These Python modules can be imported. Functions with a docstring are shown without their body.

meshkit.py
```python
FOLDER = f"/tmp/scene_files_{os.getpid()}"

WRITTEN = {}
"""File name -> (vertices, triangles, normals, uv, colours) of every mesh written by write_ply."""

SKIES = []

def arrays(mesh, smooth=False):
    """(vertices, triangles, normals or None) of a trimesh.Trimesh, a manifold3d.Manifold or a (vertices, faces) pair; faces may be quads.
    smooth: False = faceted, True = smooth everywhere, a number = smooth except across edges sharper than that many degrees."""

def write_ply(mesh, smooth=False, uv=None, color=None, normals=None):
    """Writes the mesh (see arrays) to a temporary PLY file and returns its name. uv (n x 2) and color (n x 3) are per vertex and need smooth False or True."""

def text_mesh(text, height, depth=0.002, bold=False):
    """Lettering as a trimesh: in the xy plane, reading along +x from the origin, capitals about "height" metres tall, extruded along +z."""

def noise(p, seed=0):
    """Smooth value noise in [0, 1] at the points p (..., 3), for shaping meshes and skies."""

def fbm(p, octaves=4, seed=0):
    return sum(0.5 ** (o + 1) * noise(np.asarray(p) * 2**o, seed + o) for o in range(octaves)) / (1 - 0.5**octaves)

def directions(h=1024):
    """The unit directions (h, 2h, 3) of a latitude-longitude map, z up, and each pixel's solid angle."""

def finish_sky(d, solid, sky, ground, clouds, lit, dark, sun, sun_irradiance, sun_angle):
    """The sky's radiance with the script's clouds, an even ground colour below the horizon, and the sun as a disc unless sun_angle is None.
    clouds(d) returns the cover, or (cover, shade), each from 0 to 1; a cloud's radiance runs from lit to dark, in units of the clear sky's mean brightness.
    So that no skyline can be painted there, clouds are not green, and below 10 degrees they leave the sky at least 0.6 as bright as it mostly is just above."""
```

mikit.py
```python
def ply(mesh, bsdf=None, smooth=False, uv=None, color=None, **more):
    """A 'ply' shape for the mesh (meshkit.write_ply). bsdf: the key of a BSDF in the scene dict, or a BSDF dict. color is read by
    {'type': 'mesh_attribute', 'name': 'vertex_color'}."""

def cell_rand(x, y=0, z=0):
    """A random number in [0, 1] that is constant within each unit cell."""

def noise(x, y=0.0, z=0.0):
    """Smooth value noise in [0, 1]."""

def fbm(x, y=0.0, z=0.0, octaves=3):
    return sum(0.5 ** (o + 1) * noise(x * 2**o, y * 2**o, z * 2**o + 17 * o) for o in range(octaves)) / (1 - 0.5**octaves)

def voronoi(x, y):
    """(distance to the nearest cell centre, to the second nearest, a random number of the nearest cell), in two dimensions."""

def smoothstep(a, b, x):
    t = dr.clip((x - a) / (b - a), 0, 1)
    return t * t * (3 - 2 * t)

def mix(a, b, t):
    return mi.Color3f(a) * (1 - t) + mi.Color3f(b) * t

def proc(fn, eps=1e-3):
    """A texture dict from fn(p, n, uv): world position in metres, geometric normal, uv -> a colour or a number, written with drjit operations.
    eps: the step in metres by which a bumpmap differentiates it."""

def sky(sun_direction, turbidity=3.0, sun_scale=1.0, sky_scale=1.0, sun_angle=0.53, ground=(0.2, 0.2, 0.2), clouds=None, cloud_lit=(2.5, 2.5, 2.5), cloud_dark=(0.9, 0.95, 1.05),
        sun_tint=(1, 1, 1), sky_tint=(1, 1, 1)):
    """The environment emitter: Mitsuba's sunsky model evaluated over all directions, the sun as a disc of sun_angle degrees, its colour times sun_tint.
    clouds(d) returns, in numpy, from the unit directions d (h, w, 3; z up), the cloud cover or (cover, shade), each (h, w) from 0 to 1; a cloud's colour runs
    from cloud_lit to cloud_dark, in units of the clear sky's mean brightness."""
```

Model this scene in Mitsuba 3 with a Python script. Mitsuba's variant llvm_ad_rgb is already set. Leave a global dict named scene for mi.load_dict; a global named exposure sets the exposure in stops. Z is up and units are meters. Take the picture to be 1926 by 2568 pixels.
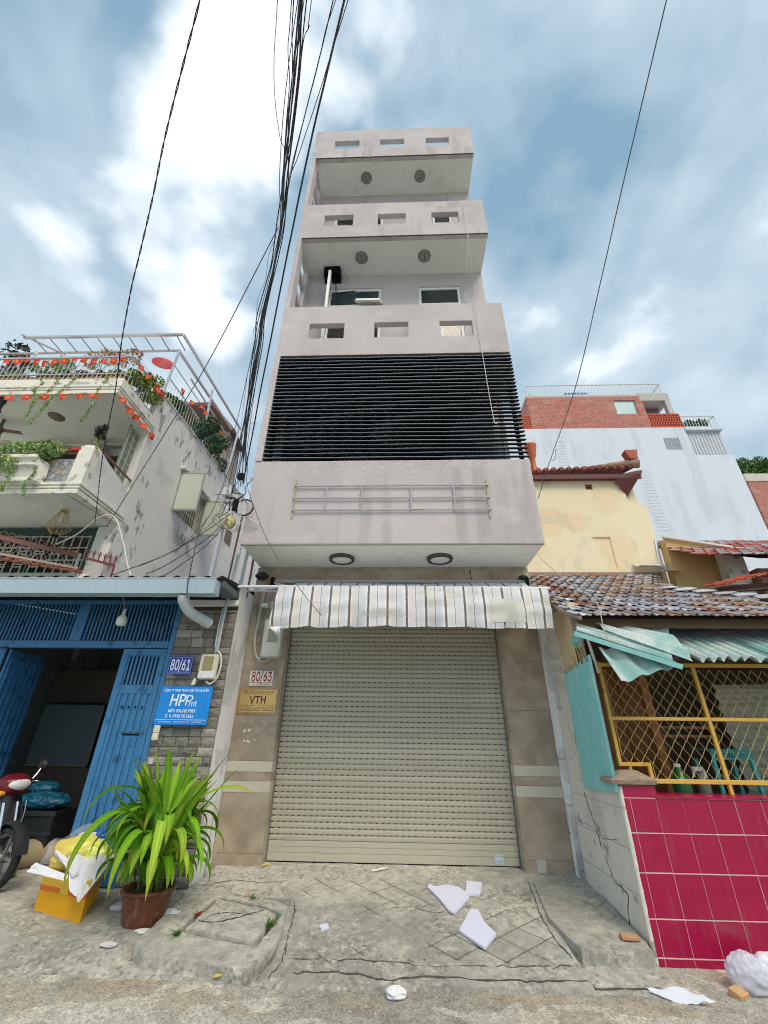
import math, random
import numpy as np, trimesh, shapely
import shapely.geometry as sg
import drjit as dr
import mitsuba as mi
import mikit, meshkit
from mikit import proc, noise, fbm, cell_rand, smoothstep, mix, voronoi
T = mi.ScalarTransform4f
rng = np.random.default_rng(7)
random.seed(7)
scene, labels = {}, {}

# ------------------------------------------------------------------ camera, sky, exposure
CAM, PITCH, YAW, ROLL, FOCAL = (0, 0, 1.45), 0.4870, -0.0395, 0.0133, 0.54868
_F = np.array([math.sin(YAW) * math.cos(PITCH), math.cos(YAW) * math.cos(PITCH), math.sin(PITCH)])
_R = np.array([math.cos(YAW), -math.sin(YAW), 0.0])
_U = np.cross(_R, _F)
_U = -math.sin(ROLL) * _R + math.cos(ROLL) * _U
scene['camera'] = {'type': 'perspective', 'fov': math.degrees(2 * math.atan(0.5 / FOCAL)), 'fov_axis': 'x', 'near_clip': 0.05, 'far_clip': 2000.0,
                   'to_world': T().look_at(origin=list(CAM), target=[float(CAM[k] + _F[k]) for k in range(3)], up=[float(v) for v in _U])}

GAPS = ((-0.273, 0.224, 0.935, 0.24, 0.010), (-0.230, 0.298, 0.927, 0.17, 0.005), (-0.399, 0.307, 0.864, 0.18, 0.006), (-0.390, 0.521, 0.759, 0.20, 0.004), (-0.345, 0.587, 0.732, 0.14, 0.003), (-0.543, 0.400, 0.738, 0.10, 0.006),
        (0.340, 0.519, 0.784, 0.05, 0.012), (0.529, 0.472, 0.705, 0.03, 0.012), (-0.121, 0.291, 0.949, 0.10, 0.010), (0.324, 0.289, 0.901, -0.12, 0.020), (-0.492, 0.213, 0.844, -0.10, 0.014))
def clouds(d):
    q = d * np.array((1.0, 1.0, 1.2))
    w = q + 0.10 * np.stack([meshkit.fbm(q * 4.1 + 9, 3, 3) - .5, meshkit.fbm(q * 4.1 + 31, 3, 5) - .5, meshkit.fbm(q * 4.1 + 57, 3, 6) - .5], -1)
    n = 0.46 * meshkit.fbm(w * 2.6 + 4, 3, 1) + 0.34 * meshkit.fbm(w * 5.5 + 7, 5, 2) + 0.20 * meshkit.fbm(w * 13.0, 5, 8)
    gap = 0
    for x, y, z, a, s in GAPS:
        gap = gap + a * np.exp((d @ np.array((x, y, z)) - 1) / s)
    lowz = np.clip(1 - d[..., 2] / 0.9, 0, 1)
    soft = 0.14 + 0.34 * lowz + 1.7 * (n - 0.46)
    t = np.clip((n + gap - 0.50) / 0.24, 0, 1)
    t = np.clip(np.maximum(soft, t * t * (3 - 2 * t)), 0.02, 1)
    return np.ones_like(t), 1 - t

scene['sky'] = mikit.sky((0.26, -0.56, 0.79), turbidity=3, sun_scale=0.30, sun_angle=30, ground=(0.28, 0.28, 0.26), clouds=clouds,
                         cloud_lit=(1.90, 2.03, 2.12), cloud_dark=(0.42, 0.72, 0.98), sun_tint=(0.97, 1.0, 1.03))
exposure = 2.58

# ------------------------------------------------------------------ keys, labels, materials
_count = {}
def newkey(name, parent=None):
    base = (parent + '__' if parent else '') + name
    n = _count.get(base, 0)
    _count[base] = n + 1
    return base if n == 0 else f'{base}_{n:03d}'

def tag(key, label=None, cat=None, group=None, kind=None):
    d = labels.setdefault(key, {})
    for k, v in (('label', label), ('category', cat), ('group', group), ('kind', kind)):
        if v: d[k] = v
    return key

def thing(name, label, cat, group=None):
    return tag(newkey(name), label, cat, group)

def join(meshes):
    vs, fs, n = [], [], 0
    for m in meshes:
        v, f = (np.asarray(m.vertices), np.asarray(m.faces)) if hasattr(m, 'vertices') else m
        vs.append(v); fs.append(f + n); n += len(v)
    return np.vstack(vs), np.vstack(fs)

def add(name, mesh, mat, parent=None, smooth=False, col=None, uv=None, label=None, cat=None, group=None, kind=None):
    key = newkey(name, parent)
    if isinstance(mesh, list): mesh = join(mesh)
    if hasattr(mesh, 'vertices'): mesh = (np.asarray(mesh.vertices), np.asarray(mesh.faces))
    if col is not None:
        col = np.asarray(col, float)
        if col.ndim == 1: col = np.tile(col, (len(mesh[0]), 1))
    scene[key] = mikit.ply(mesh, mat, smooth=smooth, uv=uv, color=col)
    if label or cat or group or kind: tag(key, label, cat, group, kind)
    return key

def struct(name, mesh, mat, smooth=False, col=None, label=None, kind='structure'):
    return add(name, mesh, mat, None, smooth, col, kind=kind, label=label)

VC = {'type': 'mesh_attribute', 'name': 'vertex_color'}
def rgb(c): return {'type': 'rgb', 'value': list(map(float, c))} if isinstance(c, (tuple, list)) else c
def mat(key, color=VC, rough=0.7, metal=0.0, spec=0.4, bump=None, bscale=1.0, **kw):
    b = {'type': 'principled', 'base_color': rgb(color), 'roughness': rough, 'metallic': metal, 'specular': spec, **kw}
    if bump is not None:
        b = {'type': 'bumpmap', 'arbitrary': bump, 'scale': bscale, 'bsdf': b}
    scene[key] = {'type': 'twosided', 'bsdf': b}
    return key

# ------------------------------------------------------------------ mesh builders: pairs (vertices, triangles)
def hull(points):
    h = trimesh.convex.convex_hull(np.asarray(points, float))
    return np.asarray(h.vertices), np.asarray(h.faces)

_s = np.array([(x, y, z) for x in (-1, 1) for y in (-1, 1) for z in (-1, 1)], float)
_cs, _ci = np.repeat(_s, 3, 0), np.tile(1 - np.eye(3), (8, 1))          # chamfer: each corner thrice, two coordinates kept inward
_cv = _cs * (1 - 0.2 * _ci)
_h = trimesh.convex.convex_hull(_cv)
_order = [int(np.argmin(((_cv - v) ** 2).sum(1))) for v in _h.vertices]
_CF = np.array(_order)[np.asarray(_h.faces)]
_BF = np.array([[0, 1, 3], [0, 3, 2], [4, 6, 7], [4, 7, 5], [0, 4, 5], [0, 5, 1], [2, 3, 7], [2, 7, 6], [0, 2, 6], [0, 6, 4], [1, 5, 7], [1, 7, 3]])
def box(x0, x1, y0, y1, z0, z1, c=0.0):
    m, h = np.array([x0 + x1, y0 + y1, z0 + z1]) / 2.0, np.abs(np.array([x1 - x0, y1 - y0, z1 - z0])) / 2.0
    if c <= 0: return m + _s * h, _BF
    return m + _cs * (h - min(c, h.min() * 0.45) * _ci), _CF

def frame_of(d, up=(0, 0, 1)):
    d = np.asarray(d, float) / np.linalg.norm(d)
    u = np.asarray(up, float)
    if abs(d @ u) > 0.97: u = np.array([0, 1.0, 0])
    s = np.cross(d, u); s /= np.linalg.norm(s)
    return d, s, np.cross(s, d)

def bar(p, q, w, h=None, c=0.0, up=(0, 0, 1)):
    """a square bar from p to q, w across and h along up"""
    p, q = np.asarray(p, float), np.asarray(q, float)
    h = w if h is None else h
    d, s, u = frame_of(q - p, up)
    v, f = box(-w / 2, w / 2, 0, np.linalg.norm(q - p), -h / 2, h / 2, c)
    return p + v[:, :1] * s + v[:, 1:2] * d + v[:, 2:] * u, f

def tube(pts, r, n=6, caps=True):
    """round tube through points; r a number or one per point"""
    P = np.asarray(pts, float)
    r = np.broadcast_to(np.asarray(r, float), len(P))
    t = np.gradient(P, axis=0); t /= np.linalg.norm(t, axis=1, keepdims=True) + 1e-12
    _, s, u = frame_of(t[0])
    a = np.arange(n) * 2 * np.pi / n
    rings = []
    for k in range(len(P)):
        s = s - (s @ t[k]) * t[k]; s /= np.linalg.norm(s)
        u = np.cross(t[k], s)
        rings.append(P[k] + r[k] * (np.cos(a)[:, None] * s + np.sin(a)[:, None] * u))
    i = np.arange(n); j = (i + 1) % n
    f = [np.stack([k * n + i, k * n + j, (k + 1) * n + j], 1) for k in range(len(P) - 1)] + [np.stack([k * n + i, (k + 1) * n + j, (k + 1) * n + i], 1) for k in range(len(P) - 1)]
    v = np.vstack(rings)
    if caps:
        m = len(v); v = np.vstack([v, P[0], P[-1]]); e = (len(P) - 1) * n
        f += [np.stack([j, i, i * 0 + m], 1), np.stack([e + i, e + j, i * 0 + m + 1], 1)]
    return v, np.vstack(f)

def curve(pts, n=6):
    """Catmull-Rom through the points"""
    P = np.asarray(pts, float)
    if len(P) < 3: return P
    E = np.vstack([2 * P[0] - P[1], P, 2 * P[-1] - P[-2]])
    t = np.linspace(0, 1, n, endpoint=False)[:, None]
    out = []
    for k in range(1, len(E) - 2):
        a, b, c, d = E[k - 1], E[k], E[k + 1], E[k + 2]
        out.append(0.5 * (2 * b + (c - a) * t + (2 * a - 5 * b + 4 * c - d) * t ** 2 + (3 * b - a - 3 * c + d) * t ** 3))
    return np.vstack(out + [P[-1:]])

def lathe(prof, c=(0, 0, 0), n=24, axis='z'):
    """profile (r, h) turned about an axis through c"""
    pr = np.asarray(prof, float); a = np.arange(n) * 2 * np.pi / n
    v = np.stack([np.outer(pr[:, 0], np.cos(a)), np.outer(pr[:, 0], np.sin(a)), np.repeat(pr[:, 1:2], n, 1)], -1).reshape(-1, 3)
    if axis == 'y': v = v[:, [0, 2, 1]] * [1, 1, -1]
    if axis == 'x': v = v[:, [2, 1, 0]] * [1, 1, -1]
    i = np.arange(n); j = (i + 1) % n
    f = np.vstack([np.vstack([np.stack([k * n + i, k * n + j, (k + 1) * n + j], 1), np.stack([k * n + i, (k + 1) * n + j, (k + 1) * n + i], 1)]) for k in range(len(pr) - 1)])
    return v + np.asarray(c, float), f

def extrude(poly, d0, d1, plane='xz'):
    """a polygon of the plane, from d0 to d1 along the third axis"""
    if not hasattr(poly, 'exterior'): poly = sg.Polygon(poly)
    m = trimesh.creation.extrude_polygon(poly, 1.0, engine='earcut')
    v, f = np.array(m.vertices), np.array(m.faces)
    w = d0 + (d1 - d0) * v[:, 2]
    if plane == 'xz': return np.stack([v[:, 0], w, v[:, 1]], 1), f[:, ::-1] if d1 > d0 else f
    if plane == 'yz': return np.stack([w, v[:, 0], v[:, 1]], 1), f if d1 > d0 else f[:, ::-1]
    return np.stack([v[:, 0], v[:, 1], w], 1), f if d1 > d0 else f[:, ::-1]

def holed(x0, x1, z0, z1, holes):
    p = sg.box(x0, z0, x1, z1)
    for a, b, c, d in holes: p = p.difference(sg.box(a, c, b, d))
    return p

def sheet(fn, nu, nv, thick=0.0, wrap=False):
    """surface fn(u, v) -> (x, y, z), u and v from 0 to 1; thick gives it a back"""
    u, v = np.meshgrid(np.linspace(0, 1, nu), np.linspace(0, 1, nv), indexing='ij')
    P = np.stack(np.broadcast_arrays(*fn(u, v)), -1).astype(float)
    i = np.arange(nu * nv).reshape(nu, nv)
    a, b, c, d = (i[:-1, :-1].ravel(), i[1:, :-1].ravel(), i[1:, 1:].ravel(), i[:-1, 1:].ravel())
    f = np.vstack([np.stack([a, b, c], 1), np.stack([a, c, d], 1)])
    V = P.reshape(-1, 3)
    if not thick: return V, f
    du, dv = np.gradient(P, axis=0), np.gradient(P, axis=1)
    nn = np.cross(du, dv); nn /= np.linalg.norm(nn, axis=-1, keepdims=True) + 1e-12
    W = (P - thick * nn).reshape(-1, 3); m = len(V)
    edge = np.concatenate([i[:, 0][::-1], i[0, 1:], i[1:, -1], i[-1, :-1][::-1]])
    e0, e1 = edge[:-1], edge[1:]
    side = np.vstack([np.stack([e0, e1 + m, e1], 1), np.stack([e0, e0 + m, e1 + m], 1)])
    return np.vstack([V, W]), np.vstack([f, f[:, ::-1] + m, side])

def move(mesh, loc=(0, 0, 0), rz=0.0, rx=0.0, ry=0.0, s=1.0):
    v, f = mesh if isinstance(mesh, tuple) else (np.asarray(mesh.vertices), np.asarray(mesh.faces))
    v = np.asarray(v) * s
    for ang, (i, j) in ((rx, (1, 2)), (ry, (2, 0)), (rz, (0, 1))):
        if ang:
            c, q = math.cos(ang), math.sin(ang); w = v.copy()
            w[:, i] = c * v[:, i] - q * v[:, j]; w[:, j] = q * v[:, i] + c * v[:, j]; v = w
    return v + np.asarray(loc, float), f

def wallpos(v, x, y, z, shear=0.0):
    """lettering made in the xy plane, stood on a wall that faces -y"""
    return np.stack([x + v[:, 0] + shear * v[:, 1], y - v[:, 2], z + v[:, 1]], 1)

def text(s, height, x, y, z, width=None, bold=False, depth=0.002, shear=0.0):
    """lettering on a wall facing the street; x its left end, or its centre when a width is given, which it is fitted to"""
    m = meshkit.text_mesh(s, height, depth, bold)
    v = np.array(m.vertices)
    v[:, 0] -= v[:, 0].min()
    if width:
        v[:, 0] *= width / v[:, 0].max(); x = x - width / 2
    return wallpos(v, x, y, z, shear), np.asarray(m.faces)

def crumple(c, s, seed, sub=3, amp=.30):
    m = trimesh.creation.icosphere(subdivisions=sub)
    v = np.array(m.vertices)
    w = v * (1 - amp * np.abs(2 * meshkit.fbm(v * 1.7 + seed, 2, seed) - 1)[:, None] * 1.6 + .12 * (meshkit.noise(v * 4.3 + seed, seed)[:, None] - .5))
    return w * np.asarray(s) + np.asarray(c), np.array(m.faces)

# ------------------------------------------------------------------ materials
def speck(p, s): return cell_rand(p.x * s, p.y * s, p.z * s)
def facade_fn(p, n, uv):
    a = fbm(p.x * 1.3, p.y * 1.3, p.z * 1.1 + 5, 4)
    streak = smoothstep(0.50, 0.70, fbm(p.x * 5.5 + 3, p.y * 5.5, p.z * 0.45, 3)) * smoothstep(0.35, 0.65, noise(p.x * 0.8, p.y, p.z * 0.7 + 3))
    blot = smoothstep(0.62, 0.75, fbm(p.x * 3.0, p.y * 3.0 + 8, p.z * 3.0, 4))
    c = mix((0.475, 0.440, 0.455), (0.545, 0.507, 0.522), smoothstep(0.3, 0.7, a))
    c = mix(c, (0.35, 0.325, 0.315), 0.55 * streak)
    return mix(c, (0.60, 0.57, 0.575), 0.4 * blot) * (0.97 + 0.06 * speck(p, 140.0))
mat('facade', proc(facade_fn), 0.85, spec=0.25, bump=proc(lambda p, n, uv: fbm(p.x * 14, p.y * 14, p.z * 14, 3)), bscale=0.003)
def white_fn(p, n, uv):
    a = fbm(p.x * 2.0, p.y * 2.0 + 4, p.z * 2.0, 4)
    g = smoothstep(0.60, 0.76, fbm(p.x * 5.0 + 2, p.y * 5.0, p.z * 1.6 + 9, 4))
    return mix(mix((0.70, 0.74, 0.71), (0.78, 0.80, 0.775), a), (0.52, 0.55, 0.52), 0.35 * g)
mat('white_plaster', proc(white_fn), 0.85, spec=0.25)
def tile_fn(p, n, uv):
    a = fbm(p.x * 4.0 + 1, p.y * 4.0, p.z * 4.0, 5)
    b = smoothstep(0.50, 0.74, fbm(p.x * 8.0 + 7, p.y * 8.0 + 3, p.z * 6.0, 5))
    c = mix((0.305, 0.25, 0.185), (0.42, 0.355, 0.275), smoothstep(0.3, 0.72, a))
    return mix(c, (0.47, 0.41, 0.345), 0.5 * b)
mat('brown_tile', proc(tile_fn), 0.42, spec=0.45)
mat('vc', VC, 0.75, spec=0.3)
mat('vc_gloss', VC, 0.28, spec=0.5)
mat('vc_mid', VC, 0.5, spec=0.4)
mat('vc_metal', VC, 0.38, metal=0.85)
mat('chrome', (0.8, 0.8, 0.82), 0.12, metal=1.0)
mat('dark', (0.012, 0.013, 0.015), 0.9, spec=0.1)
scene['glass'] = {'type': 'thindielectric'}
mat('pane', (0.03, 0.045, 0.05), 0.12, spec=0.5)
# ------------------------------------------------------------------ ground
def ramp_z(x, y):
    z = np.interp(y, [4.30, 4.42, 4.52, 4.62, 5.1, 5.8, 6.5, 6.62, 8.0], [-0.34, -0.30, -0.235, -0.213, -0.165, -0.085, -0.012, 0.0, 0.0])
    return z
def ground_fn(p, n, uv):
    a = fbm(p.x * 1.4 + 3, p.y * 1.4, p.z * 1.4, 5)
    b = fbm(p.x * 16.0, p.y * 16.0 + 5, p.z * 16.0, 5)
    pale = smoothstep(0.52, 0.66, fbm(p.x * 2.6 + 8, p.y * 3.4 + 1, p.z * 3.0 + 4, 5))
    grit = smoothstep(0.80, 0.97, noise(p.x * 75, p.y * 75, p.z * 75))
    dark = smoothstep(0.50, 0.80, fbm(p.x * 26.0 + 5, p.y * 26.0, p.z * 26.0, 4)) * smoothstep(0.40, 0.62, fbm(p.x * 2.1 + 5, p.y * 2.1, 9.0, 3))
    c = mix((0.290, 0.286, 0.252), (0.380, 0.376, 0.338), smoothstep(0.32, 0.68, a))
    c = mix(c, (0.455, 0.445, 0.39), 0.6 * pale)
    c = mix(c, (0.19, 0.182, 0.152), 0.45 * dark)
    wornz = smoothstep(0.46, 0.60, fbm(p.x * 1.9 + 11, p.y * 2.3, p.z * 2, 4))
    stone = smoothstep(0.60, 0.68, noise(p.x * 40, p.y * 40, p.z * 40)) * wornz
    pit = smoothstep(0.66, 0.73, noise(p.x * 31 + 7, p.y * 31, p.z * 31 + 3)) * (0.35 + 0.65 * wornz)
    c = mix(mix(c, (0.50, 0.485, 0.43), 0.55 * stone), (0.15, 0.145, 0.125), 0.55 * pit)
    return mix(c * (0.62 + 0.76 * b) * (0.86 + 0.28 * noise(p.x * 120, p.y * 120, p.z * 120)), (0.55, 0.53, 0.48), 0.5 * grit)
mat('concrete', proc(ground_fn), 0.9, spec=0.2, bump=proc(lambda p, n, uv: fbm(p.x * 32, p.y * 32, p.z * 32, 4), 0.002), bscale=0.008)
def road_fn(p, n, uv):
    wx, wy = p.x + 0.5 * fbm(p.x * 1.7, p.y * 1.7, 1.0, 3), p.y + 0.4 * fbm(p.x * 1.9 + 6, p.y * 1.9, 5.0, 3)
    cement = smoothstep(0.46, 0.56, fbm(wx * 1.1 + 2.3, wy * 1.7 + 0.6, 3.0, 4))
    worn = smoothstep(0.60, 0.63, fbm(wx * 3.2 + 9, wy * 4.2, 6.0, 4))
    earth = smoothstep(0.54, 0.66, fbm(wx * 1.5 + 13, wy * 2.2 + 7, 8.0, 4))
    grain = noise(p.x * 95, p.y * 95, 0.0)
    c = mix((0.225, 0.217, 0.190), (0.305, 0.295, 0.258), fbm(p.x * 8, p.y * 8, 2.0, 4))
    c = mix(c, (0.365, 0.355, 0.31), 0.6 * cement)
    c = mix(c, (0.36, 0.29, 0.20), 0.45 * earth)
    c = mix(c, (0.50, 0.48, 0.42), 0.55 * worn)
    return c * (0.64 + 0.72 * grain) * (0.75 + 0.5 * fbm(p.x * 20, p.y * 20, 3.0, 4))
mat('asphalt', proc(road_fn), 0.88, spec=0.25, bump=proc(lambda p, n, uv: fbm(p.x * 55, p.y * 55, p.z * 55, 3), 0.0015), bscale=0.007)

def heightfield(x0, x1, y0, y1, step, fn):
    nx, ny = int(round((x1 - x0) / step)) + 1, int(round((y1 - y0) / step)) + 1
    def f(u, v):
        X, Y = x0 + u * (x1 - x0), y0 + v * (y1 - y0)
        return X, Y, fn(X, Y)
    return sheet(f, nx, ny)

def nz(X, Y, s, seed=0): return meshkit.fbm(np.stack([X * s, Y * s, 0 * X + seed], -1), 4, seed)
def scored(X, Y): return (X > -1.10) & (X < 1.40) & (Y > 4.80 + 0.05 * np.sin(3 * X)) & (Y < 6.34)
def forecourt(X, Y):
    z = np.interp(Y, [4.30, 4.42, 4.52, 4.62, 5.1, 5.8, 6.5, 6.62, 8.0], [-0.34, -0.30, -0.235, -0.213, -0.165, -0.085, -0.012, 0.0, 0.0])
    z = np.where(((X < -1.06) & (Y < 4.95)) | ((X > 1.47) & (Y < 5.15)), np.minimum(z, np.interp(Y, [4.42, 4.52, 4.9], [-0.30, -0.262, -0.235])), z)
    z = np.where(X < -2.29, np.minimum(z, np.interp(Y, [4.62, 4.95, 5.5, 6.1], [-0.25, -0.18, -0.145, -0.118])), z)
    z = np.where((X < -1.14) & (X > -2.27) & (Y > 4.80) & (Y < 5.80), z - 0.12, z)
    edge = 4.50 + 0.07 * (nz(X, Y * 0, 2.2, 3) - 0.5) + 0.05 * np.sin(X * 1.3)
    z = np.where(Y < edge, -0.34, z)
    z = z + 0.012 * (nz(X, Y, 4.0, 1) - 0.5) + 0.005 * (nz(X, Y, 18.0, 2) - 0.5)
    wob = 0.012 * (nz(X, Y, 3.0, 6) - 0.5)
    for a, b in ((0.70, 0.71), (0.62, -0.78)):
        t = (X * a + Y * b + wob) / 0.27
        g = np.abs(t - np.round(t)) * 0.27
        deep = 0.35 + 0.65 * (nz(X, Y, 1.6, 8) > 0.44)
        z = z - np.where(scored(X, Y), 0.020 * deep * np.clip(1 - g / 0.012, 0, 1), 0)
    g = np.abs(Y - 6.36 - 0.01 * np.sin(5 * X))
    z = z - np.where((X > -1.6) & (X < 1.45), 0.008 * np.clip(1 - g / 0.010, 0, 1), 0)
    g = np.abs(Y - 4.76 - 0.03 * np.sin(3 * X) - 0.03 * (nz(X, Y, 5, 4) - 0.5))
    z = z - np.where((X > -1.0) & (X < 1.5), 0.012 * np.clip(1 - g / 0.012, 0, 1), 0)
    g = np.abs(X - 1.44 - 0.06 * np.sin(2 * Y))
    z = z - 0.010 * np.clip(1 - g / 0.012, 0, 1)
    return z
struct('pavement', heightfield(-2.36, 2.17, 4.36, 6.92, 0.0085, forecourt), 'concrete', True, label='scored concrete ramp in front of the roller shutter')
# black dirt packed into the scored grooves, broken where it has washed out
drt = []
for a, b in ((0.70, 0.71), (0.62, -0.78)):
    nrm = math.hypot(a, b)
    for k in range(-30, 31):
        s_ = np.arange(-4.5, 10, 0.03)
        cx, cy = a * 0.27 * k / nrm ** 2, b * 0.27 * k / nrm ** 2
        X, Y = cx - b / nrm * s_, cy + a / nrm * s_
        w = 0.012 * (nz(X, Y, 3.0, 6) - 0.5) / nrm
        X, Y = X - a / nrm * w, Y - b / nrm * w
        on = scored(X, Y) & (nz(X, Y, 1.6, 8) > 0.36) & (nz(X, Y, 6.0, 12) > 0.33)
        for g in np.split(np.arange(len(s_)), np.flatnonzero(np.diff(on.astype(int))) + 1):
            if not on[g[0]] or len(g) < 3: continue
            x, y = X[g], Y[g]
            hw = 0.0022 + 0.0052 * nz(x, y, 25.0, 14)
            z = ramp_z(x, y) + 0.012 * (nz(x, y, 4.0, 1) - 0.5) + 0.005 * (nz(x, y, 18.0, 2) - 0.5) - 0.0045
            P = np.stack([np.stack([x + a / nrm * hw * q, y + b / nrm * hw * q, z], 1) for q in (-1, 1)], 1).reshape(-1, 3)
            n = len(g); i = np.arange(n - 1) * 2
            drt.append((P, np.vstack([np.stack([i, i + 1, i + 3], 1), np.stack([i, i + 3, i + 2], 1)])))
struct('dirt', drt, 'vc', col=(0.150, 0.145, 0.122), label='black dirt packed in the diagonal grooves of the ramp', kind='stuff')
def ground_crack(key, pts, w=.006):
    c = curve([(x, y, 0) for x, y in pts], 9); c[:, :2] += .022 * (rng.random((len(c), 2)) - .5)
    c[:, 2] = forecourt(c[:, 0], c[:, 1]) + .001
    add('crack', tube(c, w * (.35 + .9 * rng.random(len(c))), 4), 'vc', key, col=(.075, .07, .06))
for pts, w in (([(-.85, 4.60), (-.5, 4.63), (-.1, 4.58), (.3, 4.62), (.8, 4.60), (1.3, 4.62), (1.9, 4.64), (2.1, 4.66)], .008), ([(-1.02, 4.56), (-.98, 4.8), (-1.02, 5.1), (-1.05, 5.5), (-1.1, 5.75)], .006), ([(-.9, 4.78), (-.4, 4.80), (.2, 4.77), (.9, 4.79), (1.42, 4.82)], .005), ([(1.43, 4.9), (1.38, 5.4), (1.42, 5.9), (1.47, 6.35)], .006), ([(1.75, 6.25), (1.85, 6.15), (1.80, 6.05), (1.95, 5.98)], .006), ([(-2.1, 6.1), (-1.9, 6.2), (-1.6, 6.15), (-1.3, 6.22)], .004), ([(-.2, 5.6), (.1, 5.7), (.35, 5.6), (.7, 5.75)], .003)):
    ground_crack('pavement', pts, w)
def roadz(X, Y):
    z = -0.262 - 0.006 * (4.4 - np.minimum(Y, 4.4)) + 0.014 * (nz(X, Y, 1.5, 21) - 0.5) + 0.006 * (nz(X, Y, 9.0, 22) - 0.5)
    return z
struct('road', heightfield(-9.0, 9.0, -2.0, 5.1, 0.04, roadz), 'asphalt', True, label='worn grey alley road patched with cement')
def yardz(X, Y):
    z = np.interp(Y, [4.3, 4.62, 4.95, 5.5, 6.1, 9], [-0.30, -0.245, -0.175, -0.14, -0.115, -0.105])
    z = z - 0.10 * np.clip((X + 2.36) / 0.16, 0, 1)
    return z + 0.02 * (nz(X, Y, 2.5, 31) - 0.5) + 0.006 * (nz(X, Y, 16.0, 32) - 0.5)
struct('yard_pavement', [heightfield(-7.6, -2.36, 4.32, 10.2, 0.03, yardz), heightfield(-2.36, -2.20, 4.32, 6.0, 0.02, yardz)], 'concrete', True, label='rough concrete in front of the blue gate')
struct('ground', [box(-300, 300, -300, 300, -0.9, -0.5)], 'concrete', label='level ground under the whole street')
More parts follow.
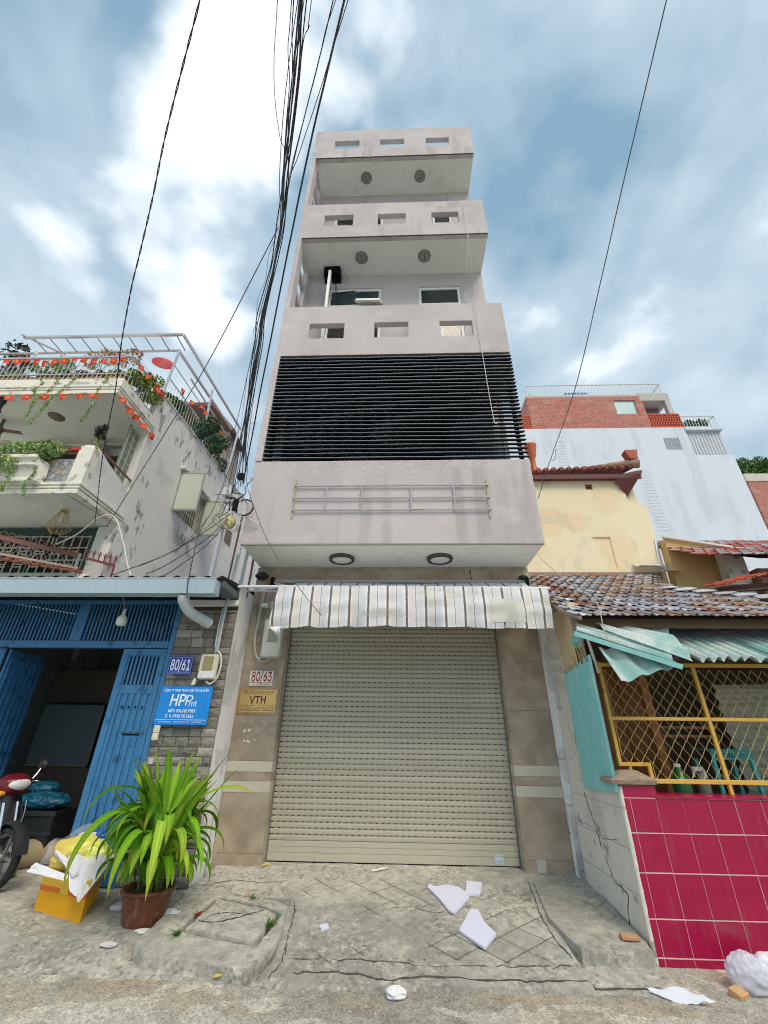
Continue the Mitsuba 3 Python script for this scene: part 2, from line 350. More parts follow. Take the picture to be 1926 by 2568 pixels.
# raised slabs
def slab_mesh(poly, zt, thick, step=0.012, rough=0.006, bevel=0.02, seed=1, tilt=(0, 0)):
    poly = poly if hasattr(poly, 'exterior') else sg.Polygon(poly)
    x0, y0, x1, y1 = poly.buffer(0.0).bounds
    nx, ny = int((x1 - x0) / step) + 3, int((y1 - y0) / step) + 3
    X, Y = np.meshgrid(np.linspace(x0 - step, x1 + step, nx), np.linspace(y0 - step, y1 + step, ny), indexing='ij')
    pts = shapely.points(X.ravel(), Y.ravel())
    d = np.where(shapely.contains(poly, pts), shapely.distance(poly.boundary, pts), -shapely.distance(poly.boundary, pts)).reshape(X.shape)
    d = d + 0.03 * (nz(X, Y, 9.0, seed) - 0.5) + 0.012 * (nz(X, Y, 21.0, seed + 3) - 0.5)
    t = np.clip(d / bevel, 0, 1)
    Z = zt + tilt[0] * (X - x0) + tilt[1] * (Y - y0) - thick * (1 - np.sqrt(1 - (1 - t) ** 2)) + rough * 2 * (nz(X, Y, 12.0, seed + 1) - 0.5) * t
    Z = np.where(d <= 0, zt - thick - 0.04, Z)
    i = np.arange(nx * ny).reshape(nx, ny)
    a, b, c, e = (i[:-1, :-1].ravel(), i[1:, :-1].ravel(), i[1:, 1:].ravel(), i[:-1, 1:].ravel())
    return np.stack([X, Y, Z], -1).reshape(-1, 3), np.vstack([np.stack([a, b, c], 1), np.stack([a, c, e], 1)])
cover = sg.Polygon([(-1.97, 5.10), (-1.26, 4.90), (-1.20, 5.42), (-1.33, 5.52), (-1.90, 5.72)])
apron = sg.Polygon([(-2.30, 4.86), (-2.12, 4.68), (-1.62, 4.62), (-1.20, 4.52), (-1.10, 4.72), (-1.06, 5.0), (-1.12, 5.62), (-1.30, 5.75), (-2.0, 5.9), (-2.31, 6.0)]).difference(cover.buffer(.034))
m = slab_mesh(apron, -0.178, 0.13, step=.009, bevel=0.012, seed=5, tilt=(0, 0.082))
struct('kerb_slab', m, 'concrete', True, label='broken concrete apron around the drain cover')
m = slab_mesh(cover, -0.142, 0.10, step=.009, bevel=0.008, seed=9, tilt=(0, 0.080))
dc = tag(add('drain_cover', m, 'concrete', smooth=True), 'square cracked concrete drain cover set in the ramp', 'drain cover')
def gcrack(pts, z0, k, w=.005):
    c = curve([(x, y, 0) for x, y in pts], 6); c[:, :2] += .014 * (rng.random((len(c), 2)) - .5)
    c[:, 2] = z0 + k * (c[:, 1] - 4.9) + .001
    return tube(c, w * (.4 + .8 * rng.random(len(c))), 4)
add('crack', [gcrack([(-1.9, 5.25), (-1.75, 5.22), (-1.6, 5.30), (-1.45, 5.42), (-1.36, 5.48)], -.142, .080), gcrack([(-1.85, 5.35), (-1.7, 5.42), (-1.55, 5.40)], -.142, .080, .003)], 'dark', dc, kind='stuff')
m = slab_mesh([(1.46, 5.16), (1.53, 4.96), (1.62, 4.93), (2.13, 4.95), (2.165, 5.2), (2.165, 6.0), (1.62, 6.35), (1.50, 6.3), (1.42, 5.5)], -0.135, 0.14, step=.009, bevel=0.012, seed=13, tilt=(0, 0.085))
struct('pavement_step', m, 'concrete', True, label='raised concrete step with a chipped red edge beside the red wall')
tag(add('loose_tile', box(-2.335, -2.05, 5.80, 6.16, -0.115, -0.06, 0.008), 'concrete'), 'loose square paving tile lying against the white wall return', 'tile')

# ------------------------------------------------------------------ the narrow grey building
X0, X1, FR, BK = -2.338, 2.10, 5.646, 6.60
L = dict(zb=3.906, z1=5.393, z2=7.82, z3=9.24, z4=11.71, z5=13.125, z6=15.51, z7=17.10)
bd = thing('townhouse', 'narrow pale grey five storey building with dark louvres and a roller shutter', 'building')
add('wall', [box(X0, X1, 9.2, 18.0, -0.3, 16.3), box(X0, X1, 6.92, 9.19, -0.3, 3.9)], 'facade', bd)
add('wall', [box(a, a + .12, 6.785, 9.195, 3.905, 16.2) for a in (X0, X1 - .12)], 'facade', bd, kind='stuff')
for z in (7.62, 11.51, 16.0): add('floor', box(X0 + .13, X1 - .13, 6.785, 9.19, z, z + .18), 'white_plaster', bd)
doors = [(-1.765, -0.392), (0.508, 1.53)]
holes = [(a, b, z + 0.12, z + 3.40) for z in (7.82, 11.71) for a, b in doors]
add('wall', extrude(holed(X0, X1, 3.95, 16.2, holes), BK, 6.78), 'facade', bd)
add('parapet', box(X0, X1, FR, BK - 0.002, L['zb'] + 0.012, L['z1'], 0.008), 'facade', bd, label='wide blank band with rain streaks above the awning')
add('soffit', box(X0 + 0.02, X1 - 0.02, FR + 0.03, BK - 0.004, L['zb'], L['zb'] + 0.014), 'white_plaster', bd)
ops = [(-1.765, -1.06), (-0.470, 0.208), (0.825, 1.472)]
for zb, zt, o0, o1 in ((L['z2'], L['z3'], 8.29, 8.725), (L['z4'], L['z5'], 12.19, 12.64), (L['z6'], L['z7'], 16.03, 16.48)):
    add('parapet', extrude(holed(X0, X1, zb, zt, [(a, b, o0, o1) for a, b in ops]), FR, FR + 0.12), 'facade', bd)
    add('balcony_floor', box(X0 + 0.1, X1 - 0.004, FR + 0.121, BK - 0.003, zb + 0.004, zb + 0.17), 'white_plaster', bd)
    add('side_parapet', box(X1 - 0.12, X1 - 0.003, FR + 0.122, BK - 0.003, zb + 0.172, zt - 0.003), 'facade', bd)
for z in (L['z2'], L['z4'], L['z6']): add('drip_edge', box(X0 + 0.1, X1 - 0.02, FR - 0.004, FR + 0.02, z - 0.012, z + 0.004), 'vc', bd, col=(0.13, 0.11, 0.09), label='dark stained drip edge under a balcony front')
add('drip_edge', box(X0, X1, FR - 0.004, FR + 0.03, L['zb'] - 0.002, L['zb'] + 0.012), 'vc', bd, col=(0.30, 0.28, 0.26))
fin = holed(FR + 0.121, BK, L['z1'], 17.1, [(5.915, 6.40, z + d, z + d + 0.62) for z in (9.24, 13.125) for d in (0.2, 1.0, 1.75)])
add('side_fin', extrude(fin, X0, X0 + 0.10, 'yz'), 'facade', bd)
add('side_fin', extrude(holed(FR - 0.02, FR + 0.12, L['z1'], L['z2'], []), X0 - 0.002, X0 + 0.10, 'yz'), 'facade', bd)
for a, b in ((L['z3'] + .001, L['z4'] - .001), (L['z5'] + .001, L['z6'] - .001)): add('side_fin', box(X0, X0 + 0.10, FR, FR + 0.119, a, b), 'facade', bd)
# doors of the two open balconies
for z in (7.82, 11.71):
    for k, (a, b) in enumerate(doors):
        d = add('balcony_door', extrude(holed(a + .003, b - .003, z + .12, z + 3.397, [(a + .07, b - .07, z + 2.82, z + 3.33), (a + .07, (a + b) / 2 - .03, z + .2, z + 2.75), ((a + b) / 2 + .03, b - .07, z + .2, z + 2.75)]), 6.63, 6.69), 'vc_mid', bd, col=(0.78, 0.79, 0.78), label='white framed balcony door')
        add('pane', [box(a + .065, b - .065, 6.655, 6.662, z + 2.81, z + 3.34)] + ([box(a + .065, b - .065, 6.655, 6.662, z + .2, z + 2.75)] if k else []), 'pane', d)
# open leaves of the left door
d = add('door_leaf', [bar((-1.66, 6.62, 8.0), (-1.60, 6.12, 8.0), .05, .05), bar((-1.66, 6.62, 11.15), (-1.60, 6.12, 11.15), .05, .05), bar((-1.66, 6.62, 7.98), (-1.66, 6.62, 11.18), .06), bar((-1.60, 6.12, 7.98), (-1.60, 6.12, 11.18), .06)], 'vc_mid', bd, col=(0.82, 0.83, 0.83), label='white door leaf standing open at right angles')
add('pane', bar((-1.66, 6.60, 9.58), (-1.602, 6.14, 9.58), .008, 3.1), 'pane', d)
d = add('window_sash', [bar((-0.90, 6.60, 10.66), (-0.40, 6.60, 10.66), .05), bar((-0.95, 6.22, 10.22), (-0.42, 6.22, 10.22), .06), bar((-0.90, 6.60, 10.66), (-0.95, 6.22, 10.22), .06), bar((-0.40, 6.60, 10.66), (-0.42, 6.22, 10.22), .05)], 'vc_mid', bd, col=(0.82, 0.83, 0.83), label='white sash tilted open over the balcony')
add('pane', (np.array([(-0.88, 6.59, 10.64), (-0.42, 6.59, 10.64), (-0.44, 6.23, 10.23), (-0.93, 6.23, 10.23)]), np.array([[0, 1, 2], [0, 2, 3]])), 'pane', d)
# sooty exhaust hood
d = add('exhaust_hood', [box(-1.81, -1.41, 6.33, 6.598, 11.66, 11.707), box(-1.81, -1.78, 6.33, 6.598, 11.42, 11.66), box(-1.44, -1.41, 6.33, 6.598, 11.42, 11.66), box(-1.78, -1.44, 6.36, 6.38, 11.52, 11.66), box(-1.78, -1.44, 6.58, 6.598, 11.42, 11.66)], 'dark', bd, label='black sooty exhaust hood under the balcony slab')
add('cable', tube(curve([(-1.55, 6.4, 11.45), (-1.5, 6.45, 11.1), (-1.45, 6.4, 10.75), (-1.25, 6.35, 10.72), (-0.98, 6.25, 10.6)]), .012), 'dark', bd)
# soffit lights
for z, y in ((11.714, 6.135), (15.514, 6.145)):
    for x in (-0.87, 0.65):
        d = add('ceiling_light', lathe([(0.0, -.03), (.055, -.03), (.06, -.012), (.085, -.012), (.09, -.022), (.105, -.022), (.11, -.01), (.15, -.008), (.155, 0)], (x, y, z), 24), 'vc_mid', bd, True, col=(0.34, 0.35, 0.33), label='round grey recessed balcony light')
        add('rim', [lathe([(r, -.024), (r + .008, -.028), (r + .012, -.02)], (x, y, z), 24) for r in (.062, .108, .143)], 'vc', d, True, col=(0.20, 0.20, 0.19))
        add('socket', bar((x, y - .06, z - .03), (x, y + .07, z - .03), .012, .012), 'dark', d)
for x in (-0.894, 0.636):
    d = add('ceiling_light', lathe([(.155, -.03), (.165, -.055), (.19, -.05), (.20, -.02), (.20, 0)], (x, 6.165, 3.906), 32), 'vc_mid', bd, True, col=(0.07, 0.06, 0.055), label='round ceiling light with dark rim over the shop')
    add('lens', lathe([(0, -.058), (.08, -.055), (.14, -.045), (.158, -.03)], (x, 6.165, 3.906), 32), 'vc_gloss', d, True, col=(0.72, 0.74, 0.76))
# louvre screen
lv = add('louvre_screen', box(X0 + .105, X1 - .01, 5.77, 5.83, 5.40, 5.425), 'vc_mid', bd, col=(0.015, 0.02, 0.025), label='wide screen of dark green metal louvres')
for x in (-2.2, -.62, .72, 2.0): add('mullion', box(x, x + .06, 5.765, 5.82, 5.43, 7.80), 'vc_mid', lv, col=(.012, .018, .022))
add('dark_backing', box(X0 + .11, X1 - .01, 6.56, 6.575, 5.41, 7.79), 'pane', lv)  # dark glass added to stand in for the black void behind the blades
for x in (-2.2, -1.1, -.05, 1.0, 2.0): add('backing_bar', box(x, x + .07, 6.53, 6.558, 5.41, 7.79), 'vc_mid', lv, col=(.05, .07, .08))  # bars added along with the dark sheet behind the blades
LP = (7.80 - 5.43) / 28
for k in range(28):
    z = 5.435 + LP * k
    v = np.array([(y, zz) for y, zz in ((5.640, z), (5.655, z - .004), (5.762, z + .062), (5.758, z + .068), (5.66, z + .014), (5.640, z + .018))])
    add('louvre', extrude(v, X0 + 0.104, X1 + 0.004, 'yz'), 'vc', lv, col=(0.006, 0.010, 0.016))
    add('lip', box(X0 + 0.106, X1 + 0.003, 5.632, 5.642, z + .0135, z + .0205), 'vc_mid', lv, col=(0.26, 0.31, 0.37) if k % 4 else (0.36, 0.40, 0.45))  # paler colour puts the skylight caught by each blade edge into the lip
add('bracket', [box(x, x + .10, 5.70, 5.73, 5.47 + LP * k, 5.482 + LP * k) for k in range(1, 27) for x in np.arange(-2.1, -0.2, 0.23) + 0.05 * (k % 2) if (k < 18 or k > 26)], 'vc', lv, col=(0.30, 0.36, 0.37), kind='stuff')  # short pale dashes behind the left half of the blades
# ground floor piers and lintel: tile cladding
core = [box(-2.355, -1.742, 6.612, 6.92, -0.3, 3.9), box(1.522, 2.10, 6.612, 6.92, -0.3, 3.9), box(-1.742, 1.522, 6.612, 6.92, 3.10, 3.9)]
pier = add('shop_front', core, 'vc', bd, col=(0.25, 0.22, 0.19))
zs = [(-0.12, .118, 0), (.121, .757, 0), (.760, .885, 1), (.888, .990, 0), (.993, 1.117, 1), (1.120, 1.78, 0), (1.783, 2.44, 0), (2.443, 3.10, 0), (3.103, 3.904, 0)]
for a, b, e, s in ((-2.356, -1.732, -1.732, -1), (1.512, 2.102, 1.512, 1)):
    for z0, z1, st in zs:
        xs = [(a, b)]
        for p, q in xs:
            add('tile', box(p, q, BK - (.003 if st else 0), BK + .012, z0, z1, .002), 'vc_mid' if st else 'brown_tile', pier, col=(0.57, 0.53, 0.45) if st else None)
        add('tile', box(*sorted((e, e + .012 * s)), BK + .0125, 6.80, z0, z1, .002), 'vc_mid' if st else 'brown_tile', pier, col=(0.50, 0.46, 0.39) if st else None)
for p, q in ((-1.729, -0.62), (-0.617, 0.49), (0.493, 1.509)):
    add('tile', box(p, q, BK + .001, BK + .012, 3.103, 3.904, .002), 'brown_tile', pier)
add('crack', [bar((1.16, 6.598, 3.87), (1.165, 6.598, 3.79), .02, .004, up=(0, 1, 0)), bar((1.17, 6.598, 3.74), (1.20, 6.598, 3.58), .018, .004, up=(0, 1, 0))], 'dark', pier)
def crackline(pts, w=0.005):
    c = curve(pts, 5); c = c + np.stack([0 * c[:, 0], 0 * c[:, 0], 0.012 * (rng.random(len(c)) - .5)], 1)
    return tube(c, w * (0.5 + 0.7 * rng.random(len(c))), 4)
FY = FR + .0015
add('crack', [crackline([(-2.33, FY, 4.52), (-2.1, FY, 4.51), (-1.98, FY, 4.43), (-1.86, FY, 4.42), (-1.72, FY, 4.50), (-1.60, FY, 4.53)], .003),
              crackline([(1.66, FY, 4.60), (1.78, FY, 4.56), (1.86, FY, 4.40), (1.98, FY, 4.32), (2.098, FY, 4.30)], .003),
              crackline([(-.4, FY, 7.9), (-.36, FY, 8.1), (-.42, FY, 8.3)], .002), crackline([(1.6, FY, 8.7), (1.8, FY, 8.62), (2.09, FY, 8.66)], .002), crackline([(1.5, FY, 16.9), (1.7, FY, 16.6), (1.9, FY, 16.55), (2.09, FY, 16.4)], .003),
              crackline([(1.2, FY, 5.38), (1.22, FY, 5.2), (1.3, FY, 5.05)], .002)], 'vc', bd, col=(0.22, 0.2, 0.2))
# roller shutter
SX0, SX1, SY = -1.722, 1.502, 6.82
sh = add('roller_shutter', [box(SX0, SX1, SY + .012, SY + .02, 0.0, 3.3)], 'vc', bd, col=(0.05, 0.048, 0.04), label='closed pale grey roller shutter with perforated slats')
prof = [(0, .004), (-.005, .007), (-.0075, .020), (-.008, .034), (-.0075, .047), (-.004, .056), (.004, .0585), (.006, .056), (.004, .004)]
tabs = []
for k in range(45):
    z = 0.2235 + 0.0665 * k
    jy, jz = .0022 * (rng.random() - .5), .0022 * (rng.random() - .5)
    add('slat', extrude([(SY + a + jy, z + b + jz) for a, b in prof], SX0 + .004, SX1 - .004, 'yz'), 'vc_mid', sh, col=np.array((0.47, 0.45, 0.36)) * (0.91 + 0.14 * rng.random()))
    for x in np.arange(SX0 + 0.03 + 0.03 * rng.random(), SX1 - 0.03, 0.082):
        tabs.append(box(x, x + .050, SY - .001, SY + .008, z + .0575, z + .0715))
add('hinge_tab', tabs, 'vc_mid', sh, col=(0.36, 0.355, 0.30), kind='stuff')
for z0, z1 in ((.012, .098), (.1005, .159), (.1615, .2225)):
    add('slat', box(SX0 + .004, SX1 - .004, SY - .008, SY + .006, z0, z1, .003), 'vc_mid', sh, col=(0.50, 0.48, 0.39))
add('bottom_seal', box(SX0, SX1, SY - .004, SY + .006, -.004, .012), 'dark', sh)
for a, b in ((SX0 - .02, SX0 + .006), (SX1 - .006, SX1 + .02)):
    add('guide_rail', box(a, b, SY - .035, SY + .012, 0, 3.15), 'vc_mid', sh, col=(0.18, 0.17, 0.15))
stk = tag(add('sticker', box(1.20, 1.30, SY - .0105, SY - .0085, .035, .125), 'vc_mid', col=(0.62, 0.72, 0.82)), 'small pale blue contact sticker low on the shutter', 'sticker')
add('lettering', [text('LH: 0909', .018, 1.25, SY - .0105, .048, .08)] + [text('CỬA CUỐN', .012, 1.25, SY - .0105, .10, .08)], 'vc', stk, col=(0.05, 0.12, 0.3))
# ------------------------------------------------------------------ striped awning
def awning_fn(p, n, uv):
    t = (p.x + 5.0 + 0.004 * noise(p.x * 0, p.y * 9, p.z * 9)) / 0.254
    t = t - dr.floor(t)
    def band(a, b): return smoothstep(a - .012, a + .012, t) * (1 - smoothstep(b - .012, b + .012, t))
    c = mix((0.74, 0.745, 0.76), (0.66, 0.665, 0.67), fbm(p.x * 6, p.y * 6, p.z * 6, 4))
    c = mix(c, (0.56, 0.61, 0.67), 0.55 * band(0.62, 0.90))
    c = mix(c, (0.64, 0.61, 0.57), 0.5 * band(0.22, 0.46))
    c = mix(c, (0.155, 0.14, 0.14), band(0.03, 0.145))
    c = mix(c, (0.12, 0.12, 0.13), band(0.545, 0.575))
    stain = smoothstep(0.55, 0.75, fbm(p.x * 3, p.y * 8, p.z * 7 + 3, 4))
    return mix(c, (0.42, 0.40, 0.36), 0.5 * stain)
mat('awning_fabric', proc(awning_fn), 0.7, spec=0.3)
aw = thing('awning', 'grey and white striped fabric awning hanging over the roller shutter', 'awning')
def top_f(u, v):
    x = -1.66 + (2.00 + 1.66) * u
    return x, 6.57 - 1.03 * v, 3.63 - 0.40 * v - 0.05 * np.sin(np.pi * v) + 0.012 * np.sin(9 * u + 5 * v)
add('canopy', sheet(top_f, 60, 12, 0.003), 'awning_fabric', aw, True)
def val_f(u, v):
    x = -1.645 + 3.62 * u
    x = x - 0.09 * v * np.clip(1 - u / 0.06, 0, 1)
    ln = 0.535 + 0.03 * np.abs(np.sin(u * np.pi * 7.0 + 0.3)) ** 0.7 - 0.02 * u
    y = 5.535 - 0.012 + (0.030 * np.sin(u * 46 + 0.8) + 0.02 * np.sin(u * 23 + 2.1) + 0.012 * np.sin(u * 91)) * v - 0.03 * np.sin(np.pi * v)
    y = y + 0.012 * np.sin(14 * v + 6 * u) * np.sin(np.pi * v) * np.sin(u * 17 + 1)
    return x, y, 3.225 - ln * v + 0.02 * np.sin(u * 4)
add('valance', sheet(val_f, 160, 16, 0.002), 'awning_fabric', aw, True)
def flap_f(u, v):
    x = -1.735 + 0.20 * u
    return x + 0.07 * v * (1 - u), 5.50 - 0.05 * np.sin(np.pi * v) - 0.03 * v, 2.70 - (0.03 + 0.13 * u) * v - 0.02 * np.sin(np.pi * u)
add('folded_corner', sheet(flap_f, 14, 10, 0.002), 'awning_fabric', aw, True)
def patch_f(u, v):
    x, y, z = val_f(.785 + .118 * u, .30 + .56 * v)
    return x, y - .005, z
add('patch', sheet(patch_f, 40, 12, 0.002), 'vc', aw, True, col=(0.62, 0.62, 0.56), label='plain beige patch sewn on the valance')
add('front_bar', tube([(-2.215, 5.545, 3.235), (2.02, 5.545, 3.215)], .022, 12), 'vc_mid', aw, True, col=(0.66, 0.67, 0.70))
add('front_bar', tube([(-2.10, 5.575, 3.19), (-1.6, 5.575, 3.18), (2.0, 5.575, 3.17)], .013, 8), 'vc_mid', aw, True, col=(0.45, 0.46, 0.5))
add('end_cap', box(2.02, 2.035, 5.52, 5.575, 3.17, 3.24), 'vc_mid', aw, col=(0.35, 0.02, 0.03))
add('roller', tube([(-2.04, 6.53, 3.645), (2.04, 6.53, 3.645)], .028, 10), 'vc_mid', aw, True, col=(0.4, 0.4, 0.42))
for x in (-2.05, 2.03):
    add('bracket', box(x - .03, x + .03, 6.47, 6.598, 3.56, 3.70, .01), 'dark', aw)
    add('folding_arm', [bar((x * .98, 6.5, 3.60), (x * .80, 6.05, 3.40), .03), bar((x * .80, 6.05, 3.40), (x * .95, 5.56, 3.21), .03)], 'vc_mid', aw, col=(0.6, 0.6, 0.6))
# metal frame that once held a sign
fr = thing('sign_frame', 'bare metal frame of a missing sign on the band above the awning', 'metal frame')
for z in (4.893, 4.672, 4.462):
    add('rail', bar((-1.64, 5.612, z), (1.40, 5.612, z), .018), 'vc_mid', fr, col=(0.36, 0.37, 0.41))
for x in (-1.122, -.572, .19, .85):
    add('upright', bar((x, 5.613, 4.45), (x, 5.613, 4.905), .022, .016, up=(0, 1, 0)), 'vc_mid', fr, col=(0.36, 0.37, 0.41))
for x in (-1.613, 1.373):
    add('bracket', bar((x - .008, 5.632, 4.33), (x, 5.632, 5.02), .028, .012, up=(0, 1, 0)), 'vc_mid', fr, col=(0.40, 0.36, 0.27), label='rust stained end bracket')
add('tape', [bar((0.20, 5.597, 4.476), (0.36, 5.597, 4.478), .022, .004, up=(0, 1, 0))], 'vc', fr, col=(0.62, 0.60, 0.42))
# number plate and plaque on the left pier
np1 = tag(add('house_number_plate', box(-2.213, -1.864, 6.578, 6.592, 2.065, 2.275, .003), 'vc_gloss', col=(0.72, 0.70, 0.66)), 'cream plate with dark red number 80/63 on the brown pier', 'number plate')
add('numeral', text('80/63', .128, -2.035, 6.5775, 2.132, .30, True), 'vc_gloss', np1, col=(0.26, 0.012, 0.016))
add('stripe', box(-2.213, -1.864, 6.5765, 6.579, 2.105, 2.118), 'vc_gloss', np1, col=(0.40, 0.36, 0.22))
add('lettering', text('P.7 - Q. BÌNH THẠNH', .026, -2.035, 6.5775, 2.073, .25), 'vc_gloss', np1, col=(0.25, 0.2, 0.2))
pq = tag(add('company_plaque', box(-2.331, -1.766, 6.576, 6.592, 1.70, 2.03, .004), 'vc_metal', col=(0.72, 0.50, 0.20)), 'brass coloured company plaque lettered VTH below the number plate', 'plaque')
RED = (0.13, 0.012, 0.012)
add('border', [box(-2.318, -1.779, 6.5735, 6.577, a, a + .005) for a in (1.712, 2.013)] + [box(a, a + .005, 6.5735, 6.577, 1.712, 2.018) for a in (-2.318, -1.784)] + [box(-2.30, -1.80, 6.5735, 6.577, 1.766, 1.769)], 'vc_mid', pq, col=RED)
for s, h, z, w, b in (('CÔNG TY TNHH SẢN XUẤT THỰC PHẨM', .020, 1.975, .46, True), ('VTH FOOD PRODUCTION COMPANY LIMITED', .014, 1.950, .40, False), ('VTH', .098, 1.830, .235, True),
                      ('ĐT: 08.62 7 12687      ĐT: (08) 3510 1243', .013, 1.800, .49, False), ('MST: 0309912       www.vthfood.com.vn', .012, 1.777, .47, False), ('80/63 HOÀNG HOA THÁM - P.7 - Q. BÌNH THẠNH', .017, 1.735, .48, True)):
    add('lettering', text(s, h, -2.048, 6.5755, z, w, b), 'vc_mid', pq, col=RED)
mk = [(-2.22, 1.61, .03), (-2.1, 1.615, .03), (-1.93, 1.60, .04), (-1.90, 1.565, .03), (-2.12, 1.49, .05), (-2.18, 1.475, .05), (-2.14, 1.40, .02), (-2.17, 1.36, .05), (-2.10, 1.355, .05), (-2.23, 1.36, .02), (-2.02, 1.37, .03), (-1.95, 1.36, .02)]
gl = []
for x, z, s in mk:
    a = np.sort(rng.random(8)) * 2 * np.pi
    r = s * (0.25 + 0.5 * rng.random(8))
    gl.append(extrude(np.stack([x + r * np.cos(a), z + r * 0.7 * np.sin(a)], 1), 6.5965, 6.601))
add('glue_mark', gl, 'vc', pier, col=(0.68, 0.70, 0.72), kind='stuff', label='torn white glue marks left under the plaque')
add('patch', box(1.66, 1.77, 6.594, 6.5985, 0.0, .125, .002), 'vc', pier, col=(0.50, 0.50, 0.47), label='grey cement patch at the foot of the right pier')
# meter box behind the awning
mb = tag(add('meter_box', box(-2.055, -1.775, 6.42, 6.598, 2.45, 3.0, .012), 'vc_mid', col=(0.55, 0.57, 0.53)), 'pale grey electricity meter box half hidden by the awning corner', 'meter box')
add('window', box(-1.98, -1.83, 6.412, 6.422, 2.66, 2.93, .004), 'vc_gloss', mb, col=(0.26, 0.28, 0.24))
add('lip', box(-2.06, -1.77, 6.41, 6.598, 2.437, 2.4515, .004), 'vc_mid', mb, col=(0.40, 0.38, 0.36))
add('pipe', tube(curve([(-2.17, 6.56, 3.55), (-2.20, 6.55, 3.0), (-2.21, 6.54, 2.75), (-2.17, 6.53, 2.52), (-2.08, 6.52, 2.42), (-2.0, 6.52, 2.40), (-1.93, 6.52, 2.44)], 8), .019, 8), 'vc_mid', mb, True, col=(0.45, 0.46, 0.40), label='grey conduit bending up into the box')
tag(add('junction_box', box(-2.03, -1.78, 6.50, 6.598, 3.18, 3.30, .01), 'vc_mid', col=(0.50, 0.55, 0.50)), 'small pale green junction box under the awning bar', 'junction box')
tag(add('junction_box', box(-2.19, -2.07, 6.50, 6.598, 3.22, 3.28, .006), 'vc_mid', col=(0.68, 0.69, 0.70)), 'small white connector box beside the green junction box', 'junction box')
for k, pts in enumerate(([(-2.25, 6.58, 3.6), (-2.27, 6.57, 3.2), (-2.20, 6.56, 2.9), (-2.12, 6.55, 2.75), (-2.16, 6.55, 2.62)], [(-2.1, 6.57, 3.2), (-2.14, 6.55, 3.0), (-2.08, 6.55, 2.92), (-2.16, 6.55, 2.86), (-2.10, 6.55, 2.95)])):
    tag(add('loose_wire', tube(curve(pts, 6), .005, 5), 'vc', col=(0.16, 0.16, 0.15)), ('thin grey wire hanging down the left pier by the meter box', 'coiled thin wire end beside the junction box')[k], 'wire')

# ------------------------------------------------------------------ house 80/61: stone wall, gate, canopy
GX, GY = -2.36, 6.05
h61 = thing('low_house', 'low house with a blue metal gate, stone pier and tin canopy', 'house')
sw = add('stone_wall', box(-3.215, GX - .012, GY + .03, 6.9, -0.3, 3.14), 'vc', h61, col=(0.055, 0.052, 0.045), label='pier faced with rough grey stone blocks')
def stone_block(x0, x1, z0, z1, seed):
    r = np.random.default_rng(seed)
    d = 0.006 + 0.012 * r.random()
    nx, nzv = 5, 4
    def f(u, v):
        edge = np.minimum(np.minimum(u, 1 - u), np.minimum(v, 1 - v))
        bump = d * np.clip(edge / 0.18, 0, 1) ** 0.5 + np.where(edge > 0, 0.009 * (r.random(u.shape) - .5), 0)
        return x0 + (x1 - x0) * u, GY + 0.028 - bump, z0 + (z1 - z0) * v
    return sheet(f, nx, nzv)
mat('stone', VC, 0.8, spec=0.35, bump=proc(lambda p, n, uv: fbm(p.x * 30, p.y * 30, p.z * 30, 4), 0.002), bscale=0.02)
z, row = -0.2, 0
srng = np.random.default_rng(3)
while z < 3.02:
    hgt = 0.095 + 0.05 * srng.random()
    z1 = min(z + hgt, 3.05)
    x = -3.213
    while x < GX - 0.03:
        w = 0.12 + 0.16 * srng.random()
        if x + w > GX - 0.12: w = GX - 0.012 - x
        g = srng.random()
        c = np.array((0.235, 0.232, 0.21)) * (0.72 + 0.55 * g) * np.array((1, 1 - .04 * srng.random(), 1 - .10 * srng.random()))
        if srng.random() < 0.08: c = np.array((0.38, 0.355, 0.31))
        add('stone', stone_block(x + .0045, x + w - .0045, z + .0045, z1 - .0045, int(srng.integers(1e9))), 'stone', sw, False, col=c)
        x += w
    z = z1; row += 1
add('ledge', box(-3.2, GX - .002, GY - .03, GY + .06, 3.10, 3.19, .008), 'white_plaster', h61)
def peel_fn(p, n, uv):
    q = smoothstep(0.57, 0.66, fbm(p.y * 7 + 2, p.z * 2.6, 1.0, 4))
    g = smoothstep(0.52, 0.72, fbm(p.y * 9, p.z * 1.4, 5.0, 4)) * smoothstep(1.1, 0.0, p.z)
    c = mix((0.80, 0.81, 0.84), (0.74, 0.76, 0.79), fbm(p.x * 3, p.y * 3, p.z * 2, 4))
    return mix(mix(c, (0.34, 0.34, 0.34), 0.4 * q), (0.12, 0.12, 0.13), 0.65 * g)
mat('white_return', proc(peel_fn), 0.8, spec=0.3)
def ret_f(u, v):
    z = -0.2 + 3.62 * v
    jag = 0.035 * (meshkit.fbm(np.stack([0 * z, z * 5, 0 * z], -1), 4, 4) - .5) + np.interp(v, [0, .03, .95, 1], [0, 0, 0.0, .12])
    return GX + 0 * u + 0.01 * (meshkit.fbm(np.stack([u * 3, z * 3, 0 * z], -1), 3, 2) - .5), GY + 0.0 + jag + (6.61 - GY - jag) * u, z
add('return_wall', sheet(ret_f, 14, 120), 'white_return', h61, True, label='white painted return wall with flaking edge beside the stones')
add('return_wall', box(GX - .05, GX - .012, GY + .06, 6.61, -0.3, 3.42), 'white_return', h61)
add('wall', [extrude([(6.9, -.2), (11, -.2), (11, 4.0), (6.9, 3.47)], -2.62, GX - .06, 'yz'), extrude([(5.9, -.2), (11, -.2), (11, 4.0), (5.9, 3.34)], -7.5, -7.3, 'yz'), box(-7.3, -2.6, 10.9, 11.0, -0.2, 4.02)], 'vc', h61, col=(0.20, 0.24, 0.25))
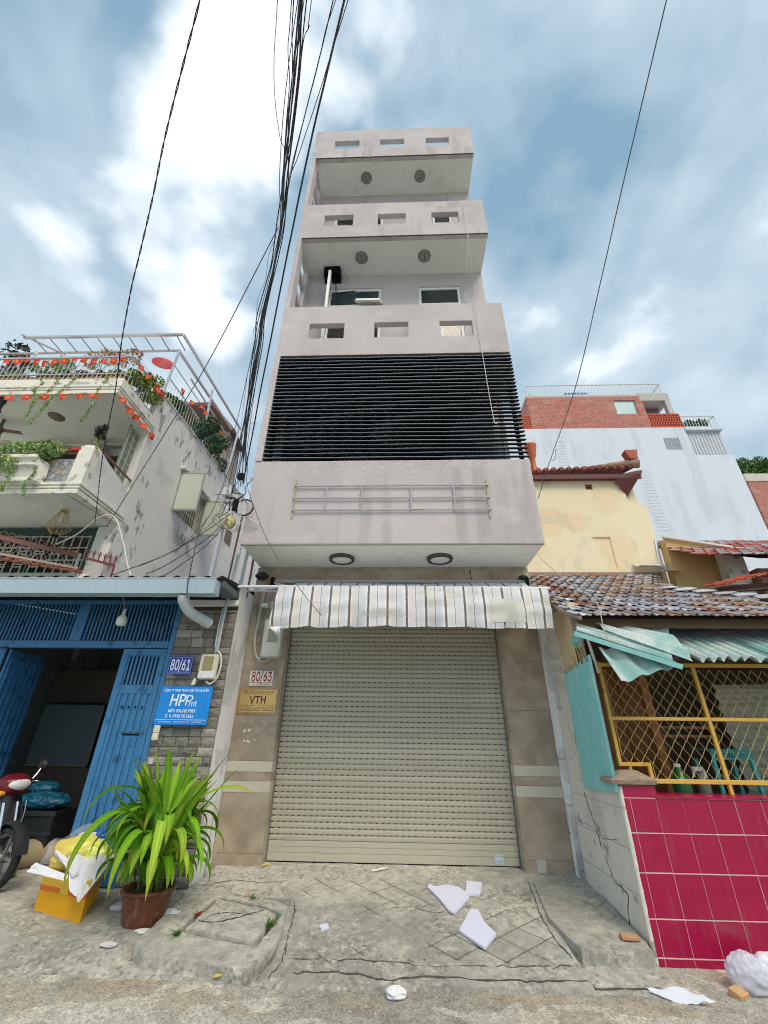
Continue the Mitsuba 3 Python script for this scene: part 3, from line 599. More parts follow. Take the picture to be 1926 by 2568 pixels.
# corrugated roof, gutter, drain elbow
def corr(x0, x1, y0, y1, z0, z1, pitch=0.10, amp=0.018, thick=0.002, nper=8):
    n = int((x1 - x0) / pitch * nper)
    return sheet(lambda u, v: (x0 + (x1 - x0) * u, y0 + (y1 - y0) * v, z0 + (z1 - z0) * v + amp * np.cos(2 * np.pi * (x1 - x0) * u / pitch)), n, 3, thick)
rf = add('roof', corr(-7.4, -2.37, 5.33, 11.0, 3.30, 4.05, 0.21, 0.022), 'vc_mid', h61, True, col=(0.06, 0.075, 0.085), label='dark corrugated tin roof')
gt = add('gutter', [box(-7.4, -2.43, 5.28, 5.30, 3.062, 3.262), box(-7.4, -2.43, 5.30, 5.46, 3.062, 3.078), box(-7.4, -2.43, 5.455, 5.465, 3.078, 3.28), box(-2.432, -2.425, 5.283, 5.455, 3.064, 3.258)], 'vc_mid', h61, col=(0.36, 0.47, 0.53), label='pale blue grey sheet metal gutter')
add('lip', box(-7.4, -2.43, 5.272, 5.29, 3.262, 3.274), 'vc_mid', gt, col=(0.5, 0.58, 0.63))
add('fascia', [box(-7.4, -2.5, 5.47, 5.50, 3.12, 3.27), box(-2.60, -2.38, 5.45, 6.0, 3.20, 3.29)], 'vc', h61, col=(0.12, 0.15, 0.16))
add('drain_elbow', tube(curve([(-2.85, 5.36, 3.07), (-2.85, 5.40, 2.98), (-2.80, 5.52, 2.88), (-2.70, 5.70, 2.82), (-2.62, 5.80, 2.78)], 8), [.072] * 8 + [.068] * 25, 14, False), 'vc_mid', h61, True, col=(0.52, 0.57, 0.58), label='grey plastic drain elbow under the gutter')
# blue gate
mat_blue = proc(lambda p, n, uv: mix(mix((0.030, 0.150, 0.330), (0.055, 0.215, 0.430), fbm(p.x * 6, p.y * 6, p.z * 2.2, 4)), (0.012, 0.055, 0.15), 0.7 * smoothstep(0.60, 0.75, fbm(p.x * 9 + 4, p.y * 9, p.z * 7, 4))))
mat('blue_paint', mat_blue, 0.45, spec=0.4)
gate = thing('blue_gate', 'tall blue painted metal gate with barred transom and one leaf open', 'gate')
G = 6.06
add('post', box(-3.275, -3.205, G, G + .06, -.13, 3.2, .004), 'blue_paint', gate)
add('post', box(-7.3, -7.2, G, G + .06, -.13, 3.2, .004), 'blue_paint', gate)
add('lintel', box(-7.2, -3.276, G - .004, G + .06, 2.50, 2.60, .006), 'blue_paint', gate)
add('lintel', box(-7.2, -3.276, G, G + .05, 3.14, 3.19, .004), 'blue_paint', gate)
for x in (-4.76, -6.2):
    add('mullion', box(x, x + .165, G + .002, G + .055, 2.6, 3.14, .004), 'blue_paint', gate)
for a, b in ((-7.18, -6.22), (-6.02, -4.78), (-4.58, -3.29)):
    n = int((b - a) / .056)
    for k in range(n):
        x = a + (k + .5) * (b - a) / n
        add('bar', box(x - .010, x + .010, G + .02, G + .045, 2.598, 3.142), 'blue_paint', gate)
# right leaf, closed
def leaf_holes(x0, x1):
    H = []
    a, b = x0 + .10, x1 - .07
    n = 8; p = (b - a) / n
    H += [(a + k * p + .014, a + (k + 1) * p - .014, 2.02, 2.39) for k in range(n)]
    return H
lf = add('leaf', extrude(holed(-3.895, -3.28, -.10, 2.487, leaf_holes(-3.895, -3.28)), G + .012, G + .03), 'blue_paint', gate, label='closed right leaf with slots at the top and long ribs below')
for a, b in ((-3.897, -3.81), (-3.345, -3.279)): add('stile', box(a, b, G - .004, G + .0115, -.10, 2.487, .003), 'blue_paint', lf)
for a, b in ((2.40, 2.487), (1.905, 2.012), (-.10, .06)): add('rail', box(-3.809, -3.346, G - .003, G + .0115, a, b, .003), 'blue_paint', lf)
for k in range(6):
    x = -3.80 + k * 0.0905
    if 1 < k < 5:
        add('rib', box(x, x + .045, G - .010, G + .0115, 1.445, 1.904, .004), 'blue_paint', lf)
        add('rib', box(x, x + .045, G - .010, G + .0115, .061, 1.395, .004), 'blue_paint', lf)
    else:
        add('rib', box(x, x + .045 - .022 * (k == 5), G - .010, G + .0115, .061, 1.904, .004), 'blue_paint', lf)
    if 0 < k < 5: add('hook', tube(curve([(x + .02, G - .012, 1.74), (x + .02, G - .03, 1.73), (x + .032, G - .03, 1.755)], 4), .007, 5), 'dark', lf)
add('letter_slot', box(-3.60, -3.375, G + .004, G + .0112, 1.41, 1.43), 'dark', lf)
for z in (2.2, 0.6): add('hinge', tube([(-3.277, G - .006, z - .05), (-3.277, G - .006, z + .05)], .012, 8), 'blue_paint', lf, True)
add('hasp', [box(-3.30, -3.27, G - .016, G - .004, .92, 1.02, .003)], 'blue_paint', lf)
# left leaf, swung inward
lf2 = add('leaf', bar((-5.60, 6.12, 1.19), (-5.74, 6.97, 1.19), .03, 2.58), 'blue_paint', gate, label='left leaf swung open into the dark room')
d2 = np.array((-0.16, 0.98, 0))
for k in range(7):
    p = np.array((-5.60, 6.12, 0)) + d2 * (0.06 + 0.12 * k)
    add('rib', bar(p + (0.028, 0, .15), p + (0.028, 0, 2.35), .03, .03), 'blue_paint', lf2)
add('leaf', box(-6.2, -5.63, G + .01, G + .04, -.10, 2.487, .003), 'blue_paint', gate, label='far left leaf closed in the gate frame')
# switches, plate, sign, meter on the stone pier
np2 = tag(add('house_number_plate', box(-3.165, -2.838, 5.99, 6.006, 2.145, 2.378, .003), 'vc_gloss', col=(0.012, 0.035, 0.36)), 'dark blue plate with white number 80/61 on the stone pier', 'number plate')
add('border', [box(-3.158, -2.845, 5.987, 5.9895, a, a + .004) for a in (2.152, 2.367)] + [box(a, a + .004, 5.987, 5.9895, 2.152, 2.371) for a in (-3.158, -2.849)], 'vc_gloss', np2, col=(0.25, 0.45, 0.75))
add('numeral', text('80/61', .135, -3.0, 5.9885, 2.202, .27, True), 'vc_gloss', np2, col=(0.80, 0.82, 0.86))
add('lettering', text('HOÀNG HOA THÁM P.7 Q. BÌNH THẠNH', .016, -3.0, 5.9885, 2.166, .27), 'vc_gloss', np2, col=(0.35, 0.5, 0.8))
hp = tag(add('company_sign', box(-3.18, -2.488, 5.985, 6.004, 1.535, 1.995, .003), 'vc_gloss', col=(0.004, 0.235, 0.74)), 'bright blue company sign lettered HPPrnt under the dark blue number plate', 'sign')
WH = (0.82, 0.86, 0.92)
for s, h, x, z, w, b in (('CÔNG TY TNHH TM DV VẬN TẢI VÀ IN ẤN', .030, -2.835, 1.930, .60, True), ('HP', .135, -2.925, 1.762, .20, True), ('P', .125, -2.775, 1.766, .085, False), ('rnt', .072, -2.715, 1.752, .105, False),
                         ('MST: 0312019983', .034, -2.845, 1.683, .36, True), ('0918 20 1616', .034, -2.812, 1.622, .27, True), ('zalo.me/hpprint      hpprint@gmail.com      hpprint.com', .012, -2.84, 1.565, .56, False)):
    add('lettering', text(s, h, x, 5.984, z, w, b, shear=0.08 if h > .1 else 0), 'vc_gloss', hp, col=WH)
add('rule', box(-3.165, -2.505, 5.982, 5.9845, 1.592, 1.596), 'vc_gloss', hp, col=WH)
add('phone_mark', [tube(curve([(-3.04 + a, 5.983, 1.655), (-3.045 + a, 5.983, 1.635), (-3.02 + a, 5.983, 1.622)], 4), .005, 5) for a in (0, .055)] + [bar((-3.04, 5.983, 1.652), (-3.015, 5.983, 1.652), .005)], 'vc_gloss', hp, col=WH)
m2 = tag(add('meter_box', box(-2.72, -2.478, 5.94, 6.015, 2.085, 2.405, .02), 'vc_mid', col=(0.66, 0.63, 0.50)), 'cream electricity meter box beside the blue number plate', 'meter box')
add('window', box(-2.665, -2.53, 5.926, 5.941, 2.20, 2.375, .006), 'vc_gloss', m2, col=(0.30, 0.27, 0.13), label='brown tinted meter window')
add('seal_plate', box(-2.70, -2.50, 5.934, 5.941, 2.10, 2.18, .003), 'vc_mid', m2, col=(0.72, 0.73, 0.76))
add('cable', tube(curve([(-2.53, 5.99, 2.46), (-2.46, 5.98, 2.40), (-2.435, 5.98, 2.25), (-2.46, 5.98, 2.10), (-2.54, 5.985, 2.03), (-2.60, 5.99, 2.06)], 8), .013, 8), 'vc_mid', m2, True, col=(0.62, 0.62, 0.58))
for k, (z, s) in enumerate(((1.488, .085), (1.40, .085))):
    b = tag(add('bell_push', box(-3.165, -3.085, 5.985, 6.015, z - s / 2, z + s / 2, .006), 'vc_mid', col=(0.66, 0.62, 0.47) if k else (0.64, 0.61, 0.50)), ('upper cream bell push just below the blue company sign', 'lower cream bell push below the blue company sign')[k], 'bell push')
    add('button', box(-3.135, -3.115, 5.979, 5.986, z - .015, z + .015, .003), 'vc_mid', b, col=(0.74, 0.73, 0.68))
tag(add('paper_scrap', extrude(np.array([(0, 0), (.05, .01), (.06, .07), (.03, .10), (.005, .06)]) + (-2.80, 2.01), 6.0, 6.004), 'vc', col=(0.70, 0.70, 0.62)), 'pale leaf shaped scrap stuck on the stones under the meter box', 'paper')
tag(add('sticker', box(-3.13, -3.08, 6.0, 6.008, 1.10, 1.16), 'vc', col=(0.55, 0.45, 0.60)), 'small lilac sticker low on the stone pier', 'sticker')
# conduits that drop to the meter box
for k, (pts, r, c) in enumerate((([(-2.50, 6.01, 3.9), (-2.52, 6.0, 3.35), (-2.53, 5.98, 3.0), (-2.54, 5.98, 2.7), (-2.545, 5.985, 2.42)], .018, (0.33, 0.42, 0.46)), ([(-2.47, 6.01, 4.6), (-2.47, 6.01, 3.9), (-2.50, 6.0, 3.3), (-2.515, 5.98, 2.9), (-2.52, 5.985, 2.45)], .012, (0.55, 0.56, 0.54)),
                                 ([(-2.56, 5.99, 3.05), (-2.57, 5.98, 2.8), (-2.565, 5.985, 2.5)], .009, (0.62, 0.62, 0.6)))):
    tag(add('conduit', tube(curve(pts, 8), r, 8), 'vc_mid', None, True, col=c), ('thick blue grey conduit running down the stone pier to the meter', 'thin grey conduit beside the thick blue one on the stone pier', 'short white cable strapped on the stone pier conduit')[k], 'conduit')
# bulb hanging before the transom
bl = thing('hanging_bulb', 'white bulb hanging from a wire before the blue transom', 'lamp')
add('wire', tube([(-3.83, 5.6, 3.10), (-3.83, 5.72, 2.96)], .006, 5), 'vc', bl, col=(0.25, 0.27, 0.25))
add('socket', lathe([(0, .13), (.022, .13), (.026, .06), (.03, .05)], (-3.83, 5.72, 2.83), 14), 'vc_mid', bl, True, col=(0.50, 0.52, 0.44))
add('bulb', lathe([(.03, .05), (.045, .035), (.062, 0), (.064, -.05), (.055, -.085), (.03, -.10), (0, -.102)], (-3.83, 5.72, 2.83), 18), 'vc_gloss', bl, True, col=(0.70, 0.70, 0.60))
# inside the dark room
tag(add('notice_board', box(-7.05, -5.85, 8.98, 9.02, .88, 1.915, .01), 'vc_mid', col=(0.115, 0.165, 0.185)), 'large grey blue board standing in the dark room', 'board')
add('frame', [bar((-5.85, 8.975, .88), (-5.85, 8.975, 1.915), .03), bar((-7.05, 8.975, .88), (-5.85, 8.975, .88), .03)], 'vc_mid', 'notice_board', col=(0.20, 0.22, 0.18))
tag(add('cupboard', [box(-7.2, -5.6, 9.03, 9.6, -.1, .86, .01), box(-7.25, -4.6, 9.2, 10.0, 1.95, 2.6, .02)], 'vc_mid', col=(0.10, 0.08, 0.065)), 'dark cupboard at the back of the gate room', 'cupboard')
def lump(c, s, seed, sub=3, amp=0.18):
    m = trimesh.creation.icosphere(subdivisions=sub)
    v = np.array(m.vertices)
    v = v * (1 + amp * (meshkit.fbm(v * 1.8 + seed, 4, seed)[:, None] - .5) * 2)
    return v * np.asarray(s) + np.asarray(c), np.array(m.faces)
mat('blue_weave', proc(lambda p, n, uv: mix((0.010, 0.075, 0.16), (0.03, 0.22, 0.33), smoothstep(0.35, 0.75, noise(p.x * 45, p.y * 45, p.z * 45)))), 0.4, spec=0.5)
bg = tag(add('sack', lump((-5.02, 7.0, .58), (.36, .20, .11), 4, 4, .12), 'blue_weave', smooth=True), 'blue woven sack lying on a dark crate inside the gate', 'sack')
tag(add('sack', lump((-5.18, 7.15, .71), (.22, .18, .09), 8, 4, .12), 'blue_weave', smooth=True), 'smaller blue woven sack behind the first inside the gate', 'sack')
cr = thing('crate', 'black plastic crate under the blue sacks inside the gate', 'crate')
add('side', [box(-5.38, -4.66, 6.78, 6.81, .0, .48, .006), box(-5.38, -4.66, 7.2, 7.23, .0, .48, .006), box(-5.38, -5.35, 6.81, 7.2, .0, .48, .004), box(-4.69, -4.66, 6.81, 7.2, 0, .48, .004)], 'vc_mid', cr, col=(0.02, 0.025, 0.03))
add('base', box(-5.37, -4.67, 6.8, 7.21, -.10, .02), 'vc_mid', cr, col=(0.02, 0.025, 0.03))
add('rim', [box(-5.40, -4.64, 6.76, 6.782, .43, .49, .004), box(-5.40, -4.64, 6.765, 6.78, .22, .26, .004)], 'vc_mid', cr, col=(0.03, 0.04, 0.045))
rb = tag(add('rolled_bag', tube(curve([(-4.95, 6.65, .02), (-4.86, 6.78, .03), (-4.66, 7.0, .02)], 6), [.13, .15, .155, .15, .155, .16, .16, .155, .16, .16, .155, .15, .13], 14), 'vc', smooth=True, col=(0.44, 0.36, 0.23)), 'beige rolled bag with a black strap on the floor by the gate', 'bag')
add('strap', tube(curve([(-4.86 + .165 * math.cos(t) * .6, 6.78 + .165 * math.cos(t) * .5, .03 + .165 * math.sin(t)) for t in np.linspace(0, 2 * math.pi, 13)], 3), .014, 6), 'dark', rb)
tag(add('bucket_bag', lump((-4.72, 6.32, -.03), (.11, .12, .10), 14), 'vc', smooth=True, col=(0.47, 0.43, 0.36)), 'crumpled cream cloth bag on the floor behind the foam box', 'bag')
# ------------------------------------------------------------------ right neighbour: shed with red tiled wall
def plaster_fn(p, n, uv):
    a = fbm(p.x * 2 + 2, p.y * 2.2, p.z * 1.6, 5)
    g = smoothstep(0.52, 0.72, fbm(p.x * 3, p.y * 4 + 3, p.z * 1.2 + 2, 5))
    m = smoothstep(0.60, 0.74, fbm(p.x * 9, p.y * 9, p.z * 7 + 8, 4))
    c = mix((0.60, 0.585, 0.53), (0.73, 0.71, 0.65), a)
    return mix(mix(c, (0.44, 0.44, 0.41), 0.5 * g), (0.14, 0.15, 0.14), 0.6 * m)
mat('old_plaster', proc(plaster_fn), 0.85, spec=0.25, bump=proc(lambda p, n, uv: fbm(p.x * 22, p.y * 22, p.z * 22, 4), 0.002), bscale=0.006)
WX = 2.17
shed = thing('tile_roof_shed', 'old shed with a mossy tile roof behind the red tiled wall', 'shed')
add('wall', [box(WX, WX + .10, 5.06, 6.0, -0.4, 0.97), box(WX, WX + .10, 6.0, 9.0, -0.4, 3.1)], 'old_plaster', shed, label='cracked grey plaster side wall')
add('wall', [box(WX, WX + .10, 5.45, 5.995, 0.975, 3.0)], 'vc', shed, col=(0.62, 0.50, 0.33), label='cream painted stub of wall under the eave')
add('pilaster', [box(2.104, WX - .002, 6.45, 6.60, a, b, .006) for a, b in ((-.2, .05), (.055, .40), (.405, .70), (.705, 1.2), (1.205, 3.2))], 'white_return', shed, kind='stuff')
add('crack', [crackline([(WX - .001, y, z) for y, z in ((6.02, .90), (5.92, .70), (5.83, .55), (5.79, .41))], .006),
              crackline([(WX - .001, y, z) for y, z in ((5.74, .35), (5.66, .25), (5.62, .174))], .005),
              crackline([(WX - .001, y, z) for y, z in ((5.62, .17), (5.47, .15), (5.34, .13), (5.41, .0), (5.43, -.11))], .006),
              crackline([(WX - .001, y, z) for y, z in ((6.3, .55), (6.0, .56), (5.7, .50), (5.3, .56))], .003)], 'vc', shed, col=(.05, .048, .045))
add('scribble', [bar((WX - .002, y, z), (WX - .002, y + dy, z + dz), .012, .002, up=(1, 0, 0)) for y, z, dy, dz in [(6.05 + .10 * i, 2.05 + .17 * j + .02 * i, a, b) for i in range(4) for j in range(3) for a, b in ((.07, 0), (0, .10), (.04, .06))]], 'vc', shed, col=(0.40, 0.42, 0.43), kind='stuff', label='rows of pale marks scrawled on the side wall')
# red tiled front wall
rw = thing('red_tile_wall', 'low wall of glossy crimson tiles with white joints beside the alley', 'wall')
RY = 5.03
add('body', [box(WX + .012, 6.4, RY + .0032, RY + .22, -.42, .938), box(WX + .02, 2.515, RY + .011, RY + .24, .938, 1.05)], 'vc', rw, col=(0.56, 0.47, 0.46))
def crim_fn(p, n, uv):
    a = fbm(p.x * 8, p.y * 8, p.z * 8, 4)
    d = smoothstep(0.58, 0.78, fbm(p.x * 4 + 2, p.y * 4, p.z * 3, 5)) * smoothstep(0.45, -0.25, p.z)
    run = smoothstep(0.70, 0.80, noise(p.x * 60, 0.0, p.z * 1.6)) * 0.35
    c = mix((0.30, 0.004, 0.046), (0.37, 0.008, 0.062), a)
    return mix(mix(c, (0.30, 0.05, 0.08), run), (0.20, 0.11, 0.10), 0.55 * d)
mat('crimson', proc(crim_fn), 0.22, spec=0.5)
zr = [(-.40, -.205), (-.20, .045), (.050, .362), (.367, .657), (.662, .935)]
xs = [WX + .012, 2.245, 2.492] + list(np.arange(2.739, 6.5, .2475))
trng = np.random.default_rng(12)
for z0, z1 in zr:
    for a, b in zip(xs[:-1], xs[1:]):
        g = .0019 if trng.random() < .7 else .0008
        yo = RY + .0022 * trng.random()
        add('tile', box(a + g, b - g, yo, RY + .012, z0 + g, z1 - g, .0012), 'crimson', rw)
for a, b in zip(xs[2:-1], xs[3:]):
    add('coping_tile', bar(((a + b) / 2, RY - .012, .946), ((a + b) / 2, RY + .23, .958), b - a - .005, .016, .003), 'crimson', rw)
add('tile', box(WX + .022, 2.513, RY - .002, RY + .0105, .945, 1.045, .002), 'crimson', rw, label='single red tile face of the end pier')
def edge_f(u, v):
    z = -.35 + 1.38 * v
    w = .035 * (.5 + meshkit.fbm(np.stack([0 * z, z * 9, u * 2], -1), 3, 3))
    return WX - .012 + w * u, RY + .004 - .008 * np.sin(np.pi * u) + .012 * (1 - u), z
add('broken_edge', sheet(edge_f, 5, 90), 'old_plaster', rw, True, label='chipped mortar edge at the corner of the tiles')
cap = [(2.095, 5.0, 1.05), (2.52, 5.0, 1.05), (2.52, 5.27, 1.05), (2.095, 5.27, 1.05), (2.09, 4.99, 1.085), (2.53, 4.99, 1.085), (2.53, 5.28, 1.085), (2.09, 5.28, 1.085), (2.25, 5.10, 1.165), (2.40, 5.10, 1.165), (2.40, 5.18, 1.165), (2.25, 5.18, 1.165)]
def mosscap(p, n, uv): return mix(mix((0.26, 0.17, 0.13), (0.40, 0.31, 0.26), fbm(p.x * 14, p.y * 14, p.z * 14, 4)), (0.20, 0.20, 0.13), smoothstep(0.5, 0.7, fbm(p.x * 22, p.y * 22 + 4, p.z * 22, 4)))
mat('moss_stone', proc(mosscap), 0.85, spec=0.25, bump=proc(lambda p, n, uv: fbm(p.x * 60, p.y * 60, p.z * 60, 3), 0.001), bscale=0.008)
add('pier_cap', hull(cap), 'moss_stone', rw, label='weathered stone cap on the end pier')
# green corrugated panel fixed along the side wall
def teal_fn(p, n, uv):
    a = fbm(p.x * 5, p.y * 5, p.z * 2.0, 4)
    w = smoothstep(0.60, 0.78, fbm(p.x * 8 + 3, p.y * 8, p.z * 3.0, 5))
    return mix(mix((0.20, 0.50, 0.49), (0.28, 0.60, 0.58), a), (0.46, 0.60, 0.58), 0.5 * w)
mat('teal_sheet', proc(teal_fn), 0.5, spec=0.35)
def pan_f(u, v):
    y = 5.93 - .93 * u
    z = 0.93 + 0.05 * u + (1.24 + .03 * np.sin(40 * u)) * v + .03 * u * v
    return WX - .022 + .012 * np.cos(2 * np.pi * u * 12) - .02 * u, y, z
pn = tag(add('corrugated_screen', sheet(pan_f, 97, 6, .002), 'teal_sheet', smooth=True), 'upright turquoise corrugated sheet screening the side of the shed', 'panel')
# yellow frame with chain link mesh
fm = thing('mesh_screen', 'yellow steel frame with chain link mesh above the red wall', 'fence')
MY = 5.15
def yellow_fn(p, n, uv):
    r = smoothstep(0.60, 0.75, fbm(p.x * 12 + 2, p.y * 12, p.z * 12, 4))
    return mix(mix((0.58, 0.33, 0.035), (0.66, 0.44, 0.13), fbm(p.x * 5, p.y * 5, p.z * 5, 3)), (0.30, 0.13, 0.04), 0.5 * r)
mat('yellow_paint', proc(yellow_fn), 0.5, spec=0.35)
def yb(n, p, q, w=.035): add(n, bar(p, q, w, w, .004), 'yellow_paint', fm)
yb('post', (2.275, MY, 1.20), (2.275, MY, 2.22)); yb('post', (3.31, MY, .96), (3.31, MY, 2.17)); yb('post', (4.35, MY, .96), (4.35, MY, 2.17)); yb('post', (2.565, MY, 1.06), (2.565, MY, 1.2)); yb('post', (2.37, MY, 1.10), (2.37, MY, 1.2), .025)
yb('rail', (2.25, MY - .003, 1.64), (6.2, MY - .003, 1.64)); yb('rail', (2.255, MY - .002, 2.19), (6.2, MY - .002, 2.19), .04); yb('rail', (2.58, MY - .003, 1.07), (6.2, MY - .003, 1.07), .04); yb('rail', (2.26, MY - .002, 1.215), (2.58, MY - .002, 1.215))
links = []
DX, DZ = .058, .070
for k in range(-3, 72):
    P = []
    for j in range(17):
        side = (j + k) % 2
        q = (2.26 + DX * (k + side), MY + (.007 if side else -.004), 1.085 + DZ * j)
        if 2.28 < q[0] < 6.2 and q[2] < 2.18 and (q[2] > 1.22 or q[0] > 2.58): P.append(q)
    if len(P) > 1: links.append(tube(P, .0034, 4, False))
add('chain_link', links, 'vc_mid', fm, col=(0.56, 0.45, 0.19), kind='stuff', label='diamond chain link wire with flaking yellow paint')
# flat curled bars and sticks behind the turquoise screen
for k, (y, h) in enumerate(((5.92, .20), (5.80, .22), (5.68, .22), (5.56, .30), (5.40, .42), (5.28, .40))):
    pts = [(WX + .005, y, 2.05), (WX + .0, y - .01, 2.05 + h * .5), (WX - .02, y - .03, 2.05 + h * .8), (WX - .05, y - .05, 2.05 + h)]
    c = curve(pts, 5)
    m = sheet(lambda u, v: (np.interp(v, np.linspace(0, 1, len(c)), c[:, 0]), np.interp(v, np.linspace(0, 1, len(c)), c[:, 1]) + .022 * (u - .5), np.interp(v, np.linspace(0, 1, len(c)), c[:, 2])), 2, 14, .004)
    tag(add('curled_bar', m, 'yellow_paint'), None, 'metal bar')
    labels[list(scene)[-1]].update(label=('first', 'second', 'third', 'fourth', 'fifth', 'sixth')[k] + ' yellow curled bar over the turquoise screen, counted from the grey building', group='curled bars over the turquoise screen')
for k, (p, q, r, c, lab) in enumerate((((2.20, 5.48, 2.0), (2.16, 5.42, 2.52), .014, (0.03, .04, .03), 'black stick behind the turquoise screen'), ((2.23, 5.30, 2.0), (2.17, 5.24, 2.50), .015, (.40, .37, .33), 'grey stick behind the turquoise screen'), ((2.25, 5.14, 2.1), (2.16, 5.05, 2.52), .016, (.72, .74, .74), 'white stick leaning over the turquoise screen'))):
    tag(add('stick', tube([p, q], r, 7), 'vc', None, True, col=c), lab, 'stick')
tag(add('rag', lump((2.20, 5.42, 2.50), (.06, .12, .09), 5, 3, .5), 'teal_sheet', smooth=True), 'dark green rag bundled above the sticks', 'rag')

# lean-to of weathered corrugated sheets
def asb_fn(p, n, uv):
    a = fbm(p.x * 3.0, p.y * 1.2, p.z * 1.2, 5)
    g = smoothstep(0.42, 0.66, fbm(p.x * 4.0 + 6, p.y * 2.0, p.z * 2 + 2, 5))
    s = smoothstep(0.6, 0.8, noise(p.x * 70, p.y * 70, p.z * 70))
    c = mix(mix((0.40, 0.50, 0.48), (0.58, 0.64, 0.63), a), (0.15, 0.38, 0.36), 0.75 * g)
    return mix(c, (0.22, 0.26, 0.24), 0.4 * s)
mat('weathered_sheet', proc(asb_fn), 0.75, spec=0.25)
def csheet(c00, c10, c01, c11, waves, amp=.03, nv=5, thick=.006, ragged=0.0, seed=1):
    """corrugated sheet between four corners; the corrugations run from the 0 to the 1 side in v"""
    A, B, C, D = (np.array(q, float) for q in (c00, c10, c01, c11))
    n = np.cross(B - A, C - A); n /= np.linalg.norm(n); n = n if n[2] > 0 else -n
    def f(u, v):
        vv = v * (1 - ragged * (meshkit.noise(np.stack([u * waves * 1.3, 0 * u, 0 * u], -1), seed)))
        P = (A * (1 - u[..., None]) + B * u[..., None]) * (1 - vv[..., None]) + (C * (1 - u[..., None]) + D * u[..., None]) * vv[..., None]
        P = P + n * (amp * np.cos(2 * np.pi * u * waves))[..., None]
        return P[..., 0], P[..., 1], P[..., 2]
    return sheet(f, int(waves * 8) + 1, nv, thick)
lt = thing('lean_to_roof', 'row of weathered green and white corrugated sheets over the mesh screen', 'roof')
for k, (a, b, dz) in enumerate(((3.12, 3.97, .0), (3.93, 4.82, .012), (4.78, 5.7, .0), (5.66, 6.6, .012))):
    add('sheet', csheet((a, 5.92, 2.83 + dz), (b, 5.92, 2.83 + dz), (a + .02, 4.76, 2.185 + dz), (b + .02, 4.76, 2.185 + dz), 7.2, ragged=.05, seed=k + 3), 'weathered_sheet', lt, True)
add('batten', [bar((2.3, 5.9, 2.76), (6.6, 5.9, 2.76), .06), bar((2.3, 5.05, 2.24), (6.6, 5.05, 2.24), .05)], 'vc', lt, col=(.05, .04, .03))
for k, (cs, w, lab, sd) in enumerate(((((2.25, 5.42, 2.83), (2.36, 4.98, 2.57), (3.28, 5.15, 2.60), (3.05, 4.62, 2.16)), 2.6, 'longest broken corrugated sheet, slid askew on top of the lean-to', 2),
                                  (((2.10, 5.12, 2.63), (2.01, 4.93, 2.515), (2.97, 4.78, 2.25), (2.83, 4.56, 2.10)), 2.0, 'narrow broken corrugated sheet with a turquoise edge lying across the lean-to', 6),
                                  (((2.19, 4.90, 2.32), (2.78, 4.95, 2.36), (2.24, 4.62, 1.90), (2.84, 4.66, 2.10)), 2.8, 'short broken corrugated sheet hanging down over the mesh', 9))):
    tag(add('broken_sheet', csheet(*cs, w, .026, 7, .007, .16, sd), 'weathered_sheet', smooth=True), lab, 'roof sheet')
tag(add('edge_strip', bar((1.975, 4.925, 2.495), (2.83, 4.545, 2.085), .012, .05), 'teal_sheet'), 'turquoise edge strip along the narrow broken sheet', 'strip')

# mossy tile roof
RT = []
def roof_tile(w, ln, seed):
    def f(u, v):
        r = .034 * np.exp(-((u - .16) / .12) ** 2) + .014 * np.exp(-((u - .66) / .13) ** 2) - .008 * np.sin(np.pi * u)
        return w * u, ln * v, r + .040 * (1 - v)
    return sheet(f, 9, 2, .009)
def tile_roof(holder, x0, y0, z0, y1, z1, cols, rows, w, colours, edge, skew=0.0, seed=5, name='tile', rough=.5):
    r = np.random.default_rng(seed)
    ln = math.hypot(y1 - y0, z1 - z0); ang = math.atan2(z1 - z0, y1 - y0)
    step = ln / rows
    for j in range(rows):
        for i in range(cols):
            x = x0 + w * i + skew * j + .006 * (r.random() - .5)
            if x + w * .5 > edge(j / rows): continue
            v, f = roof_tile(w * 1.06, step * 1.16, 0)
            v, f = move((v, f), rz=.03 * (r.random() - .5), rx=.03 * (r.random() - .35))
            v, f = move((v, f), rx=ang)
            s = j * step
            v = v + np.array((x, y0 + s * math.cos(ang), z0 + s * math.sin(ang) + .006 * r.random()))
            c = np.array(colours[int(r.choice(len(colours)))]) * (.8 + .4 * r.random())
            nn = meshkit.fbm(v * 9 + seed, 3, 4)[:, None]
            alt = np.array(colours[int(r.choice(len(colours)))])
            cc = c * (1 - np.clip((nn - .5) * 4, 0, 1)) + alt * np.clip((nn - .5) * 4, 0, 1)
            add(name, (v, f), 'vc_mid', holder, False, col=cc)
GREYS = [(.33, .35, .41), (.40, .42, .49), (.46, .49, .58), (.29, .29, .33), (.38, .39, .45), (.43, .45, .52), (.36, .18, .09), (.30, .15, .09), (.35, .27, .21), (.28, .23, .21), (.46, .43, .40)]
rfs = add('roof', box(2.12, 5.0, 5.10, 5.14, 2.60, 2.68), 'vc', shed, col=(.14, .09, .06), label='mossy grey and rust roof of interlocking clay tiles')
add('deck', (np.array([(2.08, 5.02, 2.66), (5.1, 5.02, 2.66), (4.2, 8.0, 4.2), (2.08, 8.0, 4.2)]), np.array([[0, 1, 2], [0, 2, 3]])), 'vc', rfs, col=(.16, .11, .08))
tile_roof(rfs, 2.06, 4.98, 2.68, 8.02, 4.25, 20, 12, .168, GREYS, lambda t: 5.4 - 1.15 * np.interp(t, [0, .30, .62, 1], [0.05, .62, 1.0, .25]), seed=11)
add('verge', tube(curve([(2.10, 4.98, 2.68), (2.08, 5.4, 2.88), (2.10, 6.0, 3.17), (2.09, 6.6, 3.5)], 8), [.03 + .014 * math.sin(3 * k) ** 2 for k in range(25)], 8), 'moss_stone', rfs, True)
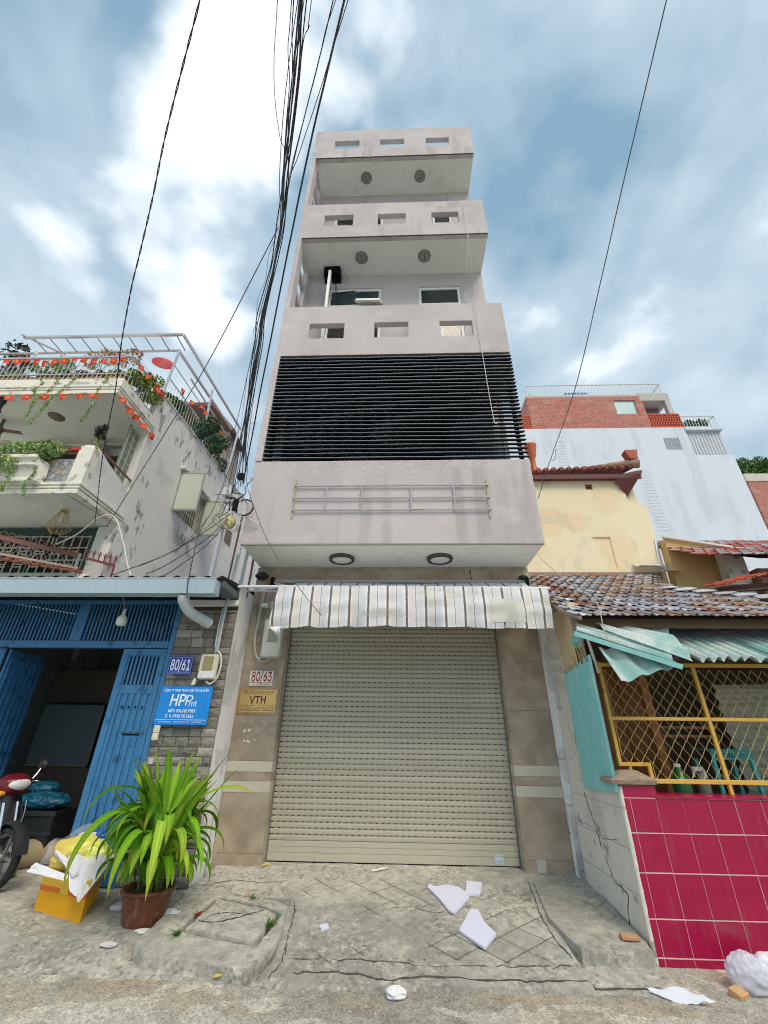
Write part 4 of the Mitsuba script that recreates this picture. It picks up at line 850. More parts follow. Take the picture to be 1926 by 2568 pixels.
for (x0, y0, z0, n, w) in ((4.08, 6.45, 3.50, 8, .21), (4.15, 6.25, 3.40, 9, .21)):
    for i in range(n):
        x = x0 + w * i
        add('ridge_tile', move(box(0, w * .98, 0, .30, 0, .016, .004), (x, y0 - .09 * i, z0 - .055 * i + .005 * (i % 2)), rz=-.30, rx=.35), 'vc_mid', rfs, col=np.array((.42, .43, .48)) * (.8 + .35 * rng.random()))
tag(add('roof_rubble', [lump((4.0, 6.75, 3.60), (.22, .08, .05), 3, 2, .4), lump((4.25, 6.70, 3.60), (.16, .10, .06), 8, 2, .4)], 'moss_stone'), 'broken lump of mortar lying across the shed tiles', 'rubble')
# inside the shed
add('ceiling', box(2.28, 6.95, 5.97, 8.0, 2.86, 2.90), 'vc', shed, col=(.22, .16, .11))  # hidden ceiling, added to keep daylight out of the shed
add('wall', box(6.9, 7.0, 5.2, 8.0, -.3, 2.86), 'old_plaster', shed)  # end wall out of view, added to darken the shed inside
add('joint', [box(WX - .003, WX - .0005, 5.1, 6.5, z, z + .006) for z in (.18, .52, .84)], 'vc', shed, col=(.36, .35, .32), kind='stuff')
tag(add('boarding', [box(2.42 + .17 * k, 2.585 + .17 * k, 6.55 + .01 * (k % 2), 6.60, .6, 2.35) for k in range(6)], 'vc_mid', col=(.33, .125, .035), kind='stuff'), 'orange brown wooden boards at the back left of the shed', 'boards')
tag(add('wooden_post', bar((3.29, 6.2, .3), (3.25, 6.2, 2.3), .10, .10, .005), 'vc_mid', col=(.42, .17, .05)), 'orange wooden post inside the shed', 'post')
sf = thing('shelf', 'wooden shelf with two boards at the back of the shed', 'shelf')
for z in (1.49, 1.59): add('board', box(3.45, 4.2, 6.4, 6.7, z - .02, z + .012, .003), 'vc_mid', sf, col=(.36, .19, .07))
add('side', [box(3.46, 3.50, 6.42, 6.68, .5, 1.6), box(4.14, 4.18, 6.42, 6.68, .5, 1.6)], 'vc_mid', sf, col=(.16, .07, .03), kind='stuff')
iw = sheet(lambda u, v: (4.6 + 1.9 * u - .02 * v, 6.8 - .0 * u + .03 * np.cos(2 * np.pi * v * 11), .5 + 1.66 * v + .03 * u), 3, 100, .004)
tag(add('corrugated_screen', iw, 'vc', smooth=True, col=(.50, .52, .42)), 'pale corrugated sheet standing at the back right of the shed', 'sheet')
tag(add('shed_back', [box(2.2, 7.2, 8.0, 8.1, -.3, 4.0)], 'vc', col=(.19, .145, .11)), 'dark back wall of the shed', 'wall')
tt = thing('plastic_stand', 'turquoise plastic stand with a slotted top inside the shed', 'stand')
TQ = (.03, .27, .26)
add('top', box(3.52, 3.98, 5.62, 5.98, 1.335, 1.355, .004), 'vc_mid', tt, col=TQ)
add('apron', [extrude(holed(3.52, 3.98, 1.25, 1.334, [(3.56 + .03 * k, 3.575 + .03 * k, 1.27, 1.315) for k in range(13)]), 5.62, 5.635)], 'vc_mid', tt, col=TQ)
for x, y in ((3.53, 5.63), (3.95, 5.63), (3.53, 5.95), (3.95, 5.95)): add('leg', bar((x, y, .2), (x, y, 1.25), .04, .04, .004), 'vc_mid', tt, col=(.08, .40, .40))
add('shelf', box(3.56, 3.94, 5.66, 5.94, 1.03, 1.05), 'vc_mid', tt, col=TQ)
tag(add('bottle', lathe([(0, 0), (.085, 0), (.09, .02), (.09, .17), (.08, .21), (.045, .27), (.03, .31), (.03, .33)], (3.04, 5.5, .86), 18), 'vc_gloss', smooth=True, col=(.02, .13, .04)), 'large green bottle with a white cap behind the mesh', 'bottle')
add('cap', lathe([(0, .0), (.033, .0), (.033, .03), (0, .03)], (3.04, 5.5, 1.18), 14), 'vc_mid', 'bottle', col=(.72, .72, .70))
sp = tag(add('spray_bottle', lathe([(0, 0), (.06, 0), (.06, .22), (.03, .26), (.02, .29)], (3.27, 5.5, .84), 14), 'vc_mid', smooth=True, col=(.22, .21, .19)), 'grey spray bottle with a white trigger head behind the mesh', 'bottle')
add('trigger_head', [box(3.19, 3.31, 5.48, 5.52, 1.14, 1.185, .008), bar((3.20, 5.5, 1.15), (3.19, 5.5, 1.09), .02), bar((3.30, 5.5, 1.16), (3.32, 5.5, 1.08), .025)], 'vc_mid', sp, col=(.50, .52, .48))

# ------------------------------------------------------------------ cream house
def cream_fn(p, n, uv):
    a = fbm(p.x * 0.9 + 5, p.y, p.z * 0.8, 4)
    o = smoothstep(0.50, 0.62, fbm(p.x * 1.6 + 1, p.y, p.z * 1.1 + 4, 4))
    g = smoothstep(0.60, 0.75, fbm(p.x * 4.0 + 1, p.y, p.z * 2.0 + 4, 4))
    c = mix((0.76, 0.68, 0.47), (0.82, 0.76, 0.57), a)
    c = mix(c, (0.78, 0.60, 0.38), 0.5 * o)
    return mix(c, (0.52, 0.50, 0.40), 0.3 * g)
mat('cream_wall', proc(cream_fn), 0.85, spec=0.25)
ch = thing('cream_house', 'cream rendered house with a dark red tiled roof edge behind the shed', 'house')
HY = 8.0
add('wall', extrude(holed(1.5, 4.885, 3.2, 6.52, [(4.068, 4.220, 6.215, 6.358), (3.965, 4.31, 4.42, 5.08)]), HY, HY + .12), 'cream_wall', ch)
add('niche', box(3.96, 4.315, HY + .022, HY + .06, 4.41, 5.09), 'cream_wall', ch)
add('niche_lintel', box(3.94, 4.33, HY - .012, HY + .02, 5.082, 5.10), 'cream_wall', ch)
add('wall', extrude([(4.886, 3.2), (5.19, 3.2), (5.245, 5.80), (5.13, 5.86), (4.886, 5.87)], HY + .004, HY + .12), 'cream_wall', ch)
add('wall', box(1.6, 5.15, HY + .125, 15, 3.0, 6.3), 'cream_wall', ch)
vb = add('vent_dark_sheet', box(4.06, 4.228, HY + .06, HY + .07, 6.20, 6.37), 'dark', ch)  # near-black sheet standing in for the unlit inside of the vent
add('grille', [bar((4.068 + .05 * k, HY + .03, 6.21), (4.068 + .05 * k, HY + .03, 6.36), .012) for k in range(1, 3)] + [bar((4.068, HY + .03, 6.215 + .05 * k), (4.22, HY + .03, 6.215 + .05 * k), .012) for k in range(1, 3)], 'vc', vb, col=(.35, .10, .05))
add('base_course', box(1.5, 5.1, HY - .03, HY - .001, 4.18, 4.32, .01), 'moss_stone', ch)
flash = [csheet((4.60, HY - .02, 4.48), (4.62, HY - .25, 4.36), (5.18, HY - .02, 4.46), (5.2, HY - .25, 4.34), 1, .02, 6, .003), csheet((5.0, HY - .1, 4.34), (5.02, HY - .35, 4.22), (5.3, HY - .1, 4.36), (5.32, HY - .3, 4.22), 1, .02, 6, .003), bar((5.20, HY - .01, 5.0), (5.13, HY - .01, 4.45), .05, .02)]
add('flashing', flash, 'vc_metal', ch, True, col=(.75, .75, .78), kind='stuff', label='crumpled silver flashing strip at the wall corner')
rc = add('roof', [box(1.5, 5.2, HY - .10, HY + 4, 6.44, 6.50), box(1.5, 5.24, HY - .14, HY - .10, 6.41, 6.52)], 'vc_mid', ch, col=(.10, .025, .022), label='dark red tiled roof edge')
for k in range(20):
    x = 1.9 + .165 * k
    add('tile', tube([(x, HY - .19, 6.555 + .006 * k), (x + .02, HY + .6, 6.80 + .006 * k)], [.062, .055], 8), 'vc_mid', rc, True, col=np.array((.30, .085, .065)) * (.7 + .6 * rng.random()))
add('ridge', tube([(3.6, HY + .1, 6.72), (4.5, HY - .05, 6.75), (5.0, HY - .12, 6.78), (5.24, HY - .18, 6.78)], [.05, .075, .09, .12], 10), 'moss_stone', rc, True)
add('bracket', [hull([(4.70, HY - .11, 6.36), (5.25, HY - .18, 6.52), (5.27, HY - .18, 6.60), (4.70, HY - .12, 6.50), (4.90, HY + .0, 6.08), (4.94, HY + .1, 6.05), (5.22, HY + .3, 6.5)])], 'vc_mid', rc, col=(.11, .03, .025))
add('finial', extrude([(5.05, 6.84), (5.21, 6.84), (5.24, 7.06), (5.26, 7.07), (4.99, 7.07), (4.97, 7.05)], HY - .27, HY - .10), 'vc_mid', rc, col=(.36, .075, .04), label='square red terracotta finial')
tag(add('baluster', lathe([(0, 0), (.10, 0), (.09, .08), (.055, .25), (.06, .42), (.10, .50), (.09, .56), (.12, .62), (.11, .68), (.14, .74), (.14, .79), (.10, .80), (0, .80)], (3.02, HY - .05, 6.58), 16), 'vc_mid', smooth=True, col=(.50, .13, .05)), 'orange terracotta urn post at the left end of the tiled roof edge', 'urn')

# ochre gable with the red roof beyond
og = thing('ochre_house', 'ochre gabled house with a red tile roof beside the cream house', 'house')
add('wall', extrude([(5.20, 3.6), (6.05, 3.6), (6.33, 4.76), (5.26, 4.96)], HY - .2, HY), 'vc', og, col=(.58, .40, .18))
add('wall', extrude([(5.93, 3.6), (6.3, 3.6), (6.33, 4.50), (6.22, 4.55), (5.98, 4.54)], 7.45, 7.65), 'old_plaster', og, label='weathered cement buttress')
add('verge', bar((5.22, HY - .22, 4.98), (6.45, HY - .24, 4.74), .08, .04), 'vc_mid', og, col=(.66, .64, .60))
add('wall', box(6.35, 9.5, 7.3, 7.5, 3.2, 4.15), 'vc', og, col=(.22, .11, .08))
ro = add('roof', (np.array([(5.15, 9.4, 5.55), (10.5, 9.4, 5.55), (10.5, 7.0, 4.22), (6.2, 7.0, 4.22), (5.2, 8.0, 4.9)]), np.array([[0, 1, 2], [0, 2, 3], [0, 3, 4]])), 'vc', og, col=(.16, .10, .08), label='faded red tile roof')
tile_roof(ro, 5.25, 6.95, 4.24, 9.4, 5.58, 22, 9, .20, [(.42, .075, .045), (.46, .11, .07), (.40, .35, .38), (.44, .42, .46), (.38, .33, .36), (.30, .08, .06)], lambda t: 9.6, seed=21)
ed = thing('low_red_roof', 'bright red tile verge over a dark gap above the shed roof', 'roof')
add('deck', hull([(4.78, 6.25, 3.38), (7.5, 6.2, 3.62), (7.5, 7.2, 3.75), (4.9, 7.1, 3.62), (5.0, 6.6, 3.60)]), 'vc', ed, col=(.13, .09, .07))
for k in range(12):
    x = 4.76 + .17 * k
    add('tile', move(roof_tile(.178, .36, 0), (x, 6.16, 3.42 + np.interp(x, [4.7, 5.4, 7], [0, .17, .22])), rx=.35, ry=-.2 if x < 5.4 else 0), 'vc_mid', ed, col=np.array((.50, .10, .05)) * (.8 + .4 * rng.random()))

# ------------------------------------------------------------------ tall white house far behind
def wfar_fn(p, n, uv):
    s = smoothstep(0.55, 0.72, fbm(p.x * 1.4, p.y, p.z * 0.22, 4))
    b = smoothstep(0.50, 0.70, fbm(p.x * 0.5 + 4, p.y, p.z * 0.3, 4))
    c = mix((0.64, 0.71, 0.81), (0.59, 0.67, 0.78), b)
    return mix(c, (0.52, 0.58, 0.66), 0.5 * s)
mat('far_white', proc(wfar_fn), 0.85, spec=0.25)
def brick_fn(p, n, uv):
    u, v = (p.x + p.y) / 0.215, p.z / 0.068
    row = dr.floor(v)
    u = u + 0.5 * (row - 2 * dr.floor(row / 2))
    fu, fv = u - dr.floor(u), v - dr.floor(v)
    j = smoothstep(0.0, 0.10, dr.minimum(fu, 1 - fu) * 3) * smoothstep(0.0, 0.28, dr.minimum(fv, 1 - fv) * 2)
    r = cell_rand(dr.floor(u), row, 3)
    pale = smoothstep(0.58, 0.75, fbm(p.x * 1.2, p.y, p.z * 2.0, 4))
    c = mix((0.34, 0.115, 0.09), (0.52, 0.20, 0.165), r)
    return mix(mix((0.48, 0.36, 0.32), c, j), (0.55, 0.38, 0.34), 0.35 * pale)
mat('far_brick', proc(brick_fn), 0.85, spec=0.2)
wt = thing('tall_white_house', 'tall white house with a brick top floor rising behind the cream house', 'building')
WY = 22.0
add('wall', [box(4.0, 18.34, WY, WY + 14, 0, 18.98), box(4, 18.34, WY, WY + .3, 18.98, 19.16)], 'far_white', wt, label='blank white side wall with faint rain streaks')
add('wall', [box(18.343, 20.72, WY + .1, WY + 14, 0, 17.05), box(18.343, 20.6, WY + .9, WY + 14, 17.05, 18.9)], 'far_white', wt)
add('wall', extrude(holed(8.72, 16.33, 19.17, 21.86, [(14.40, 15.85, 20.28, 21.53)]), WY + .01, WY + .25), 'far_brick', wt, label='red brick top floor')
add('wall', box(8.72, 16.3, WY + .26, WY + 10, 19.0, 21.8), 'far_brick', wt)
wd = add('window', extrude(holed(14.41, 15.84, 20.29, 21.52, [(14.49, 15.76, 20.37, 21.44)]), WY + .05, WY + .12), 'vc_mid', wt, col=(.28, .22, .22))
add('pane', box(14.48, 15.77, WY + .09, WY + .10, 20.36, 21.45), 'vc_gloss', wd, col=(.42, .60, .62))
add('roof_slab', [box(16.2, 18.15, WY, WY + 8, 21.45, 22.08), box(8.7, 16.25, WY + .02, WY + 8, 21.862, 22.02)], 'vc', wt, col=(.46, .45, .43))
add('column', box(17.80, 18.12, WY, WY + .3, 20.3, 21.44), 'vc', wt, col=(.50, .49, .48))
add('ceiling_beam', [box(16.35, 17.8, WY + .8 * k, WY + .8 * k + .2, 21.2, 21.44) for k in range(1, 7)], 'vc', wt, col=(.16, .15, .15), kind='stuff')
for a, b, n in ((16.34, 18.36, 12), (7.9, 8.70, 5)):
    sc, pw = [], (b - a) / n
    hs = [(a + pw * (i + .18 + .25 * (j % 2)), a + pw * (i + .74 + .25 * (j % 2)), 19.28 + .20 * j, 19.44 + .20 * j) for j in range(5) for i in range(n) if a + pw * (i + .9) < b]
    add('brick_screen', extrude(holed(a, b, 19.17, 20.32, hs), WY + .01, WY + .13), 'vc', wt, col=(.50, .11, .06), label='bright red perforated brick screen')
hand = []
add('railing', [bar((8.85, WY + .1, 23.02), (17.95, WY + .1, 23.02), .06), bar((8.85, WY + .1, 22.1), (17.95, WY + .1, 22.1), .05), bar((17.95, WY + .1, 23.02), (17.95, WY + 5, 23.02), .05)] + [bar((x, WY + .1, 22.0), (x, WY + .1, 23.02), .03) for x in np.arange(8.85, 18.0, .21)] + [bar((17.95, y, 22.0), (17.95, y, 23.02), .03) for y in np.arange(WY + .3, WY + 5, .3)] + [bar((8.85, y, 22.0), (8.85, y, 23.02), .03) for y in np.arange(WY + .3, WY + 5, .3)], 'vc_mid', wt, col=(.55, .57, .60), kind='stuff', label='grey roof railing of thin bars')
add('railing', [bar((18.5, WY + .1, 20.15), (20.6, WY + .1, 20.15), .05), bar((20.6, WY + .1, 20.15), (20.6, WY + 4, 20.15), .05)] + [bar((x, WY + .1, 19.15), (x, WY + .1, 20.15), .028) for x in np.arange(18.5, 20.65, .19)] + [bar((20.6, y, 19.15), (20.6, y, 20.15), .028) for y in np.arange(WY + .3, WY + 4, .3)], 'vc_mid', wt, col=(.62, .63, .65), kind='stuff', label='balcony railing of thin bars')
add('balcony_slab', box(18.345, 20.66, WY - .1, WY + 4, 18.88, 19.13), 'far_white', wt)
for k in range(11):
    x = 18.36 + .20 * k
    add('panel', box(x, x + .17, WY + .12, WY + .20, 17.07, 18.87, .01), 'vc_mid', wt, col=(.50, .54, .60))
add('panel_backing', box(18.345, 20.56, WY + .3, WY + .34, 17.05, 18.88), 'vc', wt, col=(.22, .24, .28))
def gblocks(x0, x1, z0, z1, nx, nzz, depth=.03):
    return [box(x0 + (x1 - x0) * i / nx + .025, x0 + (x1 - x0) * (i + 1) / nx - .025, WY - depth, WY + .02, z0 + (z1 - z0) * j / nzz + .02, z0 + (z1 - z0) * (j + 1) / nzz - .02) for i in range(nx) for j in range(nzz)]
add('glass_blocks', gblocks(16.76, 17.74, 17.42, 18.33, 5, 5), 'vc_gloss', wt, col=(.28, .35, .40), kind='stuff', label='square window of grey glass blocks')
for x0, x1, z0, z1 in ((9.95, 10.62, 15.6, 18.33), (14.62, 15.3, 11.8, 16.0)):
    vs = []
    for j in range(int((z1 - z0) / .22)):
        for i in range(4): vs.append(box(x0 + .17 * i, x0 + .17 * i + .11, WY - .008, WY + .01, z0 + .22 * j, z0 + .22 * j + .055))
    add('vent_slot', vs, 'vc', wt, col=(.40, .43, .48), kind='stuff', label='column of small dark ventilation slots')
tag(add('blue_tarpaulin', box(11.6, 13.2, WY + .5, WY + 1.5, 22.25, 22.75, .03), 'vc_mid', col=(.04, .20, .42)), 'blue sheet on the roof of the white house', 'sheet')
tag(add('roof_store', box(14.3, 16.9, WY + 2, WY + 4, 22.1, 22.75, .05), 'vc', col=(.50, .50, .50)), 'low grey store behind the roof railing', 'store')
tag(add('water_tank', lathe([(0, 0), (.35, 0), (.35, .7), (.25, .85), (0, .9)], (9.4, WY + .9, 22.0), 18), 'vc_mid', smooth=True, col=(.45, .45, .46)), 'small grey water tank on the white house roof', 'water tank')
fb = thing('far_brick_house', 'brick house beyond the white house at the edge of view', 'building')
add('wall', box(28.3, 40, 30, 40, 0, 20.0), 'far_brick', fb)
add('parapet', box(28.2, 40, 29.95, 40, 20.0, 20.7), 'vc', fb, col=(.55, .55, .50))

# ------------------------------------------------------------------ foliage
mat('leaf_mat', VC, 0.5, spec=0.35)
def leaf_cloud(centres, radii, n, size, seed, colours=((.05, .12, .03), (.08, .18, .04), (.035, .085, .025)), squash=1.0):
    r = np.random.default_rng(seed)
    k = r.choice(len(centres), n, p=np.array(radii) ** 2 / (np.array(radii) ** 2).sum())
    d = r.normal(size=(n, 3)); d /= np.linalg.norm(d, axis=1, keepdims=True)
    P = np.array(centres)[k] + d * (np.array(radii)[k] * (0.45 + 0.6 * r.random(n) ** .5))[:, None] * np.array((1, 1, squash))
    a = r.normal(size=(n, 3)); a /= np.linalg.norm(a, axis=1, keepdims=True)
    b = np.cross(a, r.normal(size=(n, 3))); b /= np.linalg.norm(b, axis=1, keepdims=True)
    s = size * (.6 + .8 * r.random(n))[:, None]
    V = np.stack([P - a * s, P + b * s * .42, P + a * s, P - b * s * .42], 1).reshape(-1, 3)
    i = np.arange(n) * 4
    F = np.vstack([np.stack([i, i + 1, i + 2], 1), np.stack([i, i + 2, i + 3], 1)])
    C = np.repeat(np.array(colours)[r.choice(len(colours), n)] * (.7 + .6 * r.random(n))[:, None], 4, 0)
    return (V, F), C
tr = thing('roof_tree', 'dense bushy green tree growing on the far brick house', 'tree')
add('trunk', tube([(29.6, 31, 20.4), (29.7, 31, 21.6), (30, 31.2, 22.6)], [.12, .10, .05], 6), 'vc', tr, col=(.12, .09, .06))
r7 = np.random.default_rng(71)
cc = [(28.9 + 2.6 * r7.random(), 30.4 + 1.2 * r7.random(), 21.0 + 1.5 * r7.random()) for _ in range(22)]
m, c = leaf_cloud(cc, [.55] * 22, 3800, .13, 5, ((.10, .20, .05), (.16, .27, .07), (.05, .11, .03)))
add('crown', m, 'leaf_mat', tr, col=c)
for k, (x, z) in enumerate(((19.2, 19.5), (20.0, 19.6))):
    m, c = leaf_cloud([(x, WY + .5, z), (x + .2, WY + .6, z + .35), (x - .2, WY + .4, z + .25)], [.28, .25, .25], 420, .09, 9 + k)
    p = thing('balcony_plant', ('left leafy plant behind the white house balcony railing', 'right leafy plant behind the white house balcony railing')[k], 'plant')
    add('foliage', m, 'leaf_mat', p, col=c)
    add('pot', lathe([(0, 0), (.16, 0), (.2, .3)], (x, WY + .5, 19.13), 10), 'vc', p, col=(.3, .12, .07))
# ------------------------------------------------------------------ left tall house with balconies
def mould_fn(p, n, uv):
    a = fbm(p.x * 1.0, p.y * 1.0, p.z * 0.9, 4)
    st = fbm(p.x * 5.0, p.y * 5.0 + 2, p.z * 2.4 + 5, 6)
    patch = smoothstep(0.50, 0.62, fbm(p.x * 0.8, p.y * 0.7 + 1, p.z * 0.7, 3) + 0.14 * smoothstep(9.0, 10.6, p.z))
    m = smoothstep(0.50, 0.66, st) * patch
    low = smoothstep(0.64, 0.74, fbm(p.x * 1.8, p.y * 1.8 + 7, p.z * 1.4, 5))
    fine = 0.35 + 1.1 * noise(p.x * 22, p.y * 22, p.z * 11)
    c = mix((0.72, 0.71, 0.70), (0.79, 0.78, 0.765), a)
    c = mix(c, (0.20, 0.195, 0.18), dr.clip(0.95 * m * fine - 0.12, 0, 1))
    return mix(c, (0.54, 0.53, 0.52), 0.45 * low)
mat('mould_wall', proc(mould_fn), 0.85, spec=0.25)
def trim_fn(p, n, uv):
    m = smoothstep(0.58, 0.74, fbm(p.x * 6, p.y * 6, p.z * 5, 5))
    g = smoothstep(0.60, 0.74, fbm(p.x * 2.5 + 4, p.y * 3, p.z * 3, 4))
    return mix(mix((0.76, 0.75, 0.67), (0.56, 0.40, 0.31), 0.35 * g), (0.26, 0.25, 0.21), 0.6 * m)
mat('old_trim', proc(trim_fn), 0.85, spec=0.25)
LX, LF, LB = -7.3, 8.0, 9.72
lh = thing('balcony_house', 'mouldy white house with planted balconies and a flag hung roof terrace', 'house')
side = sg.Polygon([(LB - .14, 0), (32.0, 0), (32.0, 12.3), (14.95, 11.07), (9.56, 10.70), (9.56, 9.30), (LB - .14, 9.25)])
side = side.difference(sg.box(11.72, 7.78, 13.62, 9.22)).difference(sg.box(15.85, 8.5, 16.6, 9.2))
add('wall', extrude(side, LX - .22, LX, 'yz'), 'mould_wall', lh, label='tall side wall streaked with black mould below its coping')
add('wall', [box(-16, LX - .25, LB, LB + .2, 0, 4.9), box(-7.88, LX - .225, LB, LB + .2, 4.9, 6.2), box(-16, -11.2, LB, LB + .2, 4.9, 6.2), box(-16, LX - .25, 17, 18, 0, 9), box(-16, LX - .3, 13.2, 17, 0, 7.1), box(-16, LX - .24, 10.35, 17, 9.52, 9.62)], 'white_plaster', lh)
for q in (((LX - .10, 9.54, 10.71), (LX - .10, 14.95, 11.09)), ((LX - .10, 14.951, 11.09), (LX - .10, 32.0, 12.3))): add('coping', bar(*q, .28, .03), 'old_trim', lh)
for zb, nm in ((6.20, 0), (9.215, 1)):
    sl = add('balcony_slab', box(-16, LX - .005, LF + .02, LB + .5, zb + .05, zb + .27, .01), 'old_trim', lh, label=('lower', 'upper')[nm] + ' balcony slab with stepped edge')
    zt = zb + .27 + .28 * nm
    add('moulding', [box(-16, LX + .035, LF - .035, LF + .02, zb + .14, zb + .20, .012), box(LX - .005, LX + .035, LF - .035, LB, zb + .14, zb + .20, .012)], 'old_trim', sl)
    add('moulding', [box(-16, LX + .02, LF - .02, LF + .02, zb, zb + .125, .008), box(LX - .1, LX + .02, LF + .02, LB, zb, zb + .125, .008)], 'old_trim', sl)
    add('moulding', [box(-16, LX + .05, LF - .05, LF + .02, zb + .215, zb + .30, .015), box(LX - .005, LX + .05, LF + .02, LB, zb + .215, zb + .30, .015)], 'old_trim', sl)
    add('soffit', box(-16, LX - .11, LF + .03, LB + .2, zb + .04, zb + .049), 'white_plaster', sl)
    if nm: add('kerb', [box(-16, LX + .02, LF, LF + .2, zb + .301, zb + .56, .015), box(LX - .2, LX + .02, LF + .2, LB - .15, zb + .301, zb + .56, .015)], 'old_trim', sl)
add('tube_light', tube([(-7.60, 8.12, 6.235), (-7.42, 9.6, 6.235)], .022, 8), 'vc_mid', lh, True, col=(.62, .64, .60), label='pipe along the underside of the lower slab')
# lower balcony parapet
def sideparapet():
    pts = [(8.2, 6.52), (9.70, 6.52), (9.70, 7.10), (9.1, 7.30), (8.6, 7.42), (8.2, 7.55)]
    return extrude(pts, LX - .12, LX, 'yz')
add('parapet', sideparapet(), 'mould_wall', lh, label='side parapet with crumbling top')
add('corner_pillar', hull([(x, y, z) for x in (-7.66, LX + .004) for y in (8.0, 8.24) for z in (6.50, 7.52)] + [(-7.60, 8.06, 7.60), (-7.36, 8.06, 7.60), (-7.36, 8.2, 7.60), (-7.60, 8.2, 7.60)]), 'old_trim', lh)
pf = add('parapet', box(-8.42, -7.665, 8.05, 8.2, 6.50, 7.20, .01), 'vc', lh, col=(.30, .28, .25), label='balcony front panel of crazy paving stones')
def crazy(x0, x1, z0, z1, n, seed):
    r = np.random.default_rng(seed)
    from scipy.spatial import Voronoi
    P = np.stack([x0 + (x1 - x0) * r.random(n), z0 + (z1 - z0) * r.random(n)], 1)
    for _ in range(2):
        A = np.vstack([P, P * [-1, 1] + [2 * x0, 0], P * [-1, 1] + [2 * x1, 0], P * [1, -1] + [0, 2 * z0], P * [1, -1] + [0, 2 * z1]])
        V = Voronoi(A); cells = [sg.Polygon(V.vertices[V.regions[V.point_region[i]]]) for i in range(n)]
        P = np.array([c.centroid.coords[0] for c in cells])
    return [c.buffer(-.010) for c in cells]
for c in crazy(-8.40, -7.68, 6.53, 7.18, 22, 3):
    if c.is_empty or c.area < 1e-4: continue
    k = [(.30, .34, .38), (.38, .41, .45), (.47, .40, .27), (.36, .37, .36), (.26, .29, .32)][int(rng.integers(5))]
    add('stone', extrude(c, 8.035, 8.052), 'vc', pf, col=np.array(k) * (.85 + .3 * rng.random()))
add('handrail', [bar((-8.5, 8.06, 7.36), (-7.66, 8.06, 7.36), .05), bar((-8.5, 8.06, 7.45), (-7.66, 8.06, 7.45), .035), bar((-16, 8.06, 7.36), (-8.5, 8.06, 7.36), .05)], 'vc_mid', lh, col=(.16, .05, .035), label='brown wooden balcony handrail', kind='stuff')
add('handrail', bar((LX - .04, 8.2, 7.60), (LX - .04, 9.70, 7.52), .045), 'vc_mid', lh, col=(.22, .11, .09))
pl = add('planter', hull([(x, y, z) for x in (-16, -8.35) for y, z in ((7.70, 7.06), (8.1, 7.06), (7.85, 6.55), (8.1, 6.55))] + [(-8.15, 7.98, 6.6), (-8.2, 7.98, 7.0)]), 'old_trim', lh, label='long moulded balcony planter')
add('moulding', [box(-16, -8.30, 7.66, 7.74, 6.98, 7.08, .015), box(-16, -8.28, 7.70, 7.80, 6.80, 6.86, .015), box(-16, -8.18, 7.80, 8.0, 6.42, 6.54, .02)], 'old_trim', pl, kind='stuff')
# openings of the upper balcony
def room(holder, x0, x1, y0, y1, z0, z1):
    """five inner faces of a plain painted room, open to the street or to the side"""
    return add('room', [box(x0 - .05, x1 + .05, y1, y1 + .05, z0, z1), box(x0 - .05, x0, y0, y1, z0, z1), box(x1, x1 + .05, y0, y1, z0, z1), box(x0 - .05, x1 + .05, y0, y1 + .05, z1, z1 + .05), box(x0 - .05, x1 + .05, y0, y1 + .05, z0 - .05, z0)], 'vc', holder, col=(.24, .25, .23))
op = add('opening', extrude(holed(-16, LX - .23, 6.47, 9.22, [(-11.4, -7.62, 6.5, 9.13)]), LB + .50, LB + .58), 'white_plaster', lh)
room(op, -11.4, -7.62, LB + .585, LB + 3.2, 6.5, 9.13)
add('lintel', box(-16, -7.55, LB + .36, LB + .49, 9.135, 9.22, .01), 'white_plaster', lh)
def grille(holder, p0, ux, uz, w, h, nx, nzz, r=.010, mt='vc_mid', col=(.50, .52, .42), frame=None):
    p0, ux, uz = (np.asarray(q, float) for q in (p0, ux, uz))
    out = [bar(p0 + ux * w * i / nx, p0 + ux * w * i / nx + uz * h, r, r) for i in range(nx + 1)] + [bar(p0 + uz * h * j / nzz, p0 + uz * h * j / nzz + ux * w, r, r) for j in range(nzz + 1)]
    return add('bar', out, mt, holder, col=col, kind='stuff')
def shutter(holder, name, hinge, d, w, z0, z1, nx, nzz, label=None):
    d = np.array([d[0], d[1], 0.0]); d /= np.linalg.norm(d)
    h = np.array(hinge, float)
    s = add(name, [bar((*(h + d * w / 2), (z0 + z1) / 2), (*(h + d * (w / 2 + .001)), (z0 + z1) / 2), w, z1 - z0)] if 0 else bar(np.array((*h, 0)) + (0, 0, (z0 + z1) / 2), np.array((*h, 0)) + d * w + (0, 0, (z0 + z1) / 2), .03, z1 - z0, .004), 'vc_mid', holder, col=(.20, .25, .20), label=label)
    nrm = np.cross(d, (0, 0, 1)); nrm = nrm if nrm @ np.array((-h[0], -h[1], 0)) > 0 else -nrm
    P = np.array((*h, z0 + .06)) + d * .05 + nrm * .025
    grille(s, P, d, (0, 0, 1), w - .10, z1 - z0 - .12, nx, nzz, .018, col=(.56, .57, .48))
    return s
shutter(op, 'shutter', (-7.60, LB + .36), (.10, -.9), 1.05, 6.6, 9.08, 4, 9, 'olive shutter with pale bars swung out at the right')
shutter(op, 'shutter', (-9.55, LB + .36), (.8, -.25), .95, 6.6, 9.08, 4, 9)
shutter(op, 'shutter', (-11.2, LB + .36), (.9, -.2), 1.1, 6.6, 9.08, 4, 9)
add('door_frame', [box(-8.85, -7.62, LB + .40, LB + .438, 8.78, 9.02), box(-8.9, -8.78, LB + .40, LB + .438, 6.5, 9.05)], 'vc_mid', op, col=(.50, .52, .50), kind='stuff')
